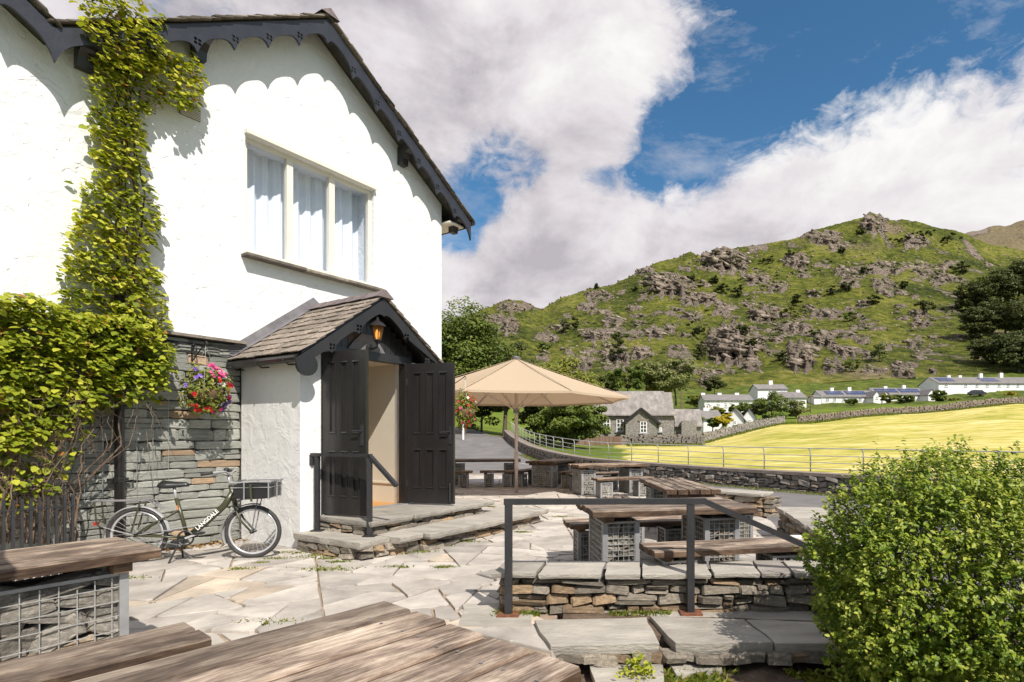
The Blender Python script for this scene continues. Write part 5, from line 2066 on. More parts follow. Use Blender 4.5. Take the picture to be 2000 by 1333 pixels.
# ---------------------------------------------------------------- picnic tables on gabion legs
def plank_mesh(l, w, t, seed):
    """one weathered plank, edges eased, slightly crowned and worn"""
    r = random.Random(seed)
    n = 14
    prof = [(-w / 2, -t / 2), (w / 2, -t / 2), (w / 2, t / 2 - .012), (w / 2 - .010, t / 2), (-w / 2 + .010, t / 2), (-w / 2, t / 2 - .012)]
    vs, fs = [], []
    for i in range(n + 1):
        x = -l / 2 + l * i / n
        wob = .0022 * math.sin(i * .9 + seed) + r.uniform(-.001, .001)
        for (a, b) in prof:
            e = r.uniform(-.0015, .0015)
            vs.append((x, a + wob + e, b + (r.uniform(-.0012, .0012))))
    m = len(prof)
    for i in range(n):
        for k in range(m):
            j = (k + 1) % m
            fs.append((i * m + k, (i + 1) * m + k, (i + 1) * m + j, i * m + j))
    fs += [tuple(range(m)), tuple(n * m + k for k in range(m - 1, -1, -1))]
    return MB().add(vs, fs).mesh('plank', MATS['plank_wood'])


def gabion(parent, c, sx, sy, h, rr, single, wire=.05, stone=.11):
    """cage of angle posts and welded mesh filled with stones"""
    g = MB()
    pw = .045 if h > .5 else .038
    for x in (-1, 1):
        for y in (-1, 1):
            g.box((x * (sx / 2 - pw / 2), y * (sy / 2 - pw / 2), h / 2), (pw, pw, h))
    for z in (h - .012,):
        for y in (-1, 1):
            g.box((0, y * (sy / 2 - pw / 2), z), (sx - 2 * pw, pw * .8, .02))
        for x in (-1, 1):
            g.box((x * (sx / 2 - pw / 2), 0, z), (pw * .8, sy - 2 * pw, .02))
    o = g.build('gabion_leg', MATS['steel'], parent)
    o.location = c
    w = MB()
    e = .012
    for y in (-1, 1):
        yy = y * (sy / 2 - e)
        for i in range(1, max(2, int(sx / wire))):
            x = -sx / 2 + sx * i / max(2, int(sx / wire))
            w.bar((x, yy, .02), (x, yy, h - .03), .005, .005)
        for i in range(1, int(h / wire)):
            z = h * i / int(h / wire)
            w.bar((-sx / 2 + .02, yy + y * .004, z), (sx / 2 - .02, yy + y * .004, z), .005, .005)
    for x in (-1, 1):
        xx = x * (sx / 2 - e)
        for i in range(1, max(2, int(sy / wire))):
            y = -sy / 2 + sy * i / max(2, int(sy / wire))
            w.bar((xx, y, .02), (xx, y, h - .03), .005, .005)
        for i in range(1, int(h / wire)):
            z = h * i / int(h / wire)
            w.bar((xx + x * .004, -sy / 2 + .02, z), (xx + x * .004, sy / 2 - .02, z), .005, .005)
    w.build('wire_mesh', MATS['wire'], o, fixn=False)
    # stones, laid flat in rough courses behind the mesh
    core = MB().box((0, 0, h / 2 - .02), (sx - .17, sy - .17, h - .05))
    core.build('stone_core', MATS['mortar_dark'], o)
    pr = variants('gab', 8, 23, 'gabion_stone', 0.3)
    boxes = []
    def face(L, put):
        z = .02
        while z < h - .05:
            hh = rr.uniform(.035, .075) * stone / .11
            u = -L / 2 + .02
            while u < L / 2 - .03:
                ww = min(rr.uniform(.06, .17) * stone / .11, L / 2 - .015 - u)
                if rr.random() < .94:
                    boxes.append((put(u + ww / 2), z + hh / 2, ww, hh))
                u += ww + .004
            z += hh + .003
    face(sx, lambda u: (u, -sy / 2 + .075, 0))
    face(sx, lambda u: (u, sy / 2 - .075, 0))
    face(sy - .1, lambda u: (-sx / 2 + .075, u, 90))
    face(sy - .1, lambda u: (sx / 2 - .075, u, 90))
    if single:
        for (x, y, a), z, ww, hh in boxes:
            link('stone', rr.choice(pr), o, (x, y, z), (rr.uniform(-.25, .25), rr.uniform(-.2, .2), R(a) + rr.uniform(-.25, .25)), (ww * 1.05, .10, hh * 1.15))
    else:
        m = MB()
        for (x, y, a), z, ww, hh in boxes:
            m.box((x, y, z), (ww, .10, hh), Euler((rr.uniform(-.3, .3), rr.uniform(-.25, .25), R(a) + rr.uniform(-.3, .3))).to_matrix())
        tag(m.build('stone_fill', MATS['gabion_stone'], o, fixn=False), kind='stuff')
    return o


TAB_Z, BEN_Z = .72, .45


def picnic_table(name, label, x, y, ang, L, W, npl, single, cage=(.36, .62), seed=1, wire=.05, stone=.11):
    rr = random.Random(seed)
    t = empty(name, (x, y, 0), ang)
    tag(t, label, 'table', 'gabion picnic tables')
    th = .06
    pw = W / npl
    for i in range(npl):
        yy = -W / 2 + pw * (i + .5)
        l = L * rr.uniform(.992, 1.008)
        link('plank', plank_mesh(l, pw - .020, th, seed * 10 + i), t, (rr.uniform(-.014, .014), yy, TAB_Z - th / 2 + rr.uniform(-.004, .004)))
    if y < 7:
        for i in range(npl):
            for sx in (-1, 1):
                sm = MB()
                for q in (-.3, .3):
                    sm.lathe([(.006, TAB_Z + .0005), (.006, TAB_Z + .0022)], 8, (sx * (L / 2 - .16) + rr.uniform(-.01, .01), -W / 2 + pw * (i + .5 + q), 0))
                sm.build('screws', MATS['lead'], t)
    for sx in (-1, 1):
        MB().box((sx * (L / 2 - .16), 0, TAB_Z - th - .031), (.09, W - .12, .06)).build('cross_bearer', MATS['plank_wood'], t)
        gabion(t, (sx * (L / 2 - .12 - cage[0] / 2), 0, 0), cage[0], min(cage[1], W - .2), TAB_Z - th - .062, rr, single, wire, stone)
    return t


def bench(label, x, y, ang, L, W, npl, single, seed=1, cage=(.30, .30)):
    rr = random.Random(seed + 500)
    t = empty('bench', (x, y, 0), ang)
    tag(t, label, 'bench', 'gabion benches')
    th = .055
    pw = W / npl
    for i in range(npl):
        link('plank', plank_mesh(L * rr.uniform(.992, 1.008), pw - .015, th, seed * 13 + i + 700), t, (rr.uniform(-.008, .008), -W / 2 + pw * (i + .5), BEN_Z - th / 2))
    for sx in (-1, 1):
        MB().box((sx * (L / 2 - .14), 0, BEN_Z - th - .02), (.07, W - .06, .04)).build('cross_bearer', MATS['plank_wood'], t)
        gabion(t, (sx * (L / 2 - .10 - cage[0] / 2), 0, 0), cage[0], min(cage[1], W - .06), BEN_Z - th - .041, rr, single, .05)
    return t


def local_pt(x, y, ang, u, v):
    return (x + math.cos(ang) * u - math.sin(ang) * v, y + math.sin(ang) * u + math.cos(ang) * v)


def furniture():
    # foreground table, end towards the paving
    endm = Vector((-.437, 1.98, 0))
    AF = R(52)
    dd = Vector((math.cos(AF), math.sin(AF), 0))
    L = 1.9
    c = endm - dd * (L / 2)
    picnic_table('picnic_table', 'large weathered table in the near foreground with dark greyed planks', c.x, c.y, AF, L, 1.07, 5, False, seed=3)
    # table at the left edge and its bench
    c2 = Vector((-2.59, 3.38, 0))
    L = 1.75
    AL = R(57)
    dl = Vector((math.cos(AL), math.sin(AL), 0))
    c = c2 - dl * (L / 2) - Vector((dl.y, -dl.x, 0)) * .38
    picnic_table('picnic_table', 'weathered table at the left edge in front of the bicycle', c.x, c.y, AL, L, .76, 4, True, cage=(.62, .56), seed=5, wire=.075, stone=.19)
    b = Vector((-1.93, 2.755, 0)) - dd * .85
    bench('low two plank bench between the two nearest tables', b.x, b.y, AF, 1.7, .38, 2, False, seed=6)
    # table behind the low wall
    a = R(12)
    x, y = .74, 5.66
    picnic_table('picnic_table', 'table directly behind the handrail and the low terrace wall', x, y, a, 1.62, .95, 5, True, seed=7)
    for v, lab, s in ((-.80, 'bench in front of the table behind the handrail, nearest the low wall', True), (.74, 'bench on the far side of the table behind the handrail', True)):
        p = local_pt(x, y, a, .33 if v < 0 else -.10, v)
        bench(lab, p[0], p[1], a, 1.5, .42, 3, s, seed=8 + int(v * 10))
    # table pointing away beyond it
    x, y, a = 1.25, 8.1, R(95)
    picnic_table('picnic_table', 'table pointing away from us beside the roadside parapet', x, y, a, 2.0, .72, 5, False, seed=9)
    for v, lab in ((.74, 'bench left of the table that points away from us'), (-.72, 'bench between the table that points away and the parapet')):
        p = local_pt(x, y, a, 0, v)
        bench(lab, p[0], p[1], a, 1.7, .38, 3, False, seed=20 + int(v * 10))
    # table in front of the roadside wall
    x, y, a = .46, 13.7, R(22)
    picnic_table('picnic_table', 'sunlit table right of the parasol pole', x, y, a, 1.85, .9, 5, False, seed=11)
    for v, lab in ((-.88, 'bench in front of the sunlit table right of the parasol pole'), (.88, 'bench behind the sunlit table right of the parasol pole')):
        p = local_pt(x, y, a, 0, v)
        bench(lab, p[0], p[1], a, 1.45, .38, 3, False, seed=30 + int(v * 10))
    # two tables in the parasol's shade
    x, y, a = -1.0, 15.9, R(70)
    picnic_table('picnic_table', 'shaded table just right of the parasol pole, end towards us', x, y, a, 1.8, .9, 5, False, seed=12)
    for v, lab in ((-.72, 'bench on the sunny right side of the shaded table'), (.72, 'bench on the pole side of the shaded table')):
        p = local_pt(x, y, a, -.2, v)
        bench(lab, p[0], p[1], a, 1.45, .38, 3, False, seed=40 + int(v * 10))
    x, y, a = -3.05, 16.3, R(8)
    picnic_table('picnic_table', 'shaded table left of the parasol pole beside the door', x, y, a, 2.1, .9, 5, False, seed=14)
    for u, v, lab in ((-.75, -.95, 'left one of two short benches before the shaded table by the door'), (.42, -.95, 'right one of two short benches before the shaded table by the door')):
        p = local_pt(x, y, a, u, v)
        bench(lab, p[0], p[1], a, .95, .38, 3, False, seed=50 + int(u * 10), cage=(.26, .3))


furniture()


# ---------------------------------------------------------------- parasol
def parasol(x, y, rot, Rr, ze, za, label):
    o = empty('parasol', (x, y, 0), rot)
    tag(o, label, 'parasol')
    MB().tube([(0, 0, 0), (0, 0, za + .02)], .042, 14).build('pole', MATS['pole_paint'], o, smooth=True)
    MB().tube([(0, 0, .55), (0, 0, .98)], .05, 14).build('sleeve', MATS['pole_paint'], o, smooth=True)
    n = 8
    m = 10
    corner = [Vector((Rr * math.cos(2 * math.pi * k / n), Rr * math.sin(2 * math.pi * k / n), ze)) for k in range(n)]
    ap = Vector((0, 0, za))
    for k in range(n):
        a, b = corner[k], corner[(k + 1) % n]
        V, Fc = [], []
        for i in range(m + 1):
            t = i / m
            p, q = ap + (a - ap) * t, ap + (b - ap) * t
            for j in range(m + 1):
                s = j / m
                c = p + (q - p) * s
                sag = -.07 * math.sin(math.pi * s) * math.sin(math.pi * min(t, .97)) * t - .03 * math.sin(math.pi * t)
                inward = 1 - .035 * math.sin(math.pi * s) * t * t
                V.append((c.x * inward, c.y * inward, c.z + sag))
        M = m + 1
        for i in range(m):
            for j in range(m):
                Fc.append((i * M + j, (i + 1) * M + j, (i + 1) * M + j + 1, i * M + j + 1))
        panel = MB().add(V, Fc).build('canopy_panel', MATS['canvas_cloth'], o, smooth=True, fixn=False)
        V2, F2 = [], []
        for j in range(M):
            p = V[m * M + j]
            V2 += [p, (p[0] * 1.002, p[1] * 1.002, p[2] - .05)]
        for j in range(m):
            F2.append((2 * j, 2 * j + 1, 2 * j + 3, 2 * j + 2))
        MB().add(V2, F2).build('hem', MATS['canvas_cloth'], panel, fixn=False)
        MB().bar(ap + Vector((0, 0, .004)), a + Vector((0, 0, .006)), .03, .008).build('seam', MATS['canvas_cloth'], o)
        # rib and strut
        MB().bar(ap - Vector((0, 0, .06)), a - Vector((0, 0, .035)), .022, .03).build('rib', MATS['pole_paint'], o)
        MB().bar(Vector((0, 0, ze - .30)) + a.normalized() * .02 * 0, ap + (a - ap) * .5 - Vector((0, 0, .05)), .018, .024).build('strut', MATS['pole_paint'], o)
    MB().lathe([(.10, za - .02), (.11, za + .03), (.05, za + .055), (.02, za + .07)], 12).build('cap', MATS['lead'], o)
    MB().tube([(0, 0, ze - .36), (0, 0, ze - .24)], .075, 12).build('hub', MATS['lead'], o)


def canvas_cloth():
    m = bpy.data.materials.new('canvas_cloth')
    m.use_nodes = True
    t = NT(m.node_tree)
    out = t.n('ShaderNodeOutputMaterial')
    d = t.n('ShaderNodeBsdfDiffuse')
    d.inputs[0].default_value = (0.55, 0.445, 0.325, 1)
    tr = t.n('ShaderNodeBsdfTranslucent')
    tr.inputs[0].default_value = (0.50, 0.34, 0.20, 1)
    mx = t.n('ShaderNodeMixShader')
    mx.inputs[0].default_value = .30
    nz = t.n('ShaderNodeTexNoise')
    nz.inputs['Scale'].default_value = 160
    bp = t.n('ShaderNodeBump')
    bp.inputs['Strength'].default_value = .15
    bp.inputs['Distance'].default_value = .01
    t.l(nz, 0, bp, 'Height')
    t.l(bp, 0, d, 'Normal')
    t.l(d, 0, mx, 1)
    t.l(tr, 0, mx, 2)
    t.l(mx, 0, out, 0)
    MATS['canvas_cloth'] = m


canvas_cloth()
parasol(-1.80, 13.9, R(22.5 + 8), 2.85, 2.33, 3.32, 'large beige parasol open over the tables beside the inn')
parasol(-3.66, 0.98, R(22.5), 1.65, 2.33, 2.95, 'smaller beige parasol standing left of the foreground table')


# ---------------------------------------------------------------- bicycle
def bicycle():
    rear, front = Vector((-5.0, 6.2, 0)), Vector((-3.85, 6.42, 0))
    L = (front - rear).length
    a = math.atan2(front.y - rear.y, front.x - rear.x)
    o = empty('bicycle', rear, a)
    tag(o, 'dark green bicycle with front tray and white lettering, parked by the slate wall', 'bicycle')
    Rw = .305
    def wheel(x, steer=0):
        w = empty('wheel', (x, 0, Rw), steer, o)
        ring = lambda r, n=48: [(r * math.cos(2 * math.pi * k / n), 0, r * math.sin(2 * math.pi * k / n)) for k in range(n)]
        MB().tube(ring(Rw - .022), .022, 10, closed=True).build('tyre', MATS['rubber'], w, smooth=True)
        MB().tube(ring(Rw - .052), .013, 8, closed=True).build('rim', MATS['chrome'], w, smooth=True)
        s = MB()
        for k in range(28):
            b = 2 * math.pi * k / 28
            c = b + (.5 if k % 2 else -.5)
            y = .03 if (k // 2) % 2 else -.03
            s.tube([(.025 * math.cos(c), y, .025 * math.sin(c)), ((Rw - .06) * math.cos(b), 0, (Rw - .06) * math.sin(b))], .0016, 4, caps=False)
        s.build('spokes', MATS['chrome'], w)
        MB().tube([(0, -.05, 0), (0, .05, 0)], .02, 10).build('hub', MATS['black_plastic'], w, smooth=True)
        return w
    wheel(0)
    wheel(L, -.05)
    g = MATS['bike_green']
    bb = Vector((.50, 0, .26))
    seat_top = Vector((.385, 0, .70))
    head_t, head_b = Vector((.935, 0, .84)), Vector((.985, 0, .62))
    # frame
    f = MB()
    f.tube([bb, seat_top], .021, 10)
    f.tube([bb + Vector((.02, 0, .02)), Vector((.70, 0, .44)), Vector((.88, 0, .62)), Vector((.955, 0, .755))], [.034, .036, .036, .034], 12)
    f.tube([head_t, head_b], .026, 12)
    for y in (-.055, .055):
        f.tube([bb + Vector((0, y * .5, 0)), (0, y, Rw)], .011, 8)
        f.tube([Vector((.42, y * .35, .57)), Vector((.12, y, .40)), (0, y, Rw)], .010, 8)
    f.tube([(.45, 0, .44), (.67, 0, .43)], .012, 8) if False else None
    f.build('frame', g, o, smooth=True)
    # lettering on the thick tube
    cu = bpy.data.curves.new('lettering', 'FONT')
    cu.body = 'LANGDALE'
    cu.size = .058
    cu.extrude = .0012
    cu.offset = .0016
    cu.space_character = 1.02
    cu.align_x, cu.align_y = 'CENTER', 'CENTER'
    tmp = bpy.data.objects.new('lettering_text', cu)
    me = bpy.data.meshes.new_from_object(tmp)
    bpy.data.objects.remove(tmp)
    me.materials.clear()
    me.materials.append(MATS['white_paint'])
    me.name = 'lettering'
    p0, p1 = Vector((.55, 0, .305)), Vector((.87, 0, .61))
    dd = (p1 - p0).normalized()
    up = Vector((0, -1, 0)).cross(dd)
    M = Matrix((dd, up, Vector((0, -1, 0)))).transposed().to_4x4()
    M.translation = (p0 + p1) / 2 + Vector((0, -.0375, 0)) - up * .002
    me.transform(M)
    lt = link('lettering', me, o)
    lt['label'] = 'white capital letters along the thick frame tube'
    MB().box((.405, -.021, .60), (.012, .004, .05), Matrix.Rotation(-.25, 3, 'Y')).build('sticker', MATS['orange_sticker'], o)
    # fork
    fk = MB()
    for y in (-.05, .05):
        fk.tube([Vector((.99, y * .9, .60)), Vector((1.05, y, .45)), Vector((L, y, Rw))], .012, 8)
    fk.tube([(.99, -.055, .605), (.99, .055, .605)], .02, 8)
    fk.build('fork', g, o, smooth=True)
    # handlebar and stem
    hb = MB()
    hb.tube([head_t, head_t + Vector((-.03, 0, .12))], .014, 8)
    hb.tube([Vector((.78, -.29, .985)), Vector((.86, -.25, 1.0)), Vector((.93, -.12, 1.0)), Vector((.925, 0, .96)), Vector((.93, .12, 1.0)), Vector((.86, .25, 1.0)), Vector((.78, .29, .985))], .011, 8)
    hb.build('handlebar', MATS['chrome'], o, smooth=True)
    for y in (-1, 1):
        MB().tube([(.86, y * .25, 1.0), (.76, y * .30, .982)], .018, 10).build('grip', MATS['rubber'], o, smooth=True)
        MB().tube([(.905, y * .2, .985), (.84, y * .26, .955)], .006, 6).build('brake_lever', MATS['black_plastic'], o)
    MB().lathe([(.03, 0), (.033, .012), (.02, .03), (.004, .034)], 12, (.92, -.06, 1.01)).build('bell', MATS['black_plastic'], o)
    # saddle
    sp = []
    for (x, w, h, z) in ((-.14, .06, .05, .0), (-.11, .085, .085, .006), (-.04, .07, .075, .0), (.05, .036, .055, .0), (.12, .024, .045, .004), (.15, .014, .03, -.002)):
        sp.append((x, w, h, z))
    V, Fc = [], []
    n = 12
    for (x, w, h, z) in sp:
        for k in range(n):
            t = 2 * math.pi * k / n
            V.append((.36 + x, w * math.cos(t), .855 + z + h * .55 * math.sin(t) - .012 * abs(math.cos(t))))
    for i in range(len(sp) - 1):
        for k in range(n):
            Fc.append((i * n + k, i * n + (k + 1) % n, (i + 1) * n + (k + 1) % n, (i + 1) * n + k))
    Fc += [tuple(range(n - 1, -1, -1)), tuple((len(sp) - 1) * n + k for k in range(n))]
    MB().add(V, Fc).build('saddle', MATS['black_plastic'], o, smooth=True)
    MB().tube([seat_top - Vector((0, 0, .02)), (.36, 0, .84)], .014, 10).build('seatpost', MATS['chrome'], o, smooth=True)
    # mudguards
    def guard(cx, a0, a1):
        V, Fc = [], []
        n = 26
        for i in range(n + 1):
            t = a0 + (a1 - a0) * i / n
            for (y, dr) in ((-.03, -.012), (-.018, .0), (.018, 0), (.03, -.012)):
                r_ = Rw + .02 + dr
                V.append((cx + r_ * math.cos(t), y, Rw + r_ * math.sin(t)))
        for i in range(n):
            for k in range(3):
                Fc.append((i * 4 + k, i * 4 + k + 1, i * 4 + k + 5, i * 4 + k + 4))
        MB().add(V, Fc).build('mudguard', MATS['chrome'], o, smooth=True, fixn=False)
    guard(0, R(5), R(190))
    guard(L, R(75), R(205))
    MB().tube([(0, -.05, Rw), (-.31, -.03, .40)], .004, 5).build('guard_stay', MATS['chrome'], o)
    MB().tube([(0, -.05, Rw), (.62, -.03, .40)], .004, 5).build('guard_stay', MATS['chrome'], o)
    # rear carrier
    rk = MB()
    for y in (-.06, 0, .06):
        rk.tube([(-.44, y, .69), (.14, y, .685), (.26, y * .5, .59)], .006, 6)
    for x in (-.40, -.2, 0, .12):
        rk.tube([(x, -.06, .69), (x, .06, .69)], .005, 6)
    rk.build('rear_rack', MATS['lead'], o)
    for y in (-.06, .06):
        MB().tube([(-.03, y, Rw + .04), (.06, y, .685)], .009, 6).build('rack_strut', g, o)
        MB().tube([(-.38, y, .68), (-.36, y, .44)], .008, 6).build('rack_strut', g, o)
    MB().box((-.40, 0, .44), (.02, .06, .035)).build('rear_light', MATS['red_lens'], o)
    # drive
    cg = MB().tube([bb + Vector((.078 * math.cos(2 * math.pi * k / 28), -.048, .078 * math.sin(2 * math.pi * k / 28))) for k in range(28)], .010, 6, closed=True)
    for k in range(5):
        t_ = 2 * math.pi * k / 5 + .3
        cg.bar(bb + Vector((0, -.048, 0)), bb + Vector((.075 * math.cos(t_), -.048, .075 * math.sin(t_))), .006, .016, (0, 1, 0))
    cg.tube([bb + Vector((0, -.056, 0)), bb + Vector((0, -.040, 0))], .024, 12)
    cg.build('chain_ring', MATS['black_plastic'], o)
    cr = MB()
    cr.bar(bb + Vector((0, -.062, 0)), bb + Vector((.15, -.07, .055)), .012, .022)
    cr.bar(bb + Vector((0, .062, 0)), bb + Vector((-.15, .07, -.055)), .012, .022)
    cr.build('cranks', MATS['chrome'], o)
    for s in (-1, 1):
        q = bb + Vector((-.16 * s, .11 * s, -.06 * s))
        MB().box(q, (.09, .09, .022)).build('pedal', MATS['black_plastic'], o)
    MB().tube([bb + Vector((0, -.047, .085)), (0, -.047, Rw + .035), (-.03, -.047, Rw), (0, -.047, Rw - .035), bb + Vector((0, -.047, -.085))], .0045, 5).build('chain', MATS['lead'], o)
    # kickstand
    ks = MB()
    for y in (-1, 1):
        ks.tube([bb + Vector((-.08, y * .03, -.06)), bb + Vector((-.12, y * .15, -.255))], .010, 8)
    ks.box(bb + Vector((-.07, 0, -.05)), (.12, .09, .03))
    ks.build('kickstand', MATS['black_plastic'], o)
    # front tray of tubes around a black crate
    tr = MB()
    x0, x1, y0, y1, z0, z1 = 1.02, 1.42, -.20, .20, .70, .885
    for z, rr_ in ((z1, .013), (z1 - .06, .006)):
        tr.tube([(x0, y0, z), (x1, y0, z), (x1, y1, z), (x0, y1, z)], rr_, 6, closed=True)
    for (x, y) in ((x0 + .13, y0), (x1 - .02, y0), (x0 + .13, y1), (x1 - .02, y1), (x1, 0)):
        tr.tube([(x, y, z1), (x, y, z0 - .01)], .008, 6)
    tr.build('tray_frame', MATS['steel'], o)
    bx = MB()
    t = .012
    bx.box(((x0 + x1) / 2, 0, z0 + t / 2), (x1 - x0 - .04, y1 - y0 - .03, t))
    for y in (y0 + .02, y1 - .02):
        bx.box(((x0 + x1) / 2, y, z0 + .085), (x1 - x0 - .04, t, .15))
    for x in (x0 + .026, x1 - .026):
        bx.box((x, 0, z0 + .085), (t, y1 - y0 - .055, .15))
    bx.build('tray_box', MATS['black_plastic'], o)
    MB().bar((x0 + .2, y0 - .012, z1 - .02), (x0 + .21, y0 - .012, z0 - .03), .02, .012, (0, 1, 0)).build('tray_strap', g, o)
    tb = MB()
    tb.tube([head_b + Vector((.0, 0, .02)), (1.06, 0, .68), (1.3, 0, .69)], .011, 8)
    tb.tube([(L, -.055, Rw), (1.24, -.06, .69)], .006, 6)
    tb.tube([(L, .055, Rw), (1.24, .06, .69)], .006, 6)
    tb.build('tray_stay', MATS['lead'], o)
    ca = MB()
    ca.tube([(.90, -.2, .985), (1.0, -.12, .95), (.99, -.03, .80), (.975, -.03, .66)], .004, 5)
    ca.tube([(.90, .2, .985), (1.0, .1, .97), (.985, .02, .8)], .004, 5)
    ca.build('cables', MATS['black_plastic'], o)


bicycle()

# ---------------------------------------------------------------- foliage
def unit(v):
    return v / np.maximum(np.linalg.norm(v, axis=1, keepdims=True), 1e-9)


def leaves(name, P, Nm, size, mat, parent=None, aspect=.6, lc=None, rs=None, droop=0.0, rounded=True, fold=.18):
    """real leaf blades: each folded along its midrib"""
    rs = rs or np.random.RandomState(1)
    P, Nm = np.asarray(P, float), unit(np.asarray(Nm, float))
    n = len(P)
    size = np.broadcast_to(np.asarray(size, float), (n,))
    d = rs.randn(n, 3) + np.array([0, 0, -droop])
    T = unit(d - Nm * (d * Nm).sum(1, keepdims=True))
    B = np.cross(Nm, T)
    L, W = size[:, None], (size * aspect)[:, None]
    lift = Nm * L * fold
    if rounded:
        V = np.stack([P, P + T * L * .32 + B * W * .48 + lift * .8, P + T * L * .70 + B * W * .38 + lift * .5, P + T * L - Nm * L * .08,
                      P + T * L * .70 - B * W * .38 + lift * .5, P + T * L * .32 - B * W * .48 + lift * .8], 1).reshape(-1, 3)
        i = np.arange(n)[:, None] * 6
        Fc = np.concatenate([i + np.array([0, 1, 2, 3]), i + np.array([3, 4, 5, 0])])
        k = 6
    else:
        V = np.stack([P - T * L * .5, P + B * W * .5 + lift, P + T * L * .5, P - B * W * .5 + lift], 1).reshape(-1, 3)
        Fc = np.arange(n)[:, None] * 4 + np.array([0, 1, 2, 3])
        k = 4
    lc = rs.rand(n) if lc is None else lc
    o = npmesh(name, V, Fc, mat, parent, attr={'lc': np.repeat(lc, k)})
    o['kind'] = 'stuff'
    return o


def in_poly(x, y, poly):
    c = np.zeros(len(x), bool)
    n = len(poly)
    j = n - 1
    for i in range(n):
        xi, yi = poly[i]
        xj, yj = poly[j]
        c ^= ((yi > y) != (yj > y)) & (x < (xj - xi) * (y - yi) / (yj - yi + 1e-12) + xi)
        j = i
    return c


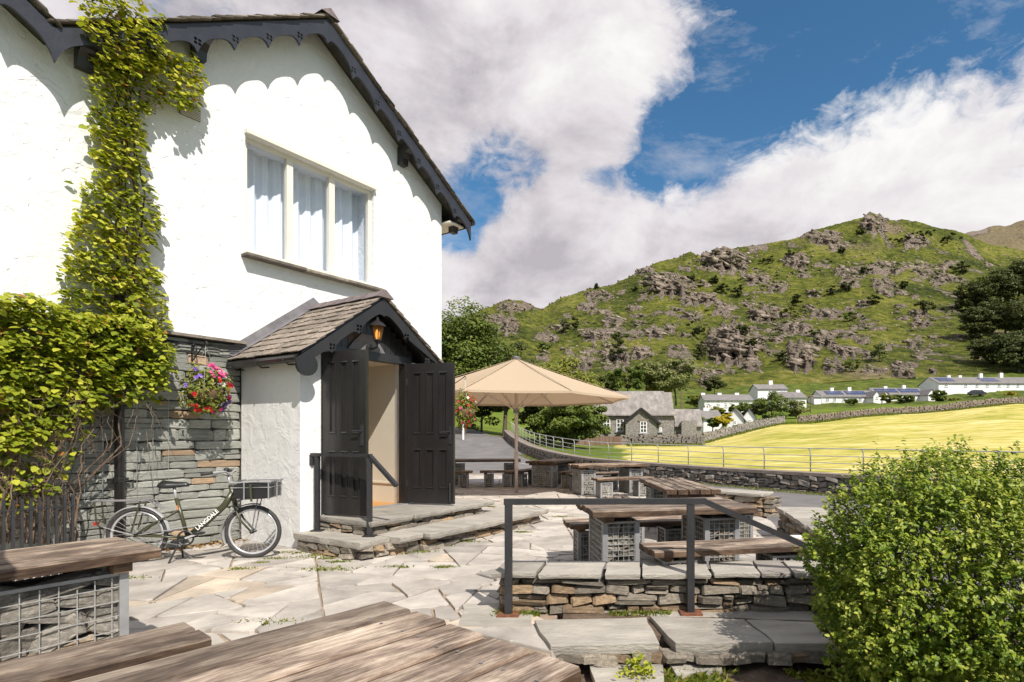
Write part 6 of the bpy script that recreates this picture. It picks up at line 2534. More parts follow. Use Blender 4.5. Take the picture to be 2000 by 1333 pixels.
def creeper():
    o = empty('creeper', hw(2.2, .3, 0), ANG)
    tag(o, 'yellow green creeper climbing the white wall up to the eaves', 'climbing plant')
    rs = np.random.RandomState(3)
    org = Vector((2.2, -.3, 0))
    # (outline in the photograph, leaves, nearest and farthest distance from the wall)
    parts = [
        ([(150, -30), (225, -40), (300, 20), (335, 45), (310, 70), (325, 120), (300, 110), (260, 150), (210, 130), (165, 60)], 950, .15, .55),
        ([(185, 110), (260, 110), (300, 160), (300, 200), (275, 240), (290, 330), (320, 420), (312, 470), (290, 500), (320, 560), (335, 650), (300, 680), (150, 690), (115, 600), (118, 530), (135, 470), (150, 400), (190, 340), (175, 260), (172, 190)], 4700, .04, .30),
        ([(300, 105), (345, 95), (385, 110), (400, 165), (385, 205), (355, 215), (310, 195), (285, 130)], 820, .08, .38),
        ([(250, 100), (310, 95), (330, 130), (300, 150)], 120, .08, .4),
        ([(-70, 570), (0, 575), (75, 572), (105, 600), (150, 610), (240, 620), (320, 640), (340, 690), (330, 760), (270, 780), (215, 800), (150, 812), (90, 855), (40, 880), (-70, 880)], 7000, .06, .62),
        ([(-60, 850), (120, 830), (190, 800), (165, 880), (110, 960), (40, 1000), (-60, 1000)], 420, .15, .6),
        ([(150, 345), (175, 350), (170, 380), (145, 385)], 14, .03, .12),
        ([(250, 690), (345, 700), (325, 780), (270, 800)], 170, .03, .35),
    ]
    PP, NNs, LC, SZ = [], [], [], []
    for poly, n, o0, o1 in parts:
        xs, ys = [p[0] for p in poly], [p[1] for p in poly]
        cnt = 0
        while cnt < n:
            m = (n - cnt) * 3 + 50
            x, y = rs.uniform(min(xs), max(xs), m), rs.uniform(min(ys), max(ys), m)
            keep = in_poly(x + fbm(y / 14, x / 14, 3, 4) * 34, y + fbm(x / 14, y / 14, 3, 8) * 26, poly)
            # shoots hang in tiers: leaves gather along rising and falling lines
            tier = fbm(x / 30, y / 17, 3, 14) + .12 * np.sin(y / 6.5 + fbm(x / 22, y / 22, 2, 2) * 9)
            keep &= rs.rand(m) < np.clip(.62 + tier * 1.5, .06, 1)
            x, y = x[keep], y[keep]
            for i in range(len(x)):
                if cnt >= n:
                    break
                bulge = .5 + .5 * vnoise(np.array([x[i] / 26.]), np.array([y[i] / 30.]), 77)[0]
                out = o0 + (o1 - o0) * (rs.rand() ** .6) * bulge
                q = hloc(x[i], y[i], out)
                PP.append((q.x - org.x, q.y - org.y, q.z))
                cnt += 1
    PP = np.array(PP)
    n = len(PP)
    Nm = np.array([.12, -.50, 1.0]) + rs.randn(n, 3) * .36
    lc = np.clip(rs.rand(n) * .75 + (PP[:, 2] > 5.6) * .16 - (PP[:, 2] < 2.7) * .10 + fbm(PP[:, 0] * 3, PP[:, 2] * 3, 3, 9) * .5, 0, .97)
    lc[rs.rand(n) < .02] = 1.0
    leaves('foliage', PP, Nm, rs.uniform(.028, .095, n), MATS['vine_leaf'], o, .80, lc, rs, droop=1.6, fold=.10)
    # woody stems: main trunks in the lower left, thin shoots up the wall
    r = random.Random(12)
    def stem(pts, r0, r1, wob):
        q = []
        ph = r.uniform(0, 6)
        for i in range(len(pts) - 1):
            for k in range(6):
                t = k / 6
                x = pts[i][0] + (pts[i + 1][0] - pts[i][0]) * t
                y = pts[i][1] + (pts[i + 1][1] - pts[i][1]) * t
                out = pts[i][2] + (pts[i + 1][2] - pts[i][2]) * t
                ph += r.uniform(-.9, .9)
                v = hloc(x + wob * math.sin(ph), y, out)
                q.append((v.x - org.x, v.y - org.y + .012 * math.cos(ph), v.z))
        n_ = len(q)
        MB().tube(q, [r0 + (r1 - r0) * i / (n_ - 1) for i in range(n_)], 6).build('stem', MATS['vine_stem'], o, smooth=True)
    for i in range(30):
        x = r.uniform(-10, 155)
        x2 = x + r.choice((r.uniform(-90, -20), r.uniform(-15, 25), r.uniform(20, 120)))
        stem([(x, 1062, r.uniform(.15, .5)), (x + r.uniform(-15, 15), 960, r.uniform(.15, .5)), (x2, 870, r.uniform(.2, .5)), (x2 + r.uniform(-20, 60), 770, .3), (x2 + r.uniform(0, 60), 690, .25)], r.choice((.004, .005, .007, .010, .016)), .003, 8)
    for i in range(60):
        x = r.uniform(-20, 300)
        y = r.uniform(730, 850)
        stem([(x, y, .35), (x + r.uniform(-40, 40), y + r.uniform(20, 60), .5), (x + r.uniform(-70, 70), y + r.uniform(40, 150), .45)], r.uniform(.002, .005), .0015, 5)
    for i in range(7):
        x = r.uniform(205, 260)
        stem([(x, 680, .1), (x + r.uniform(-20, 20), 520, .06), (x + r.uniform(-10, 25), 380, .06), (x + r.uniform(-25, 15), 220, .06), (x + r.uniform(-30, 60), 90, .1), (x + r.uniform(-40, 30), 20, .25)], r.uniform(.008, .014), .005, 4)
    stem([(195, 110, .1), (198, 60, .3), (215, 25, .45), (240, 16, .45)], .009, .006, 2)
    for i in range(8):
        stem([(265 + r.uniform(-12, 12), 690, .15), (300 + r.uniform(-12, 14), 640, .2), (318 + r.uniform(-12, 20), 600, .2)], .005, .002, 4)
    tw = MB()
    for i in range(420):
        x, y, oo = r.uniform(-30, 120), r.uniform(880, 1062), r.uniform(.1, .5)
        v = hloc(x, y, oo)
        a_ = Vector((v.x - org.x, v.y - org.y, max(.02, v.z)))
        b_ = a_ + Vector((r.uniform(-.12, .12), r.uniform(-.08, .08), r.uniform(-.1, .12)))
        b_.z = max(b_.z, .01)
        tw.tube([a_, (a_ + b_) / 2 + Vector((r.uniform(-.03, .03), r.uniform(-.03, .03), r.uniform(-.03, .03))), b_], r.uniform(.0015, .004), 4)
    tag(tw.build('dead_twigs', MATS['vine_stem'], o), kind='stuff')
    # wire trellis behind
    t = MB()
    for k in range(9):
        a, b = hloc(-40, 700, .03), hloc(215, 700, .03)
        z = .75 + k * .16
        t.bar((a.x - org.x, a.y - org.y, z), (b.x - org.x, b.y - org.y, z), .004, .004)
    for k in range(11):
        s = hloc(-40, 700, .03).x + k * .16
        t.bar((s - org.x, -.03 - org.y, .7), (s - org.x, -.03 - org.y, 2.1), .004, .004)
    t.build('wire_trellis', MATS['wire'], o)


creeper()


def iron_fence():
    o = empty('iron_fence', hw(1.5, .62, 0), ANG)
    tag(o, 'short black iron fence at the foot of the creeper', 'fence')
    s0, s1 = hloc(-30, 900, .62).x, hloc(142, 900, .62).x
    c = 1.5
    n = 11
    for i in range(n):
        x = s0 + (s1 - s0) * i / (n - 1) - c
        MB().bar((x, 0, 0), (x, 0, .80), .022, .022, (1, 0, 0)).build('bar', MATS['iron_paint'], o)
    for z in (.10, .70):
        MB().bar((s0 - c - .05, 0.0, z), (s1 - c + .03, 0.0, z), .034, .012).build('rail', MATS['iron_paint'], o)


iron_fence()


def hanging_basket(label, pos, wall_off, rx, rz, seed, nfl, cols, bracket=True):
    o = empty('hanging_basket', pos, ANG)
    tag(o, label, 'hanging basket', 'hanging flower baskets')
    rs = np.random.RandomState(seed)
    MB().lathe([(.03, -rz * .55), (.12, -rz * .5), (.18, -rz * .3), (.20, -rz * .02), (.19, 0)], 16).build('basket', MATS['coir'], o, smooth=True)
    n = 1500
    d = unit(rs.randn(n, 3))
    lump = 1 + .22 * np.sin(d[:, 0] * 7 + seed) * np.cos(d[:, 2] * 6)
    rad = (rs.rand(n) ** .35 * lump)[:, None]
    P = d * rad * np.array([rx, rx * .85, rz])
    P[:, 2] -= (np.abs(P[:, 2]) < 0) * 0
    leaves('foliage', P, d + np.array([0, -.3, .5]) + rs.randn(n, 3) * .4, rs.uniform(.03, .06, n), MATS['tree_leaf_light'], o, .6, None, rs, 1.0)
    # flowers: five petals each
    for c, (mat, k, cen) in enumerate(cols):
        P, Nm = [], []
        for _ in range(k):
            if cen is None:
                q = unit(rs.randn(1, 3))[0]
                q[1] = -abs(q[1])
            else:
                q = np.array(cen) + rs.randn(3) * .28
                q = q / np.linalg.norm(q)
            f = q * np.array([rx, rx * .85, rz]) * rs.uniform(.96, 1.1)
            nrm = q + np.array([0, -.4, .2])
            for _p in range(6):
                P.append(f)
                Nm.append(nrm + rs.randn(3) * .3)
        if P:
            leaves('flowers', np.array(P), np.array(Nm), rs.uniform(.024, .04, len(P)), MATS[mat], o, .95, None, rs, 0, True, .25)
    if bracket:
        b = MB()
        W = wall_off
        b.bar((0, W - .01, rz + .02), (0, W - .01, rz + .32), .02, .01, (0, 1, 0))
        pts = [(0, W, rz + .06)] + [(0, W - (W + .0) * t, rz + .06 + .22 * t) for t in (.3, .6, .85, 1)]
        b.tube(pts, .008, 6)
        for c_, rr in (((W - .09, rz + .22), .055), ((W - .03, rz + .27), .03)):
            b.tube([(0, c_[0] + rr * (1 - k / 40) * math.cos(k * .5), c_[1] + rr * (1 - k / 40) * math.sin(k * .5)) for k in range(22)], .005, 5)
        b.tube([(0, .0 + .03 * math.cos(k * .4), rz + .26 + .03 * math.sin(k * .4)) for k in range(14)], .006, 5)
        b.build('bracket', MATS['iron_paint'], o)
        ch = MB()
        for k in range(3):
            a = 2 * math.pi * k / 3
            ch.tube([(.19 * math.cos(a), .19 * math.sin(a), 0), (0, 0, rz + .24)], .0025, 4)
        ch.build('chains', MATS['wire'], o)


q = hloc(402, 762, .36)
hanging_basket('hanging basket of pink, red and purple flowers on the slate wall', hw(q.x, .36, q.z), .36, .27, .31, 5, 40,
               [('petal_pink', 22, (.2, -.6, .75)), ('petal_red', 10, (.7, -.6, .1)), ('petal_red', 7, (-.6, -.6, -.5)), ('petal_purple', 9, (.75, -.4, -.55)), ('petal_white', 7, (.5, -.6, .6)), ('petal_purple', 4, (-.5, -.7, .5)), ('petal_pink', 6, None)])
q = hloc(908, 800, .5)
hanging_basket('hanging basket of red flowers half hidden by the right door leaf', hw(q.x, .5, q.z), .5, .22, .34, 9, 20,
               [('petal_red', 22, None), ('petal_pink', 6, None), ('petal_white', 3, None)])


def box_bush():
    c = Vector((2.17, 3.22, 0))
    o = empty('box_bush', (c.x, c.y, -.15))
    tag(o, 'rounded glossy box bush at the right edge of the garden', 'bush')
    rs = np.random.RandomState(2)
    # uneven outline: sum of lumps
    rad = np.array([.82, .80, .78])
    cz = .62
    ns = 11000
    d = unit(rs.randn(ns, 3))
    th, ph = np.arctan2(d[:, 1], d[:, 0]), d[:, 2]
    lump = 1.03 + fbm(th * 2.3 + 9, ph * 3.6 + 4, 4, 3) * .50
    depth = 1 - rs.rand(ns) ** 1.3 * .42
    S = d * rad * (lump * depth)[:, None] + np.array([0, 0, cz])
    S[:, 2] = np.where(S[:, 2] < .02, .02 + rs.rand(ns) * .3, S[:, 2])
    axis = unit(d * .8 + np.array([0, 0, .75]) + rs.randn(ns, 3) * .35)
    P, Nm, LC = [], [], []
    k = 10
    ln = rs.uniform(.04, .10, ns)
    tall = rs.rand(ns) < .005
    ln[tall] *= 2.2
    for j in range(k):
        t = (j + .5) / k
        side = rs.randn(ns, 3)
        side = unit(side - axis * (side * axis).sum(1, keepdims=True))
        P.append(S + axis * (ln * t)[:, None] + side * .006)
        Nm.append(axis * .5 + side * .55 + np.array([.25, -.4, .5]))
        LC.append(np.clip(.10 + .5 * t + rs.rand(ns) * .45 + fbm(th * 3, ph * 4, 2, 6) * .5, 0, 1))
    P, Nm, LC = np.concatenate(P), np.concatenate(Nm), np.concatenate(LC)
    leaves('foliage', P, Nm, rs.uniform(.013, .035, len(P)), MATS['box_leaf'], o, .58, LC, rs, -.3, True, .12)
    m = MB()
    r = random.Random(5)
    for i in range(34):
        a, h = r.uniform(0, 6.28), r.uniform(.45, 1.1)
        rr = r.uniform(.1, .5)
        m.tube([(.06 * math.cos(a), .06 * math.sin(a), 0), (rr * .5 * math.cos(a), rr * .5 * math.sin(a), h * .5), (rr * math.cos(a), rr * math.sin(a), h)], [.014, .009, .004], 5)
    m.build('branches', MATS['bark'], o)


box_bush()


def tree(name, label, base, h, rx, rz, cz, nclump, per, leaf, mat, seed, trunk=.16, group=None, ry=None, cat='tree', fill=.0, rough=.3):
    """tapered trunk, limbs to the clumps, crown of leaf clumps with gaps"""
    o = empty(name, base)
    tag(o, label, cat, group)
    rs = np.random.RandomState(seed)
    ry = ry or rx
    d = unit(rs.randn(nclump, 3))
    d[:, 2] = d[:, 2] * .9 + .08
    rad = .35 + .65 * rs.rand(nclump) ** .5
    lump = 1 + rs.uniform(-rough, rough, nclump)
    C = d * (rad * lump)[:, None] * np.array([rx, ry, rz]) * .82 + np.array([0, 0, cz])
    cr = rs.uniform(.18, .34, nclump) * min(rx, rz)
    P, Nm, LC = [], [], []
    per = int(per * 1.5)
    for i in range(nclump):
        q = unit(rs.randn(per, 3))
        q[:, 2] = q[:, 2] * .75 + .1
        rr = (.45 + .55 * rs.rand(per) ** .6)[:, None]
        P.append(C[i] + q * cr[i] * rr * np.array([1.15, 1.15, .8]))
        Nm.append(q * .55 + np.array([.15, -.25, .75]) + rs.randn(per, 3) * .4)
        LC.append(np.clip(rs.rand(per) * .7 + rs.uniform(0, .35), 0, 1))
    P, Nm, LC = np.concatenate(P), np.concatenate(Nm), np.concatenate(LC)
    leaves('crown', P, Nm, leaf * rs.uniform(.7, 1.3, len(P)), mat, o, .75, LC, rs, .4, False, .12)
    m = MB()
    r = random.Random(seed)
    top = Vector((r.uniform(-.1, .1) * rx, r.uniform(-.1, .1) * rx, cz + rz * .3))
    m.tube([(0, 0, -.3), (0, 0, h * .05), Vector((0, 0, 0)) + top * .5, top], [trunk * 1.25, trunk, trunk * .7, trunk * .3], 8)
    for i in range(min(nclump, 16)):
        s = top * r.uniform(.35, .8)
        e = Vector(C[i])
        m.tube([s, (s + e) / 2 + Vector((0, 0, -.05 * rz)), e], [trunk * .32, trunk * .2, trunk * .08], 5)
    m.build('trunk', MATS['bark'], o, smooth=True)
    return o


def px_tree(name, label, px, top, bot, wpx, Y, mat, seed, nclump=60, per=70, leaf=None, group=None, base=None, cat='tree', crown_from=.25, rough=.3):
    """tree standing at px, Y whose crown spans the given rows of the photograph"""
    x = (px - CX) / F * Y
    zt = EYE + (HY - top) / F * Y
    zb = EYE + (HY - bot) / F * Y if base is None else base
    h = zt - zb
    rz = h * (1 - crown_from) / 2
    rx = wpx / 2 / F * Y
    lf = leaf or max(.10, Y / F * 4.2)
    return tree(name, label, (x, Y, zb), h, rx, rz, h - rz, nclump, per, lf, mat, seed, max(.08, h * .022), group, cat=cat, rough=rough)


def trees():
    L, D, M_, Pa = MATS['tree_leaf_light'], MATS['tree_leaf_dark'], MATS['tree_leaf'], MATS['tree_leaf_pale']
    G = 'trees around the village'
    # behind the inn and the parasol
    px_tree('broadleaf_tree', 'tall tree rising directly beside the corner of the white inn', 905, 592, 862, 190, 52, M_, 1, 130, 130, .26, G, crown_from=.10)
    px_tree('broadleaf_tree', 'dark tree behind the parasol, right of the tallest tree', 985, 655, 862, 130, 56, D, 2, 80, 110, .26, G, crown_from=.12)
    px_tree('broadleaf_tree', 'yellowish tree whose top shows above the right half of the parasol', 1105, 695, 866, 150, 54, L, 3, 80, 110, .26, G, crown_from=.15)
    px_tree('broadleaf_tree', 'bushy tree under the parasol edge in front of the stone school', 1115, 770, 882, 170, 50, M_, 4, 90, 120, .24, G, crown_from=.04)
    px_tree('broadleaf_tree', 'shady tree with dark trunk beyond the lane under the parasol', 940, 740, 862, 110, 60, D, 5, 60, 90, .26, G, crown_from=.22)
    px_tree('broadleaf_tree', 'dark tree behind the parasol pole beside the lane', 1050, 760, 868, 90, 58, D, 6, 50, 90, .26, G, crown_from=.08)
    px_tree('shrub', 'low sunlit garden shrub beyond the lane beside the red basket', 915, 815, 862, 60, 64, L, 7, 24, 60, .22, G, cat='shrub', crown_from=.0)
    # above the school roof
    for i, (px, t, b, w, m, lab) in enumerate([
            (1225, 712, 775, 80, M_, 'tree left of the golden bush above the school roof'), (1320, 696, 790, 110, Pa, 'large pale tree standing above the right end of the school roof'),
            (1262, 702, 770, 70, Pa, 'pale tree between two others above the school ridge'), (1285, 742, 785, 56, MATS['gold_leaf'], 'golden bush directly above the school ridge'),
            (1185, 735, 790, 60, D, 'dark tree at the parasol tip above the school'), (1365, 768, 802, 50, L, 'small light tree right of the school roof'),
            (1395, 735, 770, 50, D, 'dark thorn tree below the lowest crag')]):
        px_tree('broadleaf_tree', lab, px, t, b, w, 118 + i * 3, m, 20 + i, 40, 70, .5, G, crown_from=.1)
    # round the cottages
    for i, (px, t, b, w, Y, m, lab) in enumerate([
            (1508, 762, 832, 110, 98, M_, 'broad dark tree at the left end of the upper field wall'), (1468, 780, 826, 50, 99, D, 'small dark tree beside the white barn'),
            (1555, 775, 822, 54, 99, Pa, 'pale willowy tree right of the broad dark tree'), (1413, 806, 840, 38, 80, MATS['gold_leaf'], 'golden conifer in front of the cottages'),
            (1352, 806, 842, 44, 72, M_, 'mid green tree at the right gable of the school'), (1442, 786, 812, 46, 96, M_, 'tree before the grey and white cottage pair'), (1400, 792, 816, 34, 98, L, 'light tree below the left end of the cottage pair'),
            (1484, 820, 838, 24, 84, L, 'small round shrub at the corner of the white barn'), (1392, 815, 840, 26, 81, M_, 'small green tree beside the golden conifer'),
            (1735, 768, 790, 46, 140, L, 'hedge like bush before the middle of the long terrace'), (1770, 770, 792, 50, 140, M_, 'wide bush before the right end of the long terrace'),
            (1835, 762, 792, 30, 142, M_, 'bush in the gap between the two white terraces'), (1865, 776, 792, 24, 142, L, 'light round bush below the upper terrace'),
            (1662, 778, 792, 30, 140, M_, 'garden bush before the left half of the long terrace'), (1975, 765, 780, 24, 146, MATS['gold_leaf'], 'golden bush before the upper terrace')]):
        px_tree('garden_tree' if b - t > 30 else 'shrub', lab, px, t, b, w, Y, m, 40 + i, 34, 60, max(.3, Y / F * 3.6), G, crown_from=.05, cat='tree' if b - t > 30 else 'shrub')


trees()


def hill_trees():
    D, M_, L = MATS['tree_leaf_dark'], MATS['tree_leaf'], MATS['tree_leaf_light']
    G = 'thorn trees on the fell'
    T = [(1102, 640, 26, 32, D), (1122, 636, 20, 26, D), (1210, 664, 40, 34, D), (1205, 690, 44, 30, D), (1358, 648, 38, 30, D), (1370, 690, 30, 40, D), (1450, 645, 30, 26, D), (1440, 570, 36, 30, D), (1410, 565, 30, 22, D),
         (1528, 696, 26, 24, D), (1655, 560, 30, 24, D), (1625, 570, 26, 18, D), (1706, 588, 34, 20, D), (1812, 602, 40, 36, D), (1718, 690, 48, 40, M_), (1662, 716, 36, 30, M_), (1545, 612, 46, 26, L), (1665, 620, 50, 18, M_),
         (1555, 590, 24, 22, D), (1765, 560, 22, 14, D), (1645, 490, 18, 12, D), (1680, 455, 22, 10, D), (1760, 470, 50, 14, D), (1805, 462, 60, 16, D), (1850, 470, 54, 16, D), (1500, 510, 40, 14, D), (1545, 497, 30, 10, D),
         (1350, 545, 26, 14, D), (1395, 548, 26, 16, D), (1060, 680, 34, 22, M_), (1880, 525, 34, 26, D), (1590, 650, 30, 14, M_), (1470, 668, 22, 20, D), (1690, 530, 24, 12, D), (1240, 565, 20, 10, D), (1165, 560, 8, 12, D)]
    ORD = ['first', 'second', 'third', 'fourth', 'fifth', 'sixth', 'seventh', 'eighth', 'ninth', 'tenth', 'eleventh', 'twelfth', 'thirteenth', 'fourteenth', 'fifteenth', 'sixteenth']
    band = lambda py: 'upper' if py < 545 else ('middle' if py < 635 else 'lower')
    T.sort(key=lambda t_: t_[0])
    seen = {}
    for i, (px, py, w, h, m) in enumerate(T):
        k_ = seen[band(py)] = seen.get(band(py), -1) + 1
        lab = f'scrubby thorn tree, {ORD[k_]} from the left among those on the {band(py)} fell'
        p = hill_point(px, py + h * .4)
        s = p.y / F
        tree('thorn_tree', lab, p - Vector((0, 0, .3)), h * s, w * s / 2, h * s / 2, h * s * .5, 16, 42, s * 3.4, m, 100 + i, s * .9, G, cat='tree', rough=.4)
    G = 'dark wood on the right of the fell'
    T = [(1905, 590, 60, 80), (1950, 575, 70, 80), (1990, 560, 70, 90), (2040, 560, 80, 120), (1915, 640, 70, 70), (1965, 630, 80, 80), (2010, 640, 80, 90), (1930, 690, 60, 60), (1975, 690, 70, 80), (1990, 740, 60, 70), (2030, 720, 70, 90)]
    rows_ = {'top': 0, 'middle': 0, 'bottom': 0}
    for i, (px, py, w, h) in enumerate(T):
        row = 'top' if py < 600 else ('middle' if py < 650 else 'bottom')
        lab = f'dark oak, {ORD[rows_[row]]} from the left in the {row} row of the wood'
        rows_[row] += 1
        p = hill_point(px, py + h * .35)
        s = p.y / F
        tree('oak_tree', lab, p - Vector((0, 0, .5)), h * s, w * s * .58, h * s * .5, h * s * .5, 70, 80, s * 4.0, D, 200 + i, s * 2, G, cat='tree')


hill_trees()


# ---------------------------------------------------------------- village
def cottage(name, label, px0, px1, base, eave, ridge, Y, depth, wall, roof, rows, chim=(), rz=0.0, solar=(), group=None, dormer=(), doors=(), gable=False, zb=None):
    """terrace of houses facing the camera: walls, pitched roof, single windows, chimneys, solar panels"""
    xc = ((px0 + px1) / 2 - CX) / F * Y
    m = Y / F
    z0 = EYE + (HY - base) * m
    o = empty(name, (xc, Y, z0), rz)
    tag(o, label, 'house', group)
    W = (px1 - px0) * m
    he = (base - eave) * m
    hr = (base - ridge) * m * 1.0 + (depth / 2) * max(0, (HY - ridge)) / F
    wm = MB()
    if gable:   # gable end towards us
        wm.prism([(-W / 2, -1), (W / 2, -1), (W / 2, he), (0, hr), (-W / 2, he)], lambda a, b: (a, 0, b), lambda a, b: (a, depth, b))
    else:
        wm.prism([(0, -1), (depth, -1), (depth, he), (depth / 2, hr), (0, he)], lambda a, b: (-W / 2, a, b), lambda a, b: (W / 2, a, b))
    wm.build('wall', MATS[wall], o)
    rf = MB()
    t = .12
    if gable:
        for s in (-1, 1):
            rf.prism([(0, hr + t), (s * (W / 2 + .3), he - .3 * (hr - he) / (W / 2) + t), (s * (W / 2 + .3), he - .3 * (hr - he) / (W / 2)), (0, hr)], lambda a, b: (a, -.25, b + .02), lambda a, b: (a, depth + .25, b + .02))
    else:
        for s in (0, 1):
            e = -.35 if s == 0 else depth + .35
            ez = he - .35 * (hr - he) / (depth / 2)
            rf.prism([(depth / 2, hr + t), (e, ez + t), (e, ez), (depth / 2, hr)], lambda a, b: (-W / 2 - .2, a, b + .02), lambda a, b: (W / 2 + .2, a, b + .02))
    rfo = rf.build('roof', MATS[roof], o)
    for (wx, wz, ww, wh) in rows:          # photograph: px, py of the centre, size in px
        x, z = (wx - (px0 + px1) / 2) * m, (base - wz) * m
        w = MB()
        fw = max(.07, ww * m * .09)
        for sx in (-1, 1):
            w.box((x + sx * (ww * m / 2 - fw / 2), -.03, z), (fw, .08, wh * m))
        for sz in (-1, 0, 1):
            w.box((x, -.03, z + sz * (wh * m / 2 - fw / 2)), (ww * m - 2 * fw, .075, fw))
        w.box((x, -.032, z), (fw, .07, wh * m - 2 * fw))
        wo = w.build('window', MATS['white_paint'], o)
        MB().box((x, -.008, z), (ww * m - fw, .03, wh * m - fw)).build('pane', MATS['window_dark'], wo)
        MB().box((x, -.06, z - wh * m / 2 - .05), (ww * m + .2, .18, .09)).build('sill', MATS[wall], wo)
    for (wx, wz, ww, wh) in doors:
        x, z = (wx - (px0 + px1) / 2) * m, (base - wz) * m
        MB().box((x, -.03, z), (ww * m, .08, wh * m)).build('door', MATS['fence_wood'], o)
    for (cx, top) in chim:
        x = (cx - (px0 + px1) / 2) * m
        c = MB().box((x, depth / 2, (hr - .6 + (base - top) * m + depth / 2 * (HY - top) / F) / 2), (.9, .7, (base - top) * m + depth / 2 * (HY - top) / F - hr + .6))
        co = c.build('chimney', MATS[wall], rfo)
        for k in (-.22, .22):
            MB().lathe([(.12, 0), (.1, .35)], 8, (x + k, depth / 2, (base - top) * m + depth / 2 * (HY - top) / F)).build('chimney_pot', MATS['fence_wood'], co)
    sl = math.atan2(hr - he, depth / 2)
    for (a, b) in solar:
        n = max(2, int(round((b - a) / 7.0)))
        for k in range(n):
            for row in range(2):
                x = (a + (b - a) * (k + .5) / n - (px0 + px1) / 2) * m
                f = .36 + row * .30
                y, z = depth / 2 * f, he + (hr - he) * f + t + .09
                p = MB().box((0, 0, 0), ((b - a) / n * m * .94, depth / 2 / math.cos(sl) * .28, .05))
                po = p.build('solar_panel', MATS['solar_cell'], rfo)
                po.location = (x, y, z)
                po.rotation_euler = (sl, 0, 0)
                fr_ = MB()
                w_, h_ = (b - a) / n * m * .94, depth / 2 / math.cos(sl) * .28
                fr_.box((0, h_ / 2, .01), (w_, .05, .06))
                fr_.box((0, -h_ / 2, .01), (w_, .05, .06))
                fr_.box((w_ / 2, 0, .01), (.05, h_ - .05, .06))
                fr_.box((0, 0, .012), (.03, h_ - .05, .05))
                pf = fr_
                po.data.materials.append(MATS['steel'])
                me2 = pf.mesh('frame', MATS['steel'])
                fo = link('solar_panel_frame', me2, rfo, po.location, po.rotation_euler)
    return o


